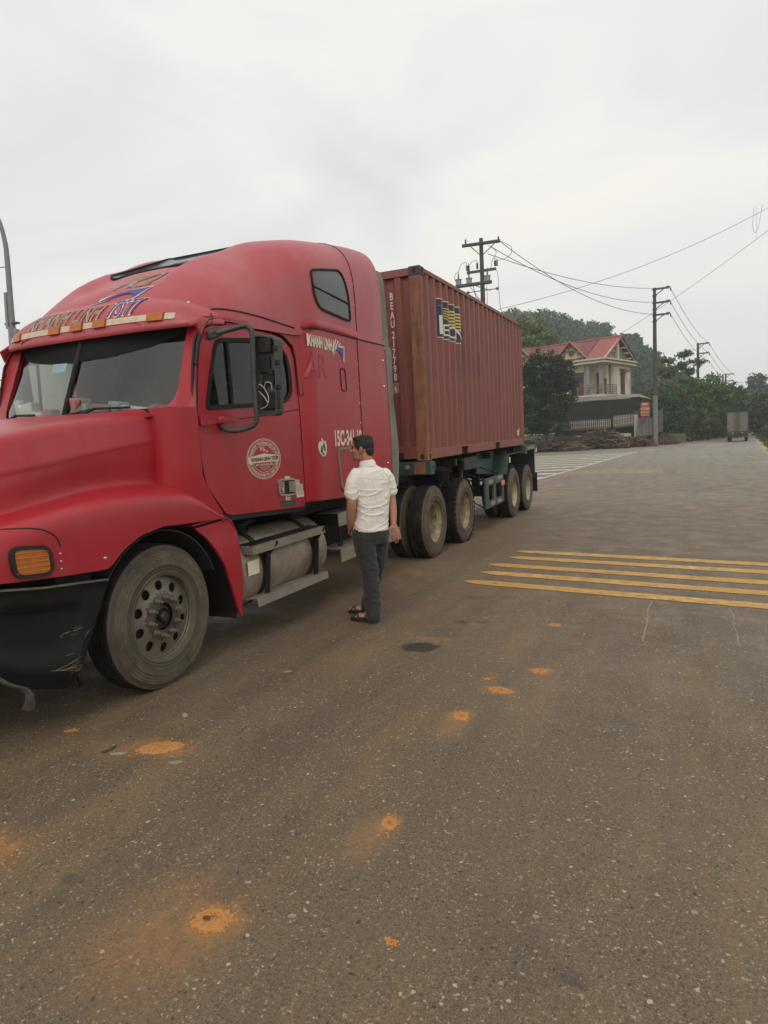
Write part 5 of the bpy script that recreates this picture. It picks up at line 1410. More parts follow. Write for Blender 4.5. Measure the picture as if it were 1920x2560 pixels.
# --- asphalt
def road_material():
    m = bpy.data.materials.new('asphalt'); m.use_nodes = True
    nt = m.node_tree; N = nt.nodes; L = nt.links; b = N['Principled BSDF']
    tcn = N.new('ShaderNodeTexCoord'); P = tcn.outputs['Object']
    def noise(scale, detail=4, rough=.6, vec=None, mapsc=None, rotz=0):
        n = N.new('ShaderNodeTexNoise'); n.inputs['Scale'].default_value = scale; n.inputs['Detail'].default_value = detail; n.inputs['Roughness'].default_value = rough
        v = vec or P
        if mapsc:
            mp_ = N.new('ShaderNodeMapping'); mp_.inputs['Scale'].default_value = mapsc; mp_.inputs['Rotation'].default_value = (0, 0, rotz); L.new(v, mp_.inputs[0]); v = mp_.outputs[0]
        L.new(v, n.inputs['Vector']); return n.outputs[0]
    def mr(v, a, b_, c, d, clamp=True):
        q = N.new('ShaderNodeMapRange'); q.clamp = clamp
        for i, x in enumerate((a, b_, c, d)): q.inputs[i + 1].default_value = x
        L.new(v, q.inputs[0]); return q.outputs[0]
    def mth(op, a, c=None, d=None):
        q = N.new('ShaderNodeMath'); q.operation = op
        for i, x in enumerate((a, c, d)):
            if x is None: continue
            if isinstance(x, (int, float)): q.inputs[i].default_value = x
            else: L.new(x, q.inputs[i])
        return q.outputs[0]
    def mix(f, A, B):
        q = N.new('ShaderNodeMix'); q.data_type = 'RGBA'
        if isinstance(f, (int, float)): q.inputs['Factor'].default_value = f
        else: L.new(f, q.inputs['Factor'])
        for nme, x in (('A', A), ('B', B)):
            if isinstance(x, tuple): q.inputs[nme].default_value = (*x, 1)
            else: L.new(x, q.inputs[nme])
        return q.outputs['Result']
    sx = N.new('ShaderNodeSeparateXYZ'); L.new(P, sx.inputs[0]); X, Y = sx.outputs[0], sx.outputs[1]
    base = mix(mr(noise(.35, 5), .3, .7, 0, 1), (.140, .101, .060), (.200, .154, .100))
    base = mix(mr(noise(55, 4, .85), .40, .60, 0, .85), base, (.048, .036, .025))
    base = mix(mr(noise(140, 3, .8), .50, .60, 0, .75), base, (.29, .225, .15))
    base = mix(mr(noise(75, 3, .8, mapsc=(1.3, 1, 1)), .55, .62, 0, .8), base, (.022, .018, .014))
    # far road paler: drier, with grazing sky sheen put into the colour
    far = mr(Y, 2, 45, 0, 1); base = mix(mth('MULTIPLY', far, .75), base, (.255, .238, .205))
    # brown dust carried onto the lane beside the truck
    dust = mr(X, 5.0, .5, .12, 1.0); dust = mth('MULTIPLY', dust, mr(Y, 30, 2, .15, 1)); dust = mth('MULTIPLY', dust, mr(noise(.9, 6, .7, mapsc=(1.6, .35, 1), rotz=.12), .34, .66, .25, .95))
    base = mix(mth('MULTIPLY', dust, .62), base, (.175, .098, .038))
    # tyre polished streaks along the lane
    st_ = mr(noise(1.0, 5, .6, mapsc=(2.6, .10, 1), rotz=.05), .50, .70, 0, .42); base = mix(st_, base, (.060, .050, .040))
    st2 = mr(noise(1.3, 7, .75, mapsc=(1.5, .45, 1), rotz=-.25), .50, .70, 0, .5); base = mix(st2, base, (.25, .16, .065))
    pt = mr(noise(.8, 7, .8), .56, .62, 0, .22); base = mix(pt, base, (.040, .034, .028))
    # stones
    dn_ = N.new('ShaderNodeTexNoise'); dn_.inputs['Scale'].default_value = 60; dn_.inputs['Detail'].default_value = 2; L.new(P, dn_.inputs['Vector'])
    dv_ = N.new('ShaderNodeVectorMath'); dv_.operation = 'MULTIPLY_ADD'; L.new(dn_.outputs['Color'], dv_.inputs[0]); dv_.inputs[1].default_value = (.022, .022, 0); L.new(P, dv_.inputs[2]); PD = dv_.outputs[0]
    def chips(scale, thr, rad, col, colb):
        v = N.new('ShaderNodeTexVoronoi'); v.feature = 'F1'; v.inputs['Scale'].default_value = scale; L.new(PD, v.inputs['Vector'])
        w = N.new('ShaderNodeSeparateXYZ'); L.new(v.outputs['Color'], w.inputs[0])
        pick = mth('GREATER_THAN', w.outputs[0], thr)
        dd_ = mth('LESS_THAN', v.outputs['Distance'], mth('MULTIPLY', w.outputs[1], rad))
        return mth('MULTIPLY', pick, dd_), mix(w.outputs[2], col, colb)
    for sc, thr, rad, ca, cb in ((105, .72, .55, (.26, .20, .14), (.42, .34, .25)), (55, .90, .45, (.32, .26, .18), (.54, .47, .37)), (24, .975, .26, (.36, .30, .23), (.52, .46, .38)), (60, .90, .5, (.02, .018, .016), (.045, .04, .035))):
        f, c = chips(sc, thr, rad, ca, cb); base = mix(mth('MULTIPLY', f, .75), base, c)
    # local stains: (x, y, rx, ry, colour, strength)
    nn = noise(5, 6, .75, mapsc=(1, .5, 1), rotz=-.35); nfine = noise(34, 5, .8); gate = mr(noise(16, 6, .8, mapsc=(1.3, .5, 1), rotz=-.3), .36, .62, .12, 1.0)
    for (cx, cy, rx, ry, col, amt, soft) in STAINS:
        vx = mth('DIVIDE', mth('SUBTRACT', X, cx), rx); vy = mth('DIVIDE', mth('SUBTRACT', Y, cy), ry)
        r2 = mth('SQRT', mth('ADD', mth('MULTIPLY', vx, vx), mth('MULTIPLY', vy, vy)))
        r2 = mth('ADD', r2, mr(nn, 0, 1, -.55, .55)); r2 = mth('ADD', r2, mr(nfine, 0, 1, -.35, .35) if soft > .3 else 0.0)
        f = mr(r2, 1.0, 1.0 - soft, 0, amt)
        if soft > .3: f = mth('MULTIPLY', f, gate)
        base = mix(f, base, col)
    # pale wheel scratches
    for (x0, ya, yb, w) in ((2.90, -3.12, -1.75, .006), (3.575, -3.1, -1.9, .005)):
        wob = mth('SUBTRACT', mth('ADD', X, mr(noise(3.0, 3), 0, 1, -.05, .05)), x0)
        f = mth('MULTIPLY', mth('LESS_THAN', mth('ABSOLUTE', wob), w), mth('MULTIPLY', mth('GREATER_THAN', Y, ya), mth('LESS_THAN', Y, yb)))
        base = mix(mth('MULTIPLY', f, .5), base, (.36, .31, .21))
    L.new(base, b.inputs['Base Color'])
    rg = mr(noise(2.5, 4), .35, .65, .48, .78); L.new(rg, b.inputs['Roughness']); b.inputs['Specular IOR Level'].default_value = .5
    bp = N.new('ShaderNodeBump'); bp.inputs['Strength'].default_value = .8; bp.inputs['Distance'].default_value = .008
    hgt = mth('ADD', noise(90, 4, .75), mth('MULTIPLY', noise(14, 3), .6)); L.new(hgt, bp.inputs['Height']); L.new(bp.outputs[0], b.inputs['Normal'])
    return m
OR = (.50, .20, .05)
STAINS = [(x_, y_, rx_ * 1.9, ry_ * 1.9, (.44, .20, .055), .9, .55) for x_, y_, rx_, ry_ in ((1.68, -6.88, .075, .062), (.50, -5.86, .13, .075), (2.03, -6.12, .036, .05), (2.10, -4.46, .085, .05), (2.27, -4.02, .06, .045), (1.98, -4.93, .05, .07), (.42, -6.92, .12, .09))] + [(1.55, -7.0, .34, .42, (.34, .17, .055), .75, .8), (.45, -6.95, .34, .30, (.42, .17, .05), .85, .7), (.30, -5.95, .40, .16, (.36, .18, .055), .55, .9), (2.0, -6.25, .14, .26, (.36, .19, .07), .7, .8),
          (1.97, -5.05, .12, .26, (.36, .19, .07), .6, .8), (2.05, -3.2, .35, .8, (.24, .17, .09), .5, .9), (.9, -4.2, .5, .5, (.20, .14, .07), .5, .9), (2.2, -4.7, .35, .7, (.20, .14, .075), .4, .9),
          (1.25, -3.73, .17, .15, (.030, .024, .018), .95, .25), (1.24, -3.50, .30, .10, (.38, .20, .07), .5, .8), (1.35, -2.95, .10, .07, (.04, .033, .026), .8, .4), (1.55, -2.9, .10, .06, (.04, .033, .026), .7, .4),
          (1.2, -2.0, .16, .12, (.05, .04, .03), .7, .5), (1.55, -1.9, .14, .10, (.05, .04, .03), .6, .5), (1.35, -1.35, .12, .08, (.045, .036, .03), .7, .5), (2.9, -6.7, .07, .05, (.05, .04, .04), .7, .5), (1.0, -6.9, .06, .04, (.05, .04, .04), .6, .5),
          (1.1, 14.2, .5, .5, (.42, .22, .12), .6, .8), (4.2, 33, 1.8, 1.2, (.50, .42, .32), .55, .9), (6.4, 25, 1.0, 1.2, (.42, .38, .32), .4, .9), (5.2, 62, 2.4, 5, (.50, .43, .34), .5, .9), (3.5, 9, 2.0, 2.0, (.27, .25, .22), .4, .9), (.6, 52, 1.2, 2.2, (.50, .48, .42), .5, .9), (1.6, 20, .9, .5, (.55, .52, .46), .5, .9)]
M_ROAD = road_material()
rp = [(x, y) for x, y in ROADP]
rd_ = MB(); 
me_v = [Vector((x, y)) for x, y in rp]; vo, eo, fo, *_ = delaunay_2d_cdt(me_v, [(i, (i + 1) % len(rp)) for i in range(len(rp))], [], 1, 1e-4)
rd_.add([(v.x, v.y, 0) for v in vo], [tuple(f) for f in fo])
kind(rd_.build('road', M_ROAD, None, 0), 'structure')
# asphalt edge: pale dusty shoulder strip
def paint_mat(name, col, wear, col2):
    m = mat(name, col, .75, var=.15, vscale=3, dirt=col2, dirt_amt=wear, dscale=9, dlo=.42, dhi=.62, bump=.2, bscale=90); return m
M_YEL = paint_mat('worn_yellow_paint', (.66, .42, .11), .9, (.24, .165, .085))
add_streaks(M_YEL, (.50, .26, .045), .8, (.7, 2, 1), .40, .55); add_streaks(M_YEL, (.085, .065, .045), .95, (3.5, 8, 1), .60, .68)
M_YELP = paint_mat('pale_yellow_paint', (.60, .46, .22), .7, (.30, .25, .17))
M_WHT = paint_mat('worn_white_paint', (.60, .56, .48), .65, (.28, .26, .22))
def strip(pts_l, pts_r, z, name, m):
    k = MB(); k.grid([[(a[0], a[1], z) for a in pts_l], [(b[0], b[1], z) for b in pts_r]]); o = k.build(name, m, None, 0); kind(o, 'structure'); return o
random.seed(21)
for (x0, y0) in ((.97, .87), (.99, .38), (.86, -.18), (.90, -.70), (.86, -1.245)):
    xs2 = list(np.linspace(x0, 6.3, 60)); up_, dn_ = [], []
    for i, x in enumerate(xs2):
        yc = y0 - .172 * (x - x0); w = .108 * (1 - .75 * max(0, 1 - (x - x0) / .22) ** 1.6); j = random.uniform(-.006, .006), random.uniform(-.006, .006)
        up_.append((x, yc + w + j[0])); dn_.append((x, yc - w + j[1]))
    strip(dn_, up_, .004, 'road_marking', M_YEL)
for i in range(6):
    y0 = 19.6 + i * .50; strip([(-1.5 - .04 * i, y0 - .06), (2.35, y0 - .28)], [(-1.5 - .04 * i, y0 + .06), (2.35, y0 - .16)], .004, 'road_marking', M_YELP)
# chevron hatching on the far side of the junction
def hx(y): return interp(y, [10, 16.8, 47.5], [-2.3, -1.87, -.32])
strip([(hx(y) - .07, y) for y in (12, 20, 30, 40, 47.5)], [(hx(y) + .09, y) for y in (12, 20, 30, 40, 47.5)], .004, 'road_marking', M_WHT)
yy = 17.5
while yy < 47:
    x1 = hx(yy) - .1; L_ = 22
    d = (-.955, -.296); w = .85
    strip([(x1, yy - w / 2), (x1 + d[0] * L_, yy - w / 2 + d[1] * L_)], [(x1, yy + w / 2), (x1 + d[0] * L_, yy + w / 2 + d[1] * L_)], .006, 'road_marking', M_WHT)
    yy += 2.75
strip([(-26, 36.2), (-5.3, 43.7)], [(-26, 37.0), (-5.3, 44.4)], .008, 'road_marking', M_YELP)
strip([(x - .35, y) for x, y in REDGE], [(x + .05, y) for x, y in REDGE], .006, 'road_shoulder', mat('sandy_shoulder', (.40, .30, .17), .9, var=.25, vscale=1.5, dirt=(.24, .20, .14), dirt_amt=.8, dscale=1.2))
strip([(x, y) for x, y in EDGE[3:12]], [(x + .35, y - .1) for x, y in EDGE[3:12]], .006, 'road_shoulder', mat('sandy_shoulder', (.3, .2, .1)))
# --- mud clods on the asphalt
M_MUD = mat('orange_mud', (.56, .255, .075), .95, var=.35, vscale=30, dirt=(.30, .13, .04), dirt_amt=.8, dscale=28, bump=1.0, bscale=60)
def mud(x, y, rx, ry, h, label, rot=0, seed=0):
    rs = np.random.default_rng(seed); k = MB(); n = 40; rings = []
    ph = rs.uniform(0, 6.28, 6); am = rs.uniform(.05, .16, 6)
    o = thing('mud_patch', label, 'mud patch', (x, y, 0), 'W', 'orange mud dropped on the asphalt')
    for q in (1.0, .93, .8, .6, .4, .2, .03):
        rr = []
        for i in range(n):
            a = 2 * math.pi * i / n
            w = 1 + sum(am[j] * .5 * math.sin((j + 1 + 2 * j) * a + ph[j]) for j in range(6)) + rs.uniform(-.09, .09)
            px, py = rx * q * w * math.cos(a), ry * q * w * math.sin(a)
            c, s_ = math.cos(rot), math.sin(rot)
            z = .001 + h * (1 - q) ** .5 * rs.uniform(.35, 1.0) if q < .98 else -.002
            rr.append((x + px * c - py * s_, y + px * s_ + py * c, z))
        rings.append(rr)
    k.grid(rings, closed=True); a0 = len(k.v); k.v += rings[-1]; k.f.append(tuple(range(a0, a0 + n))); k.m.append(0)
    for i in range(int(5 + 150 * max(rx, ry))):
        a, q = rs.uniform(0, 6.28), 1 + abs(rs.normal(0, .28)); px, py = rx * q * math.cos(a), ry * q * math.sin(a); s_ = rs.uniform(.002, .007); c, sn = math.cos(rot), math.sin(rot)
        k.box((x + px * c - py * sn, y + px * sn + py * c, s_ * .3), (s_ * rs.uniform(1, 2.2), s_ * rs.uniform(1, 2), s_), 0, Matrix.Rotation(a, 3, 'Z'))
    k.build('mud', M_MUD, o, 25, recalc=True)
mud(1.68, -6.88, .075, .062, .012, 'orange mud ring with a dark centre, largest lump near the bottom edge', .3, 1)
k = MB(); k.add([(1.665 + .016 * math.cos(a), -6.895 + .012 * math.sin(a), .0125) for a in np.linspace(0, 2 * math.pi, 9)[:-1]], [tuple(range(8))]); kk = k.build('mud_hole', mat('mud_hole', (.10, .045, .015), .95), [o for o in bpy.data.objects if o.name.startswith('mud_patch')][0], 0)
mud(.50, -5.86, .13, .075, .016, 'long ragged orange mud clod in front of the front wheel', .5, 2)
mud(2.03, -6.12, .036, .05, .008, 'orange mud spot in the middle of the lower foreground', .6, 3)
mud(2.32, -6.76, .020, .016, .006, 'smallest round bright orange mud spot right of the mud ring', 0, 4)
mud(2.10, -4.46, .085, .05, .010, 'orange mud clod, larger of the pair right of the man', -.3, 5)
mud(2.27, -4.02, .06, .045, .009, 'orange mud clod farthest right in the middle foreground', 0, 6)
mud(1.98, -4.93, .05, .07, .008, 'tapered orange mud smear below the pair of clods', .5, 7)
mud(2.16, -2.83, .06, .05, .006, 'pale orange mud spot below the yellow stripes', 0, 8)
mud(-.20, -5.85, .035, .022, .008, 'small orange mud crumb under the bumper edge', .4, 9)
mud(.52, -4.55, .03, .02, .006, 'small orange mud crumb behind the front tyre', .4, 10)
mud(1.96, -4.28, .028, .022, .006, 'tiny orange mud crumb up and left of the larger clod', .1, 12)
mud(.02, 10.3, .55, .06, .006, 'thin orange mud streak beside the rear trailer wheel', .1, 13)
# flattened leaf litter
for i, (x, y, s_, lb, m_) in enumerate(((.33, -6.0, .045, 'flattened grey leaf lying left of the ragged mud clod', (.30, .27, .21)), (.24, -5.98, .045, 'flattened dark leaf lying left of the grey leaf', (.06, .05, .04)), (.33, -5.45, .035, 'grey scrap of leaf nearest the front wheel', (.32, .29, .24)), (.72, -5.98, .04, 'pale scrap of leaf below the ragged mud clod', (.25, .22, .13)))):
    k = MB(); pp_ = [(s_ * math.cos(a) * (1 + .2 * math.sin(3 * a + i)), .42 * s_ * math.sin(a) * (1 + .3 * math.cos(2 * a + i))) for a in np.linspace(0, 2 * math.pi, 15)[:-1]]
    r_ = .5 + i; k.prism([(a * math.cos(r_) - b * math.sin(r_), a * math.sin(r_) + b * math.cos(r_)) for a, b in pp_], lambda a, b, h: (x + a, y + b, h), .001, .005)
    o = k.build('fallen_leaf', mat('leaf_scrap%d' % i, m_, .8, var=.3, vscale=40), None, 30); tag(o, lb, 'leaf', 'leaf scraps on the asphalt')
# ================================================================== POLES AND CABLES
M_CONC = mat('weathered_concrete', (.20, .185, .165), .9, var=.2, vscale=2, dirt=(.10, .09, .08), dirt_amt=.7, dscale=3)
M_CONCD = mat('dark_concrete', (.060, .056, .054), .9, var=.25, vscale=2)
M_STEEL = mat('dark_steel', (.06, .06, .065), .6, var=.2)
M_INS = mat('grey_insulator', (.24, .26, .25), .4, var=.1)
M_WIRE = mat('cable', (.05, .05, .05), .6)
def gh_(x, y): return land(x, y)
dp = thing('distribution_pole', 'tall dark pole with stacked crossarms and insulators rising behind the container', 'utility pole', (-9.0, 35.7, 0), 'W')
u_ = Vector((.963, .27, 0))
P0 = Vector((-9.0, 35.7, 0))
MB().tube([P0 + Vector((0, 0, -.3)), P0 + Vector((0, 0, 7)), P0 + Vector((0, 0, 14.6))], [.20, .17, .125], 14).build('pole', M_CONCD, dp, 60)
def arm(o, P, a, b, z, za=0.0, w=.14, n=1, dep=.0):
    for q in range(n):
        off = Vector((-u_.y, u_.x, 0)) * ((q - (n - 1) / 2) * .34)
        A = P + u_ * a + off + Vector((0, 0, z)); B = P + u_ * b + off + Vector((0, 0, z + za))
        k = MB(); d = (B - A); c = (A + B) / 2; ang = math.atan2(d.y, d.x); pit = math.atan2(d.z, math.hypot(d.x, d.y))
        k.box(c, (d.length, w * .8, w), 0, Matrix.Rotation(ang, 3, 'Z') @ Matrix.Rotation(-pit, 3, 'Y')); k.build('crossarm', M_STEEL, o, 0)
arm(dp, P0, -1.25, 1.22, 14.22, .12, .11, 2); arm(dp, P0, -1.0, .92, 12.47, .12, .13); arm(dp, P0, -1.0, .92, 12.55, .12, .05)
arm(dp, P0, -1.75, .62, 11.66, .14, .14, 2); arm(dp, P0, -.95, .95, 11.22, .12, .05)
for a in (-.75, .85): MB().tube([P0 + u_ * a + Vector((0, 0, 14.2)), P0 + u_ * (.08 * np.sign(a)) + Vector((0, 0, 13.55))], .03, 6).build('brace', M_STEEL, dp, 40)
k = MB()
k.tube([P0 + u_ * -.6 + Vector((0, 0, 11.6)), P0 + u_ * -.45 + Vector((0, 0, 10.9)), P0 + Vector((-.1, 0, 10.7))], .025, 6)
k.tube([P0 + u_ * -.5 + Vector((0, 0, 11.65)), P0 + u_ * .5 + Vector((0, 0, 11.25))], .025, 6)
k.build('brace', M_STEEL, dp, 40)
def insul(o, p, h=.35, r=.055, m=None):
    k = MB(); pr = [(.001, 0)]
    for i in range(5): pr += [(r, h * (i + .1) / 5), (r * .6, h * (i + .6) / 5)]
    pr += [(.02, h), (.02, h + .12), (.001, h + .12)]; k.lathe(p, pr, n=8, ax=(0, 0, 1)); k.build('insulator', m or M_STEEL, o, 40)
for a, z in ((-.98, 12.62), (-.30, 12.7), (.86, 12.78), (.98, 12.78), (-.86, 12.6)): insul(dp, P0 + u_ * a + Vector((0, 0, z)), .38, .085, M_INS if a > .9 or a < -.9 else None)
for a in (-1.55, -.86, .34):
    p = P0 + u_ * a + Vector((0, 0, 11.8 + a * .05))
    MB().lathe(p, [(.19, 0), (.19, .34), (.23, .35), (.23, .39), (.001, .40)], n=12, ax=(0, 0, 1)).build('transformer_can', M_INS, dp, 40)
    insul(dp, p + Vector((0, 0, .36)), .42, .06)
for a in (-1.0, 1.12): MB().box(P0 + u_ * a + Vector((0, 0, 14.45)), (.09, .09, .34)).build('insulator', M_STEEL, dp, 0)
k = MB()
for a in (-.95, .95): MB().lathe(P0 + u_ * a + Vector((0, 0, 11.28 + .06 * a)), [(.001, -.05), (.09, -.05), (.09, .05), (.001, .05)], n=10, ax=(0, 1, 0)).build('cable_pulley', M_STEEL, dp, 40)
def curve_pts(pts, n=8): return cr_(pts, n)
def Q(a, z, d=0): return tuple(P0 + u_ * a + Vector((0, d, z)))
jp = MB()
for pts in ([Q(-1.55, 12.6), Q(-1.75, 12.45), Q(-1.78, 12.1), Q(-1.62, 11.85)], [Q(-1.55, 12.62), Q(-1.3, 13.1), Q(-.98, 13.15)], [Q(-.86, 12.9), Q(-.6, 13.2), Q(-.3, 13.25)], [Q(.34, 12.6), Q(.55, 12.65), Q(.7, 13.2), Q(.86, 13.3)],
            [Q(1.22, 14.35), Q(1.9, 13.9), Q(1.85, 13.4), Q(1.3, 13.15), Q(.98, 13.15)], [Q(.5, 14.1), Q(.95, 13.7), Q(.8, 13.3)], [Q(.9, 12.6), Q(1.02, 12.2), Q(1.05, 11.3), Q(1.1, 10.4), Q(1.2, 9.7)], [Q(-.9, 11.7), Q(-.4, 11.0), Q(-.1, 10.2)], [Q(.28, 11.6), Q(.28, 9.0)]):
    jp.tube(curve_pts(pts, 6), .016, 5)
jp.build('jumper_wires', M_WIRE, dp, 60)

def line_pole(x, y, ztop, label, twin=False, lo=None):
    z0 = gh_(x, y); o = thing('utility_pole', label, 'utility pole', (x, y, z0), 'W', 'concrete poles along the road')
    k = MB(); k.tube([(x, y, z0 - .4), (x, y, (z0 + ztop) / 2), (x, y, ztop)], [.24, .20, .14], 12); k.build('pole', M_CONCD, o, 60)
    MB().tube([(x, y, z0 - .1), (x, y, z0 + (ztop - z0) * .33)], [.245, .225], 12).build('pale_base', M_CONC, o, 60)
    if twin: MB().tube([(x - .55, y, z0 - .4), (x - .5, y, ztop - .2)], [.24, .15], 12).build('pole', M_CONCD, o, 60)
    MB().tube([(x, y, z0 + (ztop - z0) * .335), (x, y, z0 + (ztop - z0) * .355)], .30, 12).build('clamp', M_STEEL, o, 40)
    tips = []
    for dz_ in (0, 1.3, 2.45):
        zz = ztop - .12 - dz_
        k = MB(); k.box((x + .62, y, zz), (1.35, .14, .17)); k.tube([(x + .05, y, zz - .62), (x + .85, y, zz - .05)], .045, 6); k.box((x, y, zz - .62), (.42, .42, .06)); k.box((x, y, zz - .02), (.42, .42, .06)); k.build('crossarm', M_STEEL, o, 0)
        MB().tube(cr_([(x + 1.05, y, zz + .10), (x + 1.30, y, zz + .10), (x + 1.42, y, zz - .08), (x + 1.44, y, zz - .32)], 4), .06, 6).build('insulator', M_STEEL, o, 50)
        tips.append((x + 1.42, y, zz - .05))
    return tips
t1 = line_pole(.42, 63.3, 15.25, 'nearest concrete pole with three side arms, beside the red rice sign')
t2 = line_pole(4.7, 96.4, 13.28, 'middle concrete pole with three side arms, rising out of roadside trees')
t3 = line_pole(10.3, 142, 11.9, 'farthest double concrete pole, left of the box truck', True)
nwire = [0]
def cable(a, b, sag, label, r=.016, n=24, group='overhead cables'):
    k = MB(); pts = []
    for i in range(n + 1):
        t = i / n; p = Vector(a).lerp(Vector(b), t); p.z -= 4 * sag * t * (1 - t); pts.append(p)
    k.tube(pts, r, 5); o = k.build('power_cable', M_WIRE, None, 60); tag(o, label, 'cable', group); return o
A3 = [Q(1.22, 14.3), Q(.5, 14.1), Q(.4, 13.6)]
for i, (a, b, lb) in enumerate(zip(A3, [t1[2], t1[1], t1[0]], ('cable from the crossarm tip down to the nearest pole', 'cable from the crossarm middle to the nearest pole', 'cable from below the crossarm to the nearest pole top'))):
    cable(a, (b[0] - 1.5, b[1], b[2] + .15), (1.1, 1.0, .6)[i], lb, .022)
for i in range(3):
    cable(t1[i], t2[i], .7, ('highest', 'middle', 'lowest')[i] + ' cable between the nearest and middle roadside poles', .022)
    cable(t2[i], t3[i], .6, ('highest', 'middle', 'lowest')[i] + ' cable between the middle and farthest roadside poles', .024)
cable((-8.08, 35.97, 10.0), (10.6, 54.4, 19.25), .9, 'long cable crossing the sky with a loop of loose wire hanging', .015)
cable((-2.61, 57.12, 10.2), (10.6, 49.0, 16.9), .25, 'lower long cable slanting from behind the house to the right', .015)
k = MB(); k.tube(cr_([(8.0, 52.4, 18.3), (7.9, 52.4, 17.0), (8.05, 52.4, 16.35), (8.3, 52.4, 16.8), (8.55, 52.4, 18.4)], 5), .012, 5); k.tube([(8.12, 52.3, 18.3), (8.15, 52.3, 15.9)], .008, 5)
o = k.build('hanging_wire', M_WIRE, None, 60); tag(o, 'loop of loose wire hanging below the long upper cable', 'wire')
cable((-28, 86, 7.4), (24, 96, 7.6), .3, 'thin dark cable strung level above the far road', .02)

# street lamp at the left edge, behind the cab
lp = thing('street_lamp', 'grey curved street lamp pole with clamped boxes, behind the cab', 'street lamp', (-15.75, 6.1, 0), 'W')
dl = Vector((-.87, -.49, 0))
pl_ = [(-15.75, 6.1, -.1), (-15.76, 6.08, 3.0), (-15.73, 6.1, 5.9), (-15.71, 6.13, 7.6), (-15.72, 6.12, 8.35), tuple(Vector((-15.75, 6.08, 9.1)) + dl * .12), tuple(Vector((-15.75, 6.08, 9.7)) + dl * .6), tuple(Vector((-15.75, 6.08, 10.0)) + dl * 1.5), tuple(Vector((-15.75, 6.08, 10.1)) + dl * 2.4)]
M_GALV = mat('galvanised_pole', (.20, .20, .215), .55, metal=.2, var=.15)
pp_ = cr_(pl_, 5); MB().tube(pp_, [.105 - .055 * min(1, i / (len(pp_) - 12)) for i in range(len(pp_))], 12).build('pole', M_GALV, lp, 60)
MB().box(Vector((-15.75, 6.08, 10.1)) + dl * 2.6, (.6, .24, .10), 0, Matrix.Rotation(math.atan2(dl.y, dl.x), 3, 'Z')).build('lamp_head', M_GALV, lp, 0, bevel=.03)
for (dx, z, h, w) in ((-.14, 6.25, 1.1, .10), (-.10, 5.2, 1.1, .12), (.13, 5.3, .75, .10)): MB().box((-15.73 + dx, 6.1, z), (w, .16, h), 0, Matrix.Rotation(.06, 3, 'Y')).build('junction_box', mat('grey_box', (.26, .26, .25), .7, var=.3, vscale=8), lp, 0, bevel=.02)
for z in (5.85, 4.85): MB().box((-15.73, 6.1, z), (.52, .14, .05)).build('clamp', M_STEEL, lp, 0)
cable((-15.70, 6.1, 7.55), (-26, 2.0, 7.3), .1, 'short cable leaving the street lamp towards the left edge', .014)
cable((-15.6, 6.1, 4.15), (-30, 0, 4.4), .05, 'dark cable behind the windshield at the left edge', .02)

# red notice board at the left edge
bb = thing('notice_board', 'red notice board with yellow capital lettering behind the windshield', 'billboard', (-9.4, -.3, 0), 'W')
bd_o = Vector((-8.67, .55, 0)); bu = Vector((-.58, -.815, 0)).normalized()       # runs left along the board
def BP(a, z, h=0): p = bd_o + bu * a + Vector((bu.y, -bu.x, 0)) * -h; return (p.x, p.y, z)
bn = Vector((-bu.y, bu.x, 0)); bn = bn if bn.dot(Vector((3.2, -8.6, 0)) - bd_o) > 0 else -bn
def BP(a, z, h=0): p = bd_o + bu * a + bn * h; return (p.x, p.y, z)
k = MB(); k.prism([(0, 1.15), (2.6, 1.15), (2.6, 3.06), (0, 3.06)], lambda a, b, h: BP(a, b, h), 0, -.06); k.build('panel', mat('board_red', (.36, .028, .040), .5, var=.1), bb, 0, recalc=True)
k = MB()
for a in (.25, 2.35): k.tube([BP(a, -.1, -.1), BP(a, 3.0, -.1)], .04, 8)
k.build('post', M_GALV, bb, 50)
lt = MB()
for i, (tx, w) in enumerate((('VIỆN NÔNG NGHIỆP', 2.1), ('TỈNH THÁI', 1.15), ('ĐƯỜNG THÔN', 1.35), ('KHU ĐẠI', 1.0), ('LÀNG', .62), ('MỚI', .45))):
    t = text2d(tx, .085, width=w, off=.02); W_ = t[2]; right = (.02, .10, .06, .12, .28, .3)[i]
    q = decal(t, lambda a, b: BP(right + W_ - a - .05, 2.72 - i * .135 + b, .006)); lt.add(q.v, q.f)
lt.build('board_lettering', mat('board_yellow', (.62, .44, .10), .6), bb, 0)
k = MB(); k.lathe(BP(.34, 2.93, .004), [(.001, .004), (.095, .004)], n=24, ax=tuple(bn)); k.build('emblem', mat('emblem_cream', (.55, .48, .36), .6), bb, 0)
k = MB(); k.lathe(BP(.34, 2.925, .008), [(.001, .004), (.06, .004)], n=8, ax=tuple(bn)); k.build('emblem_centre', mat('emblem_dark', (.10, .06, .04), .6), bb, 0)

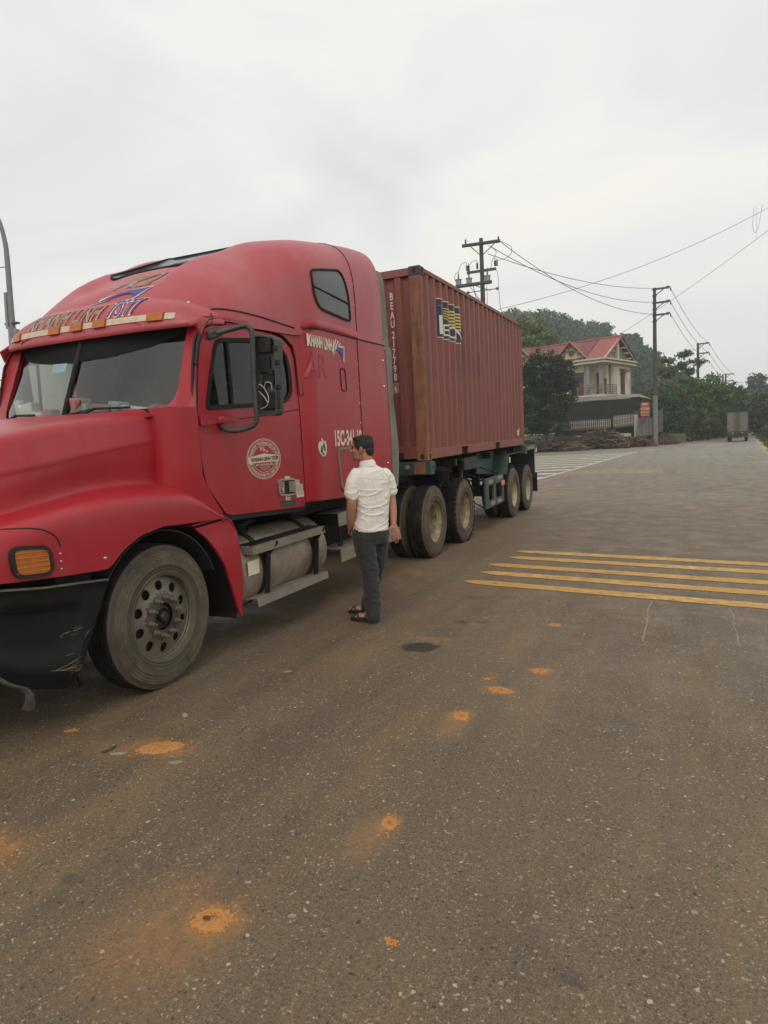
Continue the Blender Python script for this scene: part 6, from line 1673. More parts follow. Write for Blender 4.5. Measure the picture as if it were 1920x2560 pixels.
# ================================================================== HOUSE
M_WALL = mat('cream_wall', (.66, .60, .46), .9, var=.08, vscale=1.2, dirt=(.33, .28, .20), dirt_amt=.5, dscale=.8)
M_TRIMH = mat('cream_trim', (.56, .50, .38), .85, var=.1, dirt=(.30, .27, .21), dirt_amt=.5, dscale=2)
M_COLG = mat('grey_column', (.22, .24, .25), .7, var=.15)
M_WOOD = mat('maroon_wood', (.11, .035, .028), .6, var=.25, vscale=3)
M_DKG = mat('dark_glass', (.025, .03, .034), .2)
def roof_tile_mat(name, col, sc=4.2):
    m = bpy.data.materials.new(name); m.use_nodes = True; nt = m.node_tree; N = nt.nodes; L = nt.links; b = N['Principled BSDF']; b.inputs['Roughness'].default_value = .6
    tcn = N.new('ShaderNodeTexCoord'); br = N.new('ShaderNodeTexBrick'); br.inputs['Scale'].default_value = sc; br.inputs['Mortar Size'].default_value = .035; br.inputs['Mortar'].default_value = (col[0] * .35, col[1] * .4, col[2] * .5, 1)
    br.inputs['Color1'].default_value = (*col, 1); br.inputs['Color2'].default_value = (col[0] * .75, col[1] * .8, col[2] * .85, 1); br.inputs['Brick Width'].default_value = 1.0; br.inputs['Row Height'].default_value = .9
    mp_ = N.new('ShaderNodeMapping'); mp_.inputs['Rotation'].default_value = (0, 0, 0); L.new(tcn.outputs['UV'], mp_.inputs[0]); L.new(mp_.outputs[0], br.inputs['Vector'])
    n_ = N.new('ShaderNodeTexNoise'); n_.inputs['Scale'].default_value = 1.2; L.new(tcn.outputs['Object'], n_.inputs['Vector']); mxx = N.new('ShaderNodeMix'); mxx.data_type = 'RGBA'; mxx.blend_type = 'MULTIPLY'; mxx.inputs['Factor'].default_value = .5
    L.new(br.outputs['Color'], mxx.inputs['A']); L.new(n_.outputs['Color'], mxx.inputs['B']); L.new(br.outputs['Color'], b.inputs['Base Color'])
    bp = N.new('ShaderNodeBump'); bp.inputs['Strength'].default_value = .6; L.new(br.outputs['Fac'], bp.inputs['Height']); bp.invert = True; L.new(bp.outputs[0], b.inputs['Normal'])
    return m
M_TILE = roof_tile_mat('red_roof_tiles', (.22, .060, .058), 3.2); M_TILE2 = roof_tile_mat('bright_roof_tiles', (.36, .095, .080), 3.2)
HC = Vector((-4.96, 69.0, 0)); d1 = Vector((-.955, .297, 0)).normalized(); d2 = Vector((.297, .955, 0)).normalized()
hs = thing('villa', 'two storey cream house with red tiled gabled roof and corner balcony', 'house', (HC.x, HC.y, 1.4), 'W')
def H(a, b, z): p = HC + d1 * a + d2 * b; return (p.x, p.y, z)
def hbox(k, a0, a1, b0, b1, z0, z1, mi=0):
    vs = [H(a, b, z) for a in (a0, a1) for b in (b0, b1) for z in (z0, z1)]
    return k.add(vs, [(0, 1, 3, 2), (4, 6, 7, 5), (0, 4, 5, 1), (2, 3, 7, 6), (0, 2, 6, 4), (1, 5, 7, 3)], mi)
def hb(name, m, a0, a1, b0, b1, z0, z1, par=None, bevel=0): return hbox(MB(), a0, a1, b0, b1, z0, z1).build(name, m, par or hs, 0, recalc=True, bevel=bevel)
ZE, ZB = 9.12, 5.75
hb('wall', M_WALL, 2.35, 11.5, .3, 7.5, 1.0, ZE); hb('wall', M_WALL, .0, 2.349, 3.6, 7.5, 1.0, ZE); hb('wall', M_WALL, .0, 2.35, .3, 3.599, 1.0, ZB - .2)
hb('wall', M_WALL, .55, 2.349, 2.1, 3.599, ZB - .2, ZE)      # recessed balcony back wall
hb('wall', M_TRIMH, .0, .35, 2.6, 3.6, ZB - .2, ZE)
hb('balcony_floor', M_TRIMH, -.25, 5.6, -.9, .299, ZB - .22, ZB); hb('balcony_floor', M_TRIMH, -.25, -.001, .3, 3.0, ZB - .22, ZB)
hb('column', M_COLG, 1.45, 1.78, -.55, -.25, ZB, ZE); hb('column', M_COLG, .12, .42, -.35, -.08, ZB, ZE)
hb('cornice', M_TRIMH, -.55, 11.9, -.95, 7.9, ZE, ZE + .20); hb('cornice', M_TRIMH, -.35, 11.7, -.75, 7.7, ZE + .20, ZE + .32); hb('cornice', M_TRIMH, -.7, 12.0, -1.1, 8.0, ZE + .32, ZE + .50)
ZR = ZE + .5; RZ = 12.15; bR = 3.4
# main roof, two slopes, gable ends; the last bay to the right is newer tile
def quadUV(name, P4, m, su, sv, par=hs, th=.08):
    me = bpy.data.meshes.new(name); og = ORG[root_of(par).name]; P_ = [Vector(p) - og for p in P4]; nrm = (P_[1] - P_[0]).cross(P_[3] - P_[0]).normalized(); nrm = nrm if nrm.z > 0 else -nrm
    vs = P_ + [p - nrm * th for p in P_]; me.from_pydata(vs, [], [(0, 1, 2, 3), (7, 6, 5, 4), (0, 4, 5, 1), (1, 5, 6, 2), (2, 6, 7, 3), (3, 7, 4, 0)])
    uv = me.uv_layers.new(name='UVMap'); cs = [(0, 0), (su, 0), (su, sv), (0, sv)]
    for i, l in enumerate(me.loops): uv.data[i].uv = cs[l.vertex_index % 4]
    me.materials.append(m); o = bpy.data.objects.new(name, me); COL.objects.link(o); o.parent = par
    b = bmesh.new(); b.from_mesh(me); bmesh.ops.recalc_face_normals(b, faces=b.faces); b.to_mesh(me); b.free(); return o
fe = -.85
quadUV('roof', [H(12.2, fe, ZR + .02), H(1.9, fe, ZR + .02), H(1.9, bR, RZ), H(12.2, bR, RZ)], M_TILE, 10.3, 4.8)
quadUV('roof', [H(1.88, fe - .02, ZR + .02), H(-.75, fe - .02, ZR + .02), H(-.75, bR, RZ + .02), H(1.88, bR, RZ + .02)], M_TILE2, 2.6, 4.8)
quadUV('roof', [H(-.75, 7.9, ZR), H(12.2, 7.9, ZR), H(12.2, bR, RZ), H(-.75, bR, RZ)], M_TILE, 12.9, 4.8)
MB().tube([H(-.78, bR, RZ + .05), H(12.2, bR, RZ + .05)], .09, 6).build('ridge_tiles', mat('ridge', (.36, .10, .085), .6), hs, 50)
MB().tube([H(1.9, fe, ZR + .07), H(1.9, bR, RZ + .06)], .06, 6).build('roof_valley', M_STEEL, hs, 50)
# right gable end wall with stepped brackets and dark triangles
MB().add([H(-.02, -.2, ZR), H(-.02, 7.2, ZR), H(-.02, bR, RZ - .35)], [(0, 1, 2)]).thick(.1).build('gable_wall', mat('grey_gable', (.19, .175, .145), .85, var=.25), hs, 0)
hb('gable_post', M_TRIMH, -.25, -.03, bR - .25, bR + .25, ZR, RZ - .6)
for sg in (-1, 1):
    MB().tube([H(-.5, bR + sg * 4.3, ZR + .02), H(-.5, bR, RZ - .10)], .10, 4).build('barge_board', M_TRIMH, hs, 0)
    for i in range(3):
        t = .22 + i * .22; bb_ = bR + sg * 3.6 * (1 - t); zz = ZR + (RZ - ZR) * t - .35
        hb('gable_bracket', M_TRIMH, -.55, -.021, bb_ - .2, bb_ + .2, zz, zz + .12)
# small cross gables on the facade
for ac in (3.55, 9.6):
    hw, zt = 1.95, 11.75
    MB().add([H(ac + hw, -.35, ZR), H(ac - hw, -.35, ZR), H(ac, -.35, zt - .18)], [(0, 1, 2)]).thick(.12).build('gable_wall', M_WALL, hs, 0)
    for sg in (-1, 1):
        st_ = MB()
        for i in range(4):
            q = i / 4; hbox(st_, ac + sg * (hw * (1 - q) - .36), ac + sg * (hw * (1 - q) - .72), -.62, -.36, ZR + (zt - ZR) * q + .02, ZR + (zt - ZR) * q + .40)
        st_.build('stepped_trim', mat('olive_trim', (.17, .15, .085), .8), hs, 0, recalc=True)
        quadUV('gable_roof', [H(ac + sg * (hw + .25), -.80, ZR - .10), H(ac, -.80, zt), H(ac, 3.0, zt), H(ac + sg * (hw + .25), 3.0, ZR - .10)], M_TILE, 2.9, 3.8)
        MB().tube([H(ac + sg * (hw + .27), -.83, ZR - .10), H(ac, -.83, zt + .02)], .085, 4).build('barge_board', mat('salmon_trim', (.42, .13, .105), .6), hs, 0)
    k = MB(); k.lathe(H(ac, -.38, 10.5), [(.001, .06), (.33, .06), (.33, 0)], n=20, ax=tuple(-d2)); k.build('round_window', M_WOOD, hs, 0)
    k = MB(); k.lathe(H(ac, -.38, 10.5), [(.33, .03), (.36, .08), (.40, .08), (.42, 0)], n=20, ax=tuple(-d2)); k.build('window_ring', M_TRIMH, hs, 40)
    k = MB()
    for i in range(5): k.add([H(ac - .35 + i * .16, -.37, 11.05 + .12 * math.sin(i * 1.57) ** 2), H(ac - .25 + i * .16, -.37, 11.05), H(ac - .22 + i * .16, -.37, 11.15), H(ac - .33 + i * .16, -.37, 11.22)], [(0, 1, 2, 3)])
    k.thick(.05).build('relief', M_COLG, hs, 0)
# doors and windows
hb('door', M_WOOD, 2.45, 3.95, .22, .29, ZB, 8.35); hb('door_opening', M_DARKIN, 3.15, 3.85, .20, .219, ZB + .02, 7.6); hb('transom_window', M_DKG, 2.55, 3.85, .20, .219, 7.7, 8.25)
hb('door', M_WOOD, 1.15, 1.75, 2.02, 2.09, ZB, 8.3); hb('door', M_WOOD, .60, .85, 2.02, 2.09, ZB, 7.6)
hb('window', M_WOOD, 6.2, 7.8, .22, .29, 6.6, 8.4)
hb('window', M_WOOD, -.04, -.001, 4.5, 5.7, ZB + .1, 8.2); hb('window_pane', M_DKG, -.06, -.041, 4.65, 5.1, 6.2, 7.8)
quadUV('awning', [H(-.02, 4.2, 8.75), H(-.02, 6.2, 8.75), H(-.85, 6.2, 8.3), H(-.85, 4.2, 8.3)], M_TILE, 1, 1, th=.04)
MB().tube([H(-.10, 7.3, 1.5), H(-.10, 7.3, 9.1)], .05, 6).build('drain_pipe', M_INS, hs, 40)
# balcony rail
M_RAIL = mat('rail_steel', (.20, .18, .155), .5, metal=.4)
k = MB()
for z in (6.05, 6.3, 6.55, 6.8):
    k.tube([H(5.5, -.85, z), H(-.15, -.85, z), H(-.2, -.1, z)], .040, 5); k.tube([H(-.2, -.1, z), H(-.2, 2.8, z)], .040, 5)
for a in np.arange(-.15, 5.6, .95): k.tube([H(a, -.85, ZB), H(a, -.85, 6.85)], .045, 5)
for b_ in (0.6, 1.7, 2.8): k.tube([H(-.2, b_, ZB), H(-.2, b_, 6.85)], .045, 5)
k.build('balcony_rail', M_RAIL, hs, 40)

# tin lean-to with black shade net
sh = thing('lean_to_shed', 'dark netted lean-to with grey tin roof in front of the house', 'shed', (-5.0, 66.0, 1.6), 'W')
M_TIN = mat('grey_tin', (.23, .235, .21), .6, metal=.3, var=.2, vscale=1.5, dirt=(.14, .13, .11), dirt_amt=.6, dscale=.9)
MB().add([(-9.2, 64.3, 4.85), (-1.15, 65.2, 5.02), (-1.3, 68.4, 5.45), (-9.5, 68.3, 5.5)], [(0, 1, 2, 3)]).thick(-.06).build('tin_roof', M_TIN, sh, 0, recalc=True)
MB().add([(-1.13, 65.2, 5.0), (-.1, 66.8, 4.75), (-.3, 69.5, 4.8), (-1.28, 68.4, 5.4)], [(0, 1, 2, 3)]).thick(-.06).build('tin_roof', M_TIN, sh, 0, recalc=True)
M_NET = mat('black_shade_net', (.012, .013, .014), .9, var=.3, vscale=1.0)
k = MB(); top_ = [(x, 64.35 + (x + 9.1) * .11, 4.82 + (x + 9.1) * .02) for x in np.linspace(-9.3, -1.2, 22)]
rws = [top_] + [[(p[0] - (1 - q) * 0 + (-.25 * q if i == 0 else 0), p[1] + .10 * math.sin(i * 1.3) * q, p[2] * (1 - q) + q * interp(i, [0, 9, 21], [1.4, 1.6, 2.2])) for i, p in enumerate(top_)] for q in (.33, .66, 1.0)]
k.grid(rws); k.build('shade_net', M_NET, sh, 60)
MB().add([(-9.3, 64.35, 4.8), (-12.2, 63.6, 3.6), (-12.2, 63.6, 2.0), (-9.3, 64.35, 2.0)], [(0, 1, 2, 3)]).build('shade_net', M_NET, sh, 0)
MB().bx(-9.0, -1.4, 66.5, 66.6, 1.4, 4.9).build('back_wall', M_DARKIN, sh, 0)
k = MB()
for x, y in ((-9.0, 64.5), (-5, 64.9), (-1.25, 65.3), (-.25, 66.9)): k.tube([(x, y, 1.2), (x, y, 4.85)], .06, 6)
k.build('shed_post', M_STEEL, sh, 40)

# rice restaurant sign
sg_ = thing('restaurant_sign', 'red sign with yellow lettering beside the nearest concrete pole', 'sign', (-.5, 63.2, 1.6), 'W')
MB().bx(-.93, -.09, 63.2, 63.26, 2.97, 4.38).build('panel', mat('sign_red', (.30, .030, .045), .5, var=.1), sg_, 0)
MB().bx(-.90, -.84, 63.22, 63.28, 1.3, 2.97).bx(-.2, -.14, 63.22, 63.28, 1.3, 2.97).build('post', M_STEEL, sg_, 0)
lt = MB(); lt2 = MB()
for tx, z, h, w, dst in (('CƠM', 3.62, .24, .76, lt), ('BÌNH DÂN', 3.32, .16, .76, lt2), ('QUÁN CƠM', 3.98, .07, .5, lt2), ('PHỤC VỤ CƠM PHỞ', 3.17, .06, .7, lt2), ('NHẬN ĐẶT TIỆC', 3.05, .06, .7, lt2)):
    t = text2d(tx, h, width=w, off=.04, align='CENTER'); q = decal(t, lambda a, b: (-.51 + a, 63.19, z + b)); dst.add(q.v, q.f)
lt.build('sign_lettering', mat('sign_yellow', (.62, .46, .13), .6), sg_, 0); lt2.build('sign_lettering', mat('sign_pink', (.60, .38, .34), .6), sg_, 0)
k = MB(); k.lathe((-.51, 63.19, 4.2), [(.001, 0), (.3, 0)], n=20, ax=(0, -1, 0)); k.v = [(x, y, 4.2 + (z - 4.2) * .28) for x, y, z in k.v]; k.build('sign_emblem', mat('sign_pink', (1, 1, 1)), sg_, 0)

# fences, pillar and gate
M_PICK = mat('whitewashed_pickets', (.42, .39, .32), .85, var=.15, dirt=(.16, .13, .09), dirt_amt=.8, dscale=1.5)
M_STONE = mat('dark_plinth', (.07, .06, .045), .9, var=.3)
def fence(label, a, b, z0a, z0b, h, n, posts=()):
    A, B = Vector(a), Vector(b); o = thing('picket_fence', label, 'fence', (A.x, A.y, z0a), 'W')
    for i in range(n):
        t = i / (n - 1); p = A.lerp(B, t); z0 = z0a + (z0b - z0a) * t
        k = MB().bx(p.x - .036, p.x + .036, p.y - .03, p.y + .03, z0, z0 + h); k.add([(p.x - .036, p.y - .03, z0 + h), (p.x + .036, p.y - .03, z0 + h), (p.x, p.y - .03, z0 + h + .09)], [(0, 1, 2)]); k.build('picket', M_PICK, o, 0)
    for zz in (.18, .75):
        k = MB().tube([(A.x, A.y + .05, z0a + h * zz), (B.x, B.y + .05, z0b + h * zz)], .022, 4); k.build('rail', M_PICK, o, 0)
    for t in posts: p = A.lerp(B, t); MB().bx(p.x - .17, p.x + .17, p.y - .17, p.y + .17, z0a - .4, z0a + h + .1).build('fence_post', M_PICK, o, 0)
    k = MB(); k.tube([(A.x, A.y, z0a - .15), (B.x, B.y, z0b - .15)], .16, 4); k.build('plinth', M_STONE, o, 0); return o
fence('long low picket fence left of the tall pillar, under the black net', (-12.5, 59.8, 0), (-3.6, 61.0, 0), 2.05, 2.15, .72, 50, (.36,))
fence('taller leaning picket fence joining the white pillar with a ball top', (-3.45, 63.2, 0), (-1.75, 64.6, 0), 2.15, 2.3, 1.0, 13)
gp = thing('gate_pillar', 'white gate pillar with a dark ball on top', 'pillar', (-1.5, 65.2, 1.6), 'W')
MB().bx(-1.68, -1.33, 65.0, 65.35, 1.0, 3.25).build('shaft', mat('white_pillar', (.52, .49, .42), .85, var=.15, dirt=(.2, .17, .12), dirt_amt=.6, dscale=2), gp, 0)
MB().lathe((-1.505, 65.175, 3.25), [(.20, 0), (.20, .08), (.08, .10), (.08, .14), (.15, .22), (.17, .30), (.12, .40), (.001, .43)], n=16, ax=(0, 0, 1)).build('finial', mat('brown_finial', (.12, .07, .045), .7), gp, 40)
ga = thing('metal_gate', 'grey sheet metal gate standing open beside the nearest pole', 'gate', (.5, 65.3, 1.3), 'W')
M_GATE = mat('grey_gate', (.15, .165, .17), .6, var=.25)
for i in range(2):
    k = MB()
    for j in range(6): x = .22 + i * .42 + j * .07; k.tube([(x, 65.3 + i * .4, 1.35), (x, 65.3 + i * .4, 3.8 - .3 * i + .05 * j)], .03, 4)
    k.tube([(.2 + i * .42, 65.3 + i * .4, 2.4), (.6 + i * .42, 65.3 + i * .4, 2.4)], .04, 4); k.build('gate_leaf', M_GATE, ga, 0)
ww = thing('low_wall', 'stained low white wall between the pillar and the pole', 'wall', (-.5, 64.4, 1.3), 'W'); MB().bx(-1.3, .1, 64.3, 64.5, 1.1, 2.9).build('wall', mat('stained_wall', (.22, .205, .18), .9, var=.35, vscale=2, dirt=(.12, .10, .07), dirt_amt=.9, dscale=1.6), ww, 0)
cb = thing('planter_wall', 'mossy low concrete wall at the road edge right of the brush heap', 'wall', (1.9, 69.5, .5), 'W'); MB().bx(.6, 3.2, 73.5, 74.0, .1, 1.1).build('wall', mat('mossy_concrete', (.13, .12, .075), .9, var=.3, vscale=2), cb, 0)

# firewood and brush heaps
M_STICK = mat('brown_sticks', (.115, .070, .045), .9, var=.35, vscale=3, attr=None)
M_STICKD = mat('dark_sticks', (.035, .022, .015), .9, var=.3); M_STICKL = mat('pale_sticks', (.19, .125, .08), .9, var=.3)
M_STICKB = mat('red_sticks', (.17, .075, .045), .9, var=.35, vscale=3)
def stick_heap(label, c, rx, ry, h, n, L0, r0, ang, dev, shape='stack', m=None, seed=1, vdev=.15):
    rs = np.random.default_rng(seed); z0 = gh_(c[0], c[1]); o = thing('firewood_heap', label, 'wood pile', (c[0], c[1], z0), 'W', 'cut branches heaped on the verge'); k = MB()
    for i in range(n):
        u, v = rs.uniform(-1, 1), rs.uniform(-1, 1)
        hh = h * (max(0, 1 - abs(u) ** 3) if shape == 'stack' else max(0, 1 - u * u) ** .8) * rs.uniform(.0, 1) ** .6
        x, y = c[0] + u * rx, c[1] + v * ry; a = ang + rs.normal(0, dev); e = rs.normal(0, vdev); L_ = L0 * rs.uniform(.6, 1.2)
        d = Vector((math.cos(a) * math.cos(e), math.sin(a) * math.cos(e), math.sin(e))) * L_ / 2; p = Vector((x, y, gh_(x, y) + hh + .05))
        bend = Vector((rs.normal(0, .05), rs.normal(0, .05), rs.normal(0, .06))) * L_
        k.tube([p - d, p + bend, p + d], r0 * rs.uniform(.6, 1.5), 5, int(rs.integers(3)))
    k.build('sticks', [m or M_STICK, M_STICKD, M_STICKL], o, 0); return o
stick_heap('tallest neat stack of brown cut branches in front of the picket fence', (-4.4, 60.6), 1.9, 1.0, 1.75, 900, 1.5, .042, .15, .5, 'stack', None, 1)
stick_heap('low spread heap of brown branches nearest the trailer', (-8.4, 57.4), 2.6, 1.3, .75, 420, 1.9, .036, .2, .7, 'heap', None, 2, .25)
stick_heap('thin scatter of branches farther left behind the trailer tail', (-11.8, 58.6), 2.0, 1.2, .7, 240, 1.8, .034, .2, .7, 'heap', None, 3, .2)
stick_heap('loose brush and broken boards left of the nearest pole', (-1.3, 63.0), 1.5, .8, .9, 160, 1.1, .03, .3, 1.0, 'heap', M_STICKB, 4, .5)
stick_heap('reddish splintered branches on the kerb right of the nearest pole', (.9, 69.0), 1.3, .6, .55, 130, 1.3, .03, .2, .8, 'heap', M_STICKB, 5, .4)
bx_ = thing('wooden_crate', 'small red brown box half buried in the brush by the stack', 'box', (-2.0, 61.8, .9), 'W'); MB().box((-2.1, 61.6, gh_(-2.1, 61.6) + .35), (.55, .4, .6), 0, Matrix.Rotation(.3, 3, 'Y')).build('box', mat('red_brown_box', (.20, .07, .045), .8), bx_, 0, bevel=.02)
k = MB(); k.lathe((-5.8, 58.2, gh_(-5.8, 58.2) - .05), [(.001, .12), (.7, .1), (1.2, .02), (1.4, -.05)], n=24, ax=(0, 0, 1)); o = k.build('red_soil', mat('red_soil', (.22, .085, .035), .95, var=.3, vscale=2), None, 60); kind(o, 'structure')

# ================================================================== VEGETATION
G1 = (.020, .038, .015); G2 = (.085, .135, .035); G3 = (.060, .100, .038); G4 = (.12, .17, .035)
tree('broadleaf_tree', 'dense dark evergreen tree in front of the house, beside the container', -8.9, 56.3, .9, [(-8.9, 56.4, 7.3, 2.5, 2.0, 2.2), (-10.3, 56.2, 6.2, 2.0, 1.8, 2.4), (-7.7, 56.6, 5.6, 1.6, 1.6, 2.0), (-9.2, 55.9, 4.3, 2.6, 1.8, 2.2), (-10.2, 55.9, 2.9, 2.0, 1.4, 1.3), (-8.4, 56.0, 2.6, 1.7, 1.4, 1.0), (-6.9, 56.6, 6.4, .9, 1.0, .8), (-7.9, 56.6, 7.2, 1.5, 1.3, 1.5)], 620, 46, .13, .22, G1, .20, cvar=.42)
tree('broadleaf_tree', 'bright green loose tree showing above the left end of the roof', -19.5, 96, 3.5, [(-20.5, 96, 15.5, 4.5, 3, 3.5), (-16.5, 96.5, 14.2, 3.4, 3, 2.6), (-19, 96, 18.3, 2.3, 2, 1.7), (-24, 97, 13, 4, 3, 4)], 300, 40, .30, .50, G4, .3, cvar=.35)
tree('papaya_like_tree', 'slender flat topped tree rising above the roadside trees', 1.2, 80, 1.5, [(1.2, 82, 10.0, .8, 1.0, .35), (3.0, 82.4, 10.5, .8, .8, .4), (4.2, 82.5, 9.5, .8, .8, .35), (2.3, 82, 9.2, .9, .8, .4), (.2, 82, 8.7, .8, .9, .35), (3.6, 82, 8.5, .8, .8, .35), (1.6, 82, 8.2, .9, .9, .4)], 75, 24, .20, .24, G2, .10, cvar=.3, lean=.6)
near_t = [(1.0, 79, 7.0, 2.3, 'bushy tree right behind the nearest concrete pole', G3, 21), (-1.6, 78, 6.0, 2.0, 'rounded pale green tree right of the house corner', (.055, .085, .035), 22), (3.4, 84, 7.6, 2.4, 'bright green tree left of the middle pole', G2, 23),
          (5.8, 88, 8.2, 2.6, 'bright green tree right in front of the middle pole', G2, 24), (8.0, 98, 7.6, 2.6, 'drooping green tree right of the middle pole', (.045, .075, .026), 25), (9.2, 112, 7.2, 2.6, 'shadowy green tree before the white wall', G3, 26)]
for x, y, h, r_, lb, c_, sd in near_t:
    rng = np.random.default_rng(sd); z0 = gh_(x, y)
    tree('roadside_tree', lb, x, y, z0, [(x, y, h - r_ * .75, r_, r_, r_ * .8), (x - r_ * .6, y, h - r_ * 1.5, r_ * .8, r_, r_ * .9), (x + r_ * .6, y - .3, h - r_ * 1.6, r_ * .8, r_, r_ * .9), (x, y - .5, h - r_ * 2.2, r_ * 1.0, r_ * .8, r_ * .8)], 300, 36, .17, .28, c_, .15, 'trees on the left of the road', cvar=.38)
far_t = [(19.4, 186, 12.5, 2.2, 'tall two tiered tree against the sky, right of the box truck', 31), (26.5, 196, 11.0, 2.6, 'round domed tree right of the tall two tiered one', 32), (29.0, 200, 12.3, 1.2, 'small tufted tree between the domed tree and the right edge', 33), (12.5, 160, 9.6, 3.0, 'wide tree between the middle and farthest poles', 34), (15.5, 168, 8.6, 2.6, 'low tree just left of the box truck roof', 35)]
for x, y, h, r_, lb, sd in far_t:
    rng = np.random.default_rng(sd); z0 = gh_(x, y)
    E_ = [(x, y, h - r_ * .5, r_, r_, r_ * .55), (x - r_ * .5, y, h - r_ * 1.2, r_ * .8, r_, r_ * .45), (x + r_ * .5, y, h - r_ * 1.3, r_ * .8, r_, r_ * .45)]
    if 'two tiered' in lb: E_ = [(x, y, h, 1.9, 1.6, 2.0), (x - 1.4, y, h - 2.6, 1.6, 1.5, 1.0), (x + 1.6, y, h - 2.2, 1.3, 1.4, .9), (x, y, h - 3.8, 2.2, 1.5, .8)]
    tree('distant_tree', lb, x, y, z0, E_, 120, 26, .30, .38, (.06, .09, .04), .16, 'trees far along the road', cvar=.3)
def thicket(name, label, spots, nleaf, leaf, spread, col, cvar=.4):
    C_, K = [], []
    for (x, y, h, r_) in spots:
        z0 = gh_(x, y); c, kc = crown_pts([(x, y, z0 + h * .5, r_, r_, h * .5), (x + r_ * .4, y, z0 + h * .72, r_ * .6, r_ * .6, h * .32)], max(10, int(nleaf / 24)), 24, spread, col, cvar, .55); C_.append(c); K.append(kc)
    c = np.concatenate(C_); kc = np.concatenate(K); o = leaf_obj(name, c, rng.uniform(.6, 1.3, len(c)) * leaf, kc); o['kind'] = 'stuff'; return o
rng = np.random.default_rng(77)
sp_l = [(x, y, h, r_) for x, y, h, r_ in [(-3 + i * 1.15 + rng.uniform(-.4, .4), 84 + i * 3.2 + rng.uniform(-2, 2), rng.uniform(4.2, 6.4), rng.uniform(1.8, 2.6)) for i in range(15)]]
thicket('roadside_thicket', '', sp_l, 2200, .20, .32, G3)
sp_f = [(6 + i * 2.1 + rng.uniform(-1, 1), 185 + rng.uniform(-18, 30), rng.uniform(6.5, 9.5), rng.uniform(3, 4.2)) for i in range(22)] + [(4 + i * 2.2, 150 + rng.uniform(-14, 8), rng.uniform(4, 7), 3) for i in range(5)]
thicket('far_woodland', '', sp_f, 1500, .34, .55, (.055, .085, .038))
sp_r = [(13.5 + i * 1.5 + rng.uniform(-.8, .8), 98 + i * 6 + rng.uniform(-5, 5), rng.uniform(5.0, 7.6), rng.uniform(2.0, 3.0)) for i in range(13)] + [(15.5 + rng.uniform(0, 7), 88 + rng.uniform(-4, 26), rng.uniform(5, 8.5), 2.6) for i in range(9)]
thicket('right_hand_thicket', '', sp_r, 1900, .24, .38, (.050, .085, .032))
# low shrubs: right verge, house front, kerb
sp_s = [(rx + rng.uniform(.6, 4.5), ry + rng.uniform(-2, 2), rng.uniform(.5, 1.5), rng.uniform(.5, 1.0)) for rx, ry in [(interp(y, [10, 37, 75.5, 130], [6.7, 7.8, 10.5, 14.6]), y) for y in np.linspace(24, 120, 62)]]
thicket('verge_shrubs', '', sp_s, 420, .11, .17, (.065, .105, .028))
sp_h = [(x, interp(x, [-14, -4, -1, 2, 6, 9], [58.5, 60.6, 64.6, 74, 95, 120]) + rng.uniform(0, .8), rng.uniform(.4, 1.25), rng.uniform(.4, .8)) for x in np.concatenate([np.linspace(-14, -6, 12), np.linspace(-5.5, 1, 26), np.linspace(1.5, 9, 26)])]
thicket('fence_shrubs', '', sp_h, 420, .075, .14, (.060, .080, .028))
# grass: tufts on the verges
def grass(name, pts, n_per, h, col):
    V, F_, T = [], [], []; b = 0
    for (x, y) in pts:
        z = gh_(x, y)
        for i in range(n_per):
            px, py = x + rng.normal(0, .25), y + rng.normal(0, .25); a = rng.uniform(0, 6.28); hh = h * rng.uniform(.5, 1.3); le = hh * rng.uniform(.1, .6); w = .016 + .016 * rng.uniform()
            dx, dy = math.cos(a), math.sin(a); z = gh_(px, py) if i == 0 else z
            V += [(px - dy * w, py + dx * w, z - .03), (px + dy * w, py - dx * w, z - .03), (px + dx * le * .4 + dy * w * .6, py + dy * le * .4 - dx * w * .6, z + hh * .6), (px + dx * le, py + dy * le, z + hh), (px + dx * le * .4 - dy * w * .6, py + dy * le * .4 + dx * w * .6, z + hh * .6)]
            F_ += [(b, b + 1, b + 2, b + 4), (b + 4, b + 2, b + 3)]; b += 5; t = np.array(col) * math.exp(rng.normal(0, .35)); T += [tuple(t) + (1,)] * 5
    me = bpy.data.meshes.new(name); me.from_pydata(V, [], F_); at = me.attributes.new('tone', 'FLOAT_COLOR', 'POINT'); at.data.foreach_set('color', np.array(T, np.float32).ravel()); me.materials.append(M_LEAF)
    o = bpy.data.objects.new(name, me); COL.objects.link(o); o['kind'] = 'stuff'; return o
gpts = []
for a, b in zip(EDGE[2:11], EDGE[3:12]):
    L_ = math.dist(a, b)
    for i in range(int(L_ * 3.5)):
        t = rng.uniform(); off = rng.uniform(.1, 2.2); nx, ny = -(b[1] - a[1]) / L_, (b[0] - a[0]) / L_
        gpts.append((a[0] + (b[0] - a[0]) * t + nx * off, a[1] + (b[1] - a[1]) * t + ny * off))
grass('verge_grass', gpts, 60, .26, (.085, .12, .030))
gpts = [(interp(y, [10, 37, 75.5, 130], [6.7, 7.8, 10.5, 14.6]) + .4 + rng.uniform(0, 2.6) ** 1.2, y) for y in rng.uniform(30, 100, 420)]
grass('right_verge_grass', gpts, 22, .35, (.09, .135, .030))
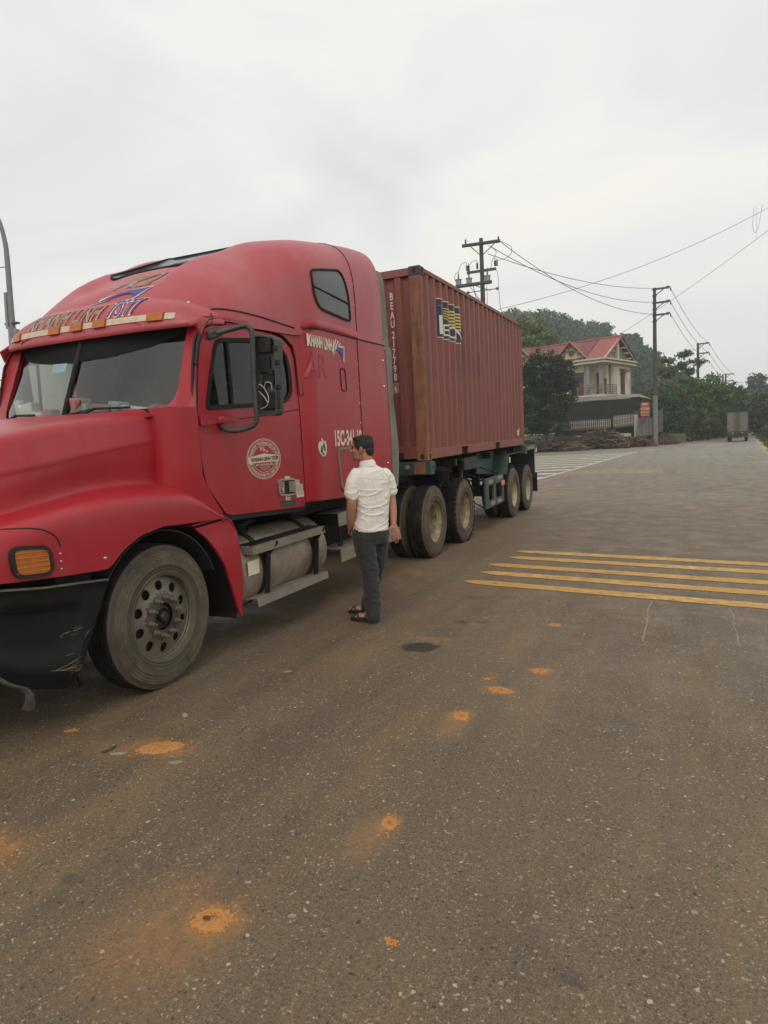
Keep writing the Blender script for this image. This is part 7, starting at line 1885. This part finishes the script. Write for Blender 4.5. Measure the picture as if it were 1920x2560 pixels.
# big-leaved plants
M_BLADE = mat('banana_leaf', (.085, .15, .035), .5, var=.25, vscale=2)
def blade_plant(name, label, x, y, n, L0, w, seed, m=None, up=.9, zoff=0):
    rs = np.random.default_rng(seed); z0 = gh_(x, y) + zoff; o = thing(name, label, 'plant', (x, y, z0), 'W')
    for i in range(n):
        a = 2 * math.pi * i / n + rs.uniform(-.3, .3); L_ = L0 * rs.uniform(.7, 1.15); rows = []
        for t in np.linspace(0, 1, 9):
            r_ = L_ * t * .75; zz = L_ * (up * t - .75 * t * t); ww = w * math.sin(math.pi * min(1, t * .95 + .05)) ** .7
            c = Vector((x + math.cos(a) * r_, y + math.sin(a) * r_, z0 + .3 * L_ * min(1, t * 3) + zz)); s_ = Vector((-math.sin(a), math.cos(a), 0)) * ww
            rows.append([tuple(c - s_ + Vector((0, 0, .15 * ww))), tuple(c), tuple(c + s_ + Vector((0, 0, .15 * ww)))])
        MB().grid(rows).build('leaf', m or M_BLADE, o, 60)
    MB().tube([(x, y, z0 - .1), (x, y, z0 + .35 * L0)], .06 * L0, 6).build('stem', M_BARK, o, 50)
blade_plant('banana_plant', 'banana plant with pale arching leaves right of the box truck', 12.6, 84, 7, 1.9, .22, 1)
blade_plant('banana_plant', 'banana plant half hidden at the far right edge', 14.6, 80, 7, 1.7, .22, 2)
blade_plant('reed_clump', 'spiky grass clump growing over the tall branch stack', -5.2, 61.5, 14, 1.5, .045, 3, mat('reed_green', (.14, .19, .06), .6, var=.2), 1.5, .5)
blade_plant('leafy_plant', 'bright green leafy plant left of the tall branch stack', -7.0, 59.6, 12, .9, .13, 4, mat('bright_leaf', (.10, .20, .045), .5, var=.2), 1.3)
blade_plant('leafy_plant', 'second green leafy plant farther left by the fence', -9.9, 59.6, 11, .85, .11, 5, mat('bright_leaf', (.1, .2, .04)), 1.3)
blade_plant('palm_plant', 'dark drooping palm at the right edge above the verge', 17.6, 84, 12, 3.2, .16, 6, mat('palm_dark', (.022, .035, .018), .6), 1.2, 3.6)

# forested hill
rng = np.random.default_rng(9); C_, K = [], []
for i in range(1500):
    a = rng.uniform(-.40, .16); d = 125 + 175 * rng.uniform() ** .75; x = 3.2 + d * a / math.hypot(1, a); y = -8.6 + d / math.hypot(1, a)
    e = interp(a, *CREST)
    if d < 200 and hill_h(x, y) < 2.5: continue
    z0 = land(x, y); r_ = rng.uniform(2.6, 4.6); h = rng.uniform(.8, 1.25) * r_
    n = 130; dd_ = rng.normal(size=(n, 3)); dd_ /= np.linalg.norm(dd_, axis=1)[:, None]; dd_[:, 2] = np.abs(dd_[:, 2]) * 1.2 - .35
    lump = 1 + .28 * np.sin(dd_[:, 0] * 5 + i) * np.cos(dd_[:, 1] * 4 + i * 2)
    c = np.array([x, y, z0 + rng.uniform(2.5, 5.5)]) + dd_ * np.array([r_, r_, h]) * (lump * rng.uniform(.75, 1.05, n))[:, None]
    tone = np.array((.045, .078, .034)) * math.exp(rng.normal(0, .30)) * (1 + rng.normal(0, .10, 3)); C_.append(c); K.append(tone * np.exp(rng.normal(0, .28, (n, 1))))
c = np.concatenate(C_); kc = np.clip(np.concatenate(K), .004, .3)
o = leaf_obj('hill_forest', c, rng.uniform(.5, 1.0, len(c)), kc); o['kind'] = 'stuff'
for (x, y, zt, r_, lb, sd) in ((-29.5, 279, 45.5, 5.0, 'umbrella crowned tree standing alone on the hill crest above the roof', 41), (-15.5, 250, 36, 3.6, 'taller tree on the hill shoulder right of the house', 42), (-8.0, 248, 29, 3.0, 'thin crowned tree on the hill slope behind the nearest pole', 43)):
    rng = np.random.default_rng(sd); tree('hill_tree', lb, x, y, zt - 11, [(x, y, zt - 1.6, r_, r_, 1.5), (x - r_ * .5, y, zt - 2.6, r_ * .7, r_, 1.1), (x + r_ * .55, y, zt - 2.9, r_ * .7, r_, 1.2)], 90, 24, .42, .45, (.04, .058, .032), .3, 'single trees on the hill', cvar=.25)

# ================================================================== FAR THINGS
ft = thing('box_truck', 'small cream box truck driving away on the far road', 'truck', (8.0, 69.4, 0), 'W', rz=0)
fx, fy = 7.98, 69.3; u2 = Vector((.997, -.075, 0)); v2 = Vector((.075, .997, 0))
def FT(a, b, z): p = Vector((fx, fy, 0)) + u2 * a + v2 * b; return (p.x, p.y, z)
def fbox(k, a0, a1, b0, b1, z0, z1):
    return k.add([FT(a, b, z) for a in (a0, a1) for b in (b0, b1) for z in (z0, z1)], [(0, 1, 3, 2), (4, 6, 7, 5), (0, 4, 5, 1), (2, 3, 7, 6), (0, 2, 6, 4), (1, 5, 7, 3)])
ORG[ft.name] = Vector((8.0, 69.4, 0))
def fb(name, m, *a, par=None, bevel=0): return fbox(MB(), *a).build(name, m, par or ft, 0, recalc=True, bevel=bevel)
M_BOXD = mat('dark_box_frame', (.05, .045, .038), .6); M_BOXC = mat('cream_box', (.15, .13, .095), .6, var=.1, dirt=(.20, .17, .12), dirt_amt=.5, dscale=1.5)
fb('cargo_box', M_BOXD, -1.0, 1.0, .0, 3.6, .95, 3.05)
for a0, a1 in ((-.92, -.03), (.03, .92)): fb('cargo_door', M_BOXC, a0, a1, -.04, -.001, 1.08, 2.95)
for a in (-.22, -.10, .10, .22):
    k = MB().tube([FT(a, -.08, 1.05), FT(a, -.08, 2.98)], .018, 5); k.build('lock_bar', M_BOXD, ft, 0)
for a in (-.35, .35): fb('lock_handle', M_BOXD, a - .12, a + .12, -.09, -.041, 1.52, 1.58)
for a in (-.9, .9):
    for z in (1.2, 1.75, 2.3, 2.8): fb('hinge', M_BOXD, a - .07, a + .07, -.06, -.041, z, z + .04)
fb('bumper', M_BOXD, -.95, .95, -.05, .1, .50, .62); fb('tail_board', mat('tail_dark', (.035, .030, .028), .7), -.98, .98, -.02, .05, .70, .94)
for a in (-.72, .72): fb('tail_lamp', mat('dull_red_lamp', (.25, .05, .035), .4), a - .12, a + .12, -.06, -.021, .74, .84); fb('reflector', M_WHITE, a * .62 - .05, a * .62 + .05, -.055, -.021, .85, .92)
for a in (-.78, .78):
    c_ = FT(a, .9, .40); MB().lathe(c_, [(.001, -.15), (.30, -.15), (.40, -.10), (.41, 0), (.40, .10), (.30, .15), (.001, .15)], n=24, ax=tuple(u2)).build('wheel', M_RUB, ft, 40)
    c_ = FT(a * .95, 4.2, .40); MB().lathe(c_, [(.001, -.11), (.30, -.11), (.40, -.08), (.40, .08), (.30, .11), (.001, .11)], n=24, ax=tuple(u2)).build('wheel', M_RUB, ft, 40)
fb('chassis', M_BOXD, -.4, .4, .1, 5, .45, .94); fb('cab', M_BOXC, -.85, .85, 3.75, 5.3, .5, 2.3, bevel=.1)
rs_ = thing('red_shed_sign', 'dark red panel with white marks under the roadside trees', 'sign', (2.9, 86.3, 1.4), 'W')
MB().bx(2.1, 3.75, 86.3, 86.36, 2.3, 3.3).build('panel', mat('faded_red_panel', (.15, .030, .028), .7, var=.2), rs_, 0); MB().bx(2.2, 2.26, 86.32, 86.38, 1.2, 2.3).bx(3.6, 3.66, 86.32, 86.38, 1.2, 2.3).build('post', M_STEEL, rs_, 0)
k = MB()
for i in range(7): k.bx(2.55 + i * .13, 2.63 + i * .13, 86.285, 86.295, 2.42, 2.50 + .03 * (i % 3))
k.build('white_marks', M_WHITE, rs_, 0)
wl_ = thing('far_wall', 'pale ribbed wall beside the far road left of the box truck', 'wall', (8.3, 121, 1.2), 'W'); 
k = MB(); k.grid([[(7.2 + i * .1, 121 + .04 * (i % 2), z) for i in range(24)] for z in (.8, 2.65)]); k.thick(.05); k.build('ribbed_sheet', mat('pale_sheet', (.32, .31, .29), .8, var=.1), wl_, 0)
k = MB(); k.bx(7.1, 9.6, 120.9, 121.3, 2.65, 2.72); k.build('coping', M_CONC, wl_, 0)
mc = thing('parked_motorbike', 'motorbike lying in shade at the kerb under the trees', 'motorbike', (3.0, 79.5, .4), 'W'); z0 = gh_(3.0, 79.5)
for x in (2.45, 3.65): MB().lathe((x, 79.5, z0 + .28), [(.20, -.03), (.28, -.03), (.28, .03), (.20, .03), (.20, -.03)], n=20, ax=(0, 1, 0)).build('wheel', M_RUB, mc, 40)
MB().tube([(2.45, 79.5, z0 + .28), (2.65, 79.5, z0 + .75), (2.8, 79.5, z0 + .55), (3.4, 79.5, z0 + .6), (3.65, 79.5, z0 + .28)], [.03, .05, .12, .10, .03], 8).build('body', mat('bike_white', (.40, .38, .35), .4), mc, 50)
MB().tube([(2.95, 79.5, z0 + .70), (3.25, 79.5, z0 + .74), (3.5, 79.5, z0 + .70)], [.07, .08, .05], 8).build('saddle', M_SEAM, mc, 50); MB().tube([(2.6, 79.2, z0 + .92), (2.66, 79.5, z0 + .85), (2.6, 79.8, z0 + .92)], .02, 6).build('handlebar', M_CHROME, mc, 50)

# ================================================================== HAZE
hz = MB().bx(-440, 440, -70, 640, -3.0, 75).build('haze', M_WHITE, None, 0); hz['kind'] = 'stuff'
mh = bpy.data.materials.new('haze'); mh.use_nodes = True; nt = mh.node_tree; nt.nodes.clear(); oo = nt.nodes.new('ShaderNodeOutputMaterial'); vv = nt.nodes.new('ShaderNodeVolumePrincipled')
vv.inputs['Color'].default_value = (.90, .96, 1.0, 1); vv.inputs['Density'].default_value = .00085; vv.inputs['Anisotropy'].default_value = .2; nt.links.new(vv.outputs[0], oo.inputs['Volume'])
hz.data.materials.clear(); hz.data.materials.append(mh)
hz.visible_shadow = True
# ================================================================== MAN (a = to the right, d = away, z up, about his feet)
MO = Vector((.40, -3.05, 0)); MV = Vector((-.45068, .89269, 0)); MR_ = Vector((.89269, .45068, 0))
def W3(p): return MO + MR_ * p[0] + MV * p[1] + Vector((0, 0, p[2]))
man = thing('person', 'man in white short sleeved shirt and dark trousers, hand in pocket, holding a cigarette', 'person', tuple(MO), 'W')
def ell(k, c, r, ax=None, n=14):
    """ellipsoid: c local (a,d,z), r radii along axes ax (3 vectors, local)"""
    ax = ax or [Vector((1, 0, 0)), Vector((0, 1, 0)), Vector((0, 0, 1))]
    vs = []; fs = []; m = n // 2
    for i in range(m + 1):
        ph = math.pi * i / m
        for j in range(n):
            th = 2 * math.pi * j / n
            q = Vector(c) + ax[0] * r[0] * math.sin(ph) * math.cos(th) + ax[1] * r[1] * math.sin(ph) * math.sin(th) + ax[2] * r[2] * math.cos(ph)
            vs.append(W3(q))
    for i in range(m):
        for j in range(n): a, b = i * n + j, i * n + (j + 1) % n; fs.append((a, b, b + n, a + n))
    k.add(vs, fs)
def chain(k, pts, rs, n=14, flat=1.0):
    P = cr_([tuple(p) + (r,) for p, r in zip(pts, rs)], 5)
    k.tube([W3(p[:3]) for p in P], [p[3] for p in P], n)
    ell(k, pts[0], (rs[0],) * 3); ell(k, pts[-1], (rs[-1],) * 3)
def rings(k, R_, n=28):
    """R_: (a,d,z, ra, rd, rot) elliptical sections"""
    out = []
    Rs = cr_(R_, 4)
    for (a, d, z, ra, rd, ro) in Rs:
        row = []
        for j in range(n):
            t = 2 * math.pi * j / n; c_, s_ = math.cos(t), math.sin(t)
            x = ra * math.copysign(abs(c_) ** .85, c_); y = rd * math.copysign(abs(s_) ** .85, s_)
            row.append(W3((a + x * math.cos(ro) - y * math.sin(ro), d + x * math.sin(ro) + y * math.cos(ro), z)))
        out.append(row)
    k.grid(out, closed=True); b = len(k.v); k.v += out[0] + out[-1]; k.f += [tuple(range(b, b + n))[::-1], tuple(range(b + n, b + 2 * n))]; k.m += [0, 0]
def remesh(k, name, m, voxel, smooth_n=4, parent=man, disp=None):
    o = k.build(name, m, parent, 0, recalc=False)
    r_ = o.modifiers.new('remesh', 'REMESH'); r_.mode = 'VOXEL'; r_.voxel_size = voxel; r_.use_smooth_shade = True
    if smooth_n: s_ = o.modifiers.new('smooth', 'SMOOTH'); s_.iterations = smooth_n; s_.factor = .5
    if disp:
        tx = bpy.data.textures.new(name, 'CLOUDS'); tx.noise_scale = disp[0]; tx.noise_depth = 3
        dm = o.modifiers.new('folds', 'DISPLACE'); dm.texture = tx; dm.strength = disp[1]; dm.mid_level = .5
    return o
from mathutils import noise as mnoise
def fold(p, fx, fz, sk):
    n1 = mnoise.noise(Vector((p.x * fx + 3.1, p.y * fx, p.z * fz + (p.x - p.y) * sk)))
    return max(0.0, 1 - abs(n1) * 5.0) ** 1.5 * (.4 + .6 * max(0, mnoise.noise(Vector((p.x * 5, p.y * 5, p.z * 5 + 7))) + .5))
def bake_folds(o, fn):
    dg = bpy.context.evaluated_depsgraph_get(); dg.update()
    me = bpy.data.meshes.new_from_object(o.evaluated_get(dg)); o.modifiers.clear()
    og = ORG[man.name]; cs = [v.co + v.normal * fn(v.co + og) for v in me.vertices]
    for v, c in zip(me.vertices, cs): v.co = c
    me.polygons.foreach_set('use_smooth', [True] * len(me.polygons)); me.update(); o.data = me
    s2_ = o.modifiers.new('smooth', 'SMOOTH'); s2_.iterations = 1; s2_.factor = .4
def cloth_mat(name, col, rough, amt, sc, rot, var=.08):
    m = mat(name, col, rough, var=var, vscale=5); nt = m.node_tree; N = nt.nodes; L = nt.links; b = N['Principled BSDF']; b.inputs['Sheen Weight'].default_value = .15
    t = N.new('ShaderNodeTexCoord'); mp_ = N.new('ShaderNodeMapping'); mp_.inputs['Scale'].default_value = sc; mp_.inputs['Rotation'].default_value = rot
    n1 = N.new('ShaderNodeTexNoise'); n1.inputs['Scale'].default_value = 1.0; n1.inputs['Detail'].default_value = 3; n1.inputs['Distortion'].default_value = .8
    rp_ = N.new('ShaderNodeMath'); rp_.operation = 'PINGPONG'; rp_.inputs[1].default_value = .08
    bp = N.new('ShaderNodeBump'); bp.inputs['Strength'].default_value = amt; bp.inputs['Distance'].default_value = .03
    L.new(t.outputs['Object'], mp_.inputs[0]); L.new(mp_.outputs[0], n1.inputs['Vector']); L.new(n1.outputs[0], rp_.inputs[0]); L.new(rp_.outputs[0], bp.inputs['Height']); L.new(bp.outputs[0], b.inputs['Normal'])
    return m
def skin_mat():
    m = mat('skin', (.42, .20, .12), .5, var=.10, vscale=9, dirt=(.28, .11, .065), dirt_amt=.4, dscale=12); b = m.node_tree.nodes['Principled BSDF']
    b.inputs['Subsurface Weight'].default_value = .08; b.inputs['Subsurface Radius'].default_value = (.02, .008, .004); return m
M_SKIN = skin_mat()
M_HAIR = mat('black_hair', (.012, .010, .009), .55, var=.3, vscale=60, bump=.5, bscale=160)
M_SHIRT = cloth_mat('white_shirt', (.76, .71, .64), .8, .25, (2.2, 2.2, 14), (.25, .2, 0))
M_TROU = cloth_mat('charcoal_trousers', (.022, .021, .021), .85, .6, (5, 5, 6), (.5, 0, 0), .15)

F3 = Vector((-.945, .327, 0)).normalized(); S3 = Vector((-.327, -.945, 0)).normalized(); U3 = Vector((0, 0, 1))    # face forward, his left (towards the camera), up
HCn = Vector((.083, .01, 1.600))
HA = [F3, S3, U3]
def hp(f, s, u): return HCn + F3 * f + S3 * s + U3 * u
b = MB()
# head
ell(b, hp(-.012, 0, .030), (.098, .074, .100), HA, 22); ell(b, hp(.030, 0, -.020), (.066, .060, .078), HA, 18); ell(b, hp(.052, 0, -.068), (.042, .044, .040), HA, 16)
ell(b, hp(.078, 0, -.088), (.020, .024, .018), HA); ell(b, hp(.030, .030, -.065), (.050, .022, .030), HA); ell(b, hp(.030, -.030, -.065), (.050, .022, .030), HA)
ell(b, hp(.083, 0, .038), (.014, .045, .014), HA)                                   # brow
chain(b, [hp(.090, 0, .028), hp(.104, 0, .004), hp(.113, 0, -.014)], [.008, .010, .012], 10); ell(b, hp(.106, 0, -.018), (.014, .018, .010), HA)
ell(b, hp(.092, 0, -.042), (.012, .022, .008), HA); ell(b, hp(.088, 0, -.054), (.012, .020, .008), HA)            # lips
ell(b, hp(.060, .042, -.012), (.026, .018, .022), HA); ell(b, hp(.060, -.042, -.012), (.026, .018, .022), HA)
for s_ in (1, -1):
    ell(b, hp(-.012, .077 * s_, -.004), (.020, .008, .031), [(F3 * .95 - U3 * .15 - S3 * .25 * s_).normalized(), S3, (U3 + F3 * -.15).normalized()], 14); ell(b, hp(-.004, .076 * s_, -.028), (.010, .007, .012), HA)
# neck and torso core
chain(b, [hp(-.030, 0, -.05), (.125, .0, 1.49), (.14, .0, 1.42)], [.056, .058, .07])
rings(b, [(.14, 0, .80, .12, .09, .3), (.14, 0, .95, .125, .09, .45), (.145, 0, 1.15, .14, .10, .5), (.145, 0, 1.32, .16, .10, .5), (.14, 0, 1.42, .09, .07, .5)], 20)
# arms
chain(b, [(.010, -.08, 1.35), (-.030, -.120, 1.23), (-.038, -.135, 1.11), (-.055, -.085, .985), (-.063, -.020, .875)], [.042, .045, .045, .040, .029])
chain(b, [(.295, .090, 1.34), (.335, .115, 1.23), (.342, .115, 1.11), (.350, .085, .99), (.346, .05, .885)], [.042, .043, .042, .037, .027])
# left hand slides into the pocket
ell(b, (-.055, .02, .835), (.022, .040, .045)); 
for i, (da, dd) in enumerate(((0, .0), (.003, .018), (.004, .036), (.003, .052))): chain(b, [(-.050 + da, .0 + dd, .81), (-.045 + da, .012 + dd, .77), (-.035 + da, .018 + dd, .735)], [.009, .0085, .008], 8)
chain(b, [(-.068, .0, .86), (-.078, .018, .835), (-.078, .030, .812)], [.012, .011, .009], 8)
# right hand hanging with relaxed curled fingers
ell(b, (.352, .042, .845), (.033, .018, .048)); ell(b, (.362, .040, .815), (.036, .015, .025)); ell(b, (.330, .040, .850), (.020, .018, .030))
FG = [((.330, .038, .802), (.326, .040, .765), (.332, .052, .735), (.338, .064, .716)), ((.352, .036, .795), (.352, .036, .752), (.356, .046, .718), (.360, .060, .696)),
      ((.374, .036, .797), (.378, .034, .757), (.379, .042, .724), (.378, .055, .704)), ((.395, .040, .806), (.402, .038, .772), (.402, .044, .746), (.400, .054, .728))]
for f in FG: chain(b, list(f), [.0098, .0088, .0082, .0070], 8)
chain(b, [(.322, .034, .855), (.306, .026, .825), (.305, .024, .797), (.311, .028, .777)], [.014, .0115, .0100, .0082], 8)
# legs and feet
LH, LK, LA = (.075, -.03, .86), (.100, -.075, .46), (.098, -.145, .085)
RH, RK, RA = (.205, .05, .86), (.150, .115, .46), (.060, .155, .085)
chain(b, [LH, LK, LA], [.085, .055, .036]); chain(b, [RH, RK, RA], [.085, .055, .036])
def foot(A, T, s_):
    A2 = Vector((A[0], A[1], 0)); T2 = Vector((T[0], T[1], 0)); f = (T2 - A2).normalized(); sd = Vector((-f.y, f.x, 0)) * s_; L_ = (T2 - A2).length; ax = [f, sd, U3]
    ell(b, A2 - f * .035 + U3 * .055, (.035, .030, .032), ax); ell(b, A2 + f * .03 + U3 * .070, (.055, .032, .038), ax); ell(b, A2 + f * (L_ * .50) + U3 * .052, (.065, .040, .026), ax); ell(b, A2 + f * (L_ * .72) + U3 * .043, (.040, .044, .018), ax)
    for i, (w, l, r_) in enumerate(((.030, 1.0, .0125), (.013, .985, .0095), (-.003, .95, .009), (-.018, .90, .0085), (-.032, .84, .008))):
        chain(b, [tuple(A2 + f * (L_ * .76) + sd * w + U3 * .042), tuple(A2 + f * (L_ * l - .03) + sd * w + U3 * .044), tuple(A2 + f * (L_ * l - .012) + sd * w + U3 * .036)], [r_, r_, r_], 8)
    return A2, f, sd, L_
FL = foot((.090, -.150), (-.090, -.022), -1); FR = foot((.065, .130), (-.112, .262), 1)
body = remesh(b, 'body', M_SKIN, .0042, 3)

# sandals
def sandal(fr):
    A2, f, sd, L_ = fr; k = MB(); out = []
    for t in np.linspace(0, 1, 30):
        a = 2 * math.pi * t; x = math.cos(a); y = math.sin(a)
        lx = L_ * .5 - .03 + (L_ * .5 + .045) * x * 1.0; ww = (.046 + .006 * x) * (abs(y) ** .75) * math.copysign(1, y)
        out.append(A2 + f * lx + sd * ww)
    out = out[:-1]; rr = [[W3(p + U3 * z) for p in [Vector((q.x, q.y, 0)) for q in out]] for z in (.002, .012, .026, .030)]
    c0 = A2 + f * (L_ * .5 - .03); rr.append([W3(c0 + (Vector((q.x, q.y, 0)) - c0) * .93 + U3 * .026) for q in out])
    k.grid(rr, closed=True); n = len(out); b0 = len(k.v); k.v += rr[0] + rr[-1]; k.f += [tuple(range(b0, b0 + n))[::-1], tuple(range(b0 + n, b0 + 2 * n))]; k.m += [0, 0]
    o = k.build('sandal', M_SANDAL, man, 50, recalc=True)
    st = MB()
    for (x0, x1) in ((.52, .80), (.80, .52)):
        pts = [W3(A2 + f * L_ * (x0 * (1 - t) + x1 * t) + sd * (.050 * math.cos(math.pi * t)) + U3 * (.026 + .056 * math.sin(math.pi * t) * (1.05 - .35 * (x0 * (1 - t) + x1 * t)))) for t in np.linspace(0, 1, 11)]
        st.tube(pts, .0095, 8)
    pts = [W3(A2 + f * (L_ * .30 - (.085 if abs(t - .5) < .5 else 0) * math.sin(math.pi * t)) + sd * (.046 * math.cos(math.pi * t)) + U3 * (.03 + .045 * math.sin(math.pi * t))) for t in np.linspace(0, 1, 11)]; st.tube(pts, .007, 8)
    st.build('strap', M_SANDAL, o, 60)
M_SANDAL = mat('black_sandal', (.020, .018, .018), .6, var=.2)
sandal(FL); sandal(FR)

# trousers
t_ = MB()
rings(t_, [(.135, .005, .905, .150, .112, .38), (.132, .003, .86, .160, .120, .36), (.128, .0, .79, .163, .125, .34), (.125, .0, .72, .150, .118, .34)], 28)
chain(t_, [(.062, -.035, .80), (.068, -.050, .66), (.096, -.078, .46), (.106, -.115, .24), (.106, -.155, .055)], [.112, .098, .080, .075, .070], 20)
chain(t_, [(.190, .045, .80), (.192, .070, .66), (.160, .115, .46), (.108, .145, .24), (.062, .150, .085)], [.108, .094, .078, .070, .066], 20)
tro = remesh(t_, 'trousers', M_TROU, .009, 5)
bake_folds(tro, lambda p: .010 * fold(p, 5, 15, 5) * (1 - .4 * sstep(.5, .8, p.z)) + .006 * fold(p + Vector((3, 1, 0)), 9, 9, -6))
# pocket opening edge and belt line
MB().tube([W3(p) for p in ((-.045, -.055, .875), (-.066, -.02, .84), (-.070, .03, .80))], .005, 6).build('pocket_seam', M_SANDAL, man, 60)

# shirt: body, sleeves, collar
s_ = MB()
rings(s_, [(.130, .0, .838, .166, .128, .38), (.133, .0, .90, .163, .122, .42), (.148, .0, 1.0, .158, .118, .46), (.150, .0, 1.12, .168, .122, .50), (.148, .0, 1.24, .180, .124, .52), (.146, .0, 1.33, .186, .116, .53), (.144, .0, 1.395, .152, .096, .53), (.138, .0, 1.435, .090, .074, .5), (.132, .0, 1.462, .064, .062, .4)], 32)
chain(s_, [(.015, -.080, 1.375), (-.022, -.11, 1.30), (-.036, -.125, 1.195)], [.056, .061, .063], 18)
chain(s_, [(.285, .080, 1.355), (.325, .105, 1.29), (.340, .115, 1.195)], [.058, .060, .058], 18)
shirt = remesh(s_, 'shirt', M_SHIRT, .0065, 5)
bake_folds(shirt, lambda p: .0105 * fold(p, 3.4, 19, 6.5) * (.45 + .55 * sstep(1.32, 1.15, p.z) + .5 * sstep(1.05, .9, p.z)) + .006 * fold(p + Vector((5, 2, 0)), 7, 12, -8))
c_ = MB(); rows = []
for t in np.linspace(0, 2 * math.pi, 30):
    ca, sa = math.cos(t), math.sin(t); fr_ = F3 * ca + S3 * sa; up_ = .012 * (1 - ca) * .5
    bs = Vector((.130, .0, 1.455)) + fr_ * .070; tp = Vector((.124, .0, 1.490)) + fr_ * .060 + U3 * up_
    rows.append([W3(bs + fr_ * .012 - U3 * .016), W3(bs * .5 + tp * .5 + fr_ * .010), W3(tp), W3(tp - fr_ * .006), W3(bs - fr_ * .004)])
c_.grid(rows); c_.build('collar', M_SHIRT, shirt, 60)
# yoke and back seams, sleeve hems
def surf_line(pts, r_, name, m):
    bs_ = BVHTree.FromPolygons([Vector(v) for v in s_.v], s_.f); P = []
    for p in cr_(pts, 6):
        o_ = W3((p[0], p[1] - .6, p[2])); h = bs_.ray_cast(o_, MV); P.append((h[0] if h[0] else W3(p)) - MV * .001)
    MB().tube(P, r_, 6).build(name, m, shirt, 60)
M_SEAMW = mat('shirt_seam', (.68, .63, .56), .85)
surf_line([(.02, -.1, 1.345), (.10, -.1, 1.335), (.20, -.1, 1.325), (.29, -.1, 1.31)], .0022, 'yoke_seam', M_SEAMW)
surf_line([(.165, -.1, 1.32), (.178, -.1, 1.22), (.19, -.1, 1.12), (.20, -.1, 1.05)], .002, 'back_pleat', M_SEAMW)
surf_line([(.045, -.2, 1.36), (.062, -.2, 1.28), (.055, -.2, 1.19)], .002, 'sleeve_seam', M_SEAMW)
# hair
h = MB()
ell(h, hp(-.020, 0, .044), (.100, .080, .090), HA, 22); ell(h, hp(.020, 0, .094), (.058, .058, .030), HA, 16); ell(h, hp(.052, .01, .100), (.028, .040, .018), HA, 12); ell(h, hp(-.074, 0, -.010), (.040, .064, .062), HA, 16)
ell(h, hp(-.060, 0, .10), (.05, .06, .03), HA)
for q in (1, -1): ell(h, hp(.008, .066 * q, .036), (.036, .013, .034), HA); ell(h, hp(.012, .070 * q, .006), (.007, .005, .018), HA)
remesh(h, 'hair', M_HAIR, .005, 1, disp=(.008, .009))
for q in (1, -1):
    e_ = MB(); ell(e_, hp(.079, .032 * q, .014), (.012, .014, .009), HA, 12); e_.build('eye', mat('dark_eye', (.03, .02, .015), .3), man, 60)
    k = MB(); k.tube([W3(hp(.092, .012 * q, .034)), W3(hp(.090, .030 * q, .040)), W3(hp(.074, .050 * q, .034))], .0042, 6); k.build('eyebrow', M_HAIR, man, 60)
# cigarette between the fingers: held, so a thing of its own
cg = MB(); cg.tube([W3((.372, .046, .742)), W3((.412, .044, .744))], .0042, 8); cgo = cg.build('cigarette', mat('cigarette_paper', (.70, .67, .62), .7), None, 60); tag(cgo, 'white cigarette between the fingers of the hanging right hand', 'cigarette')
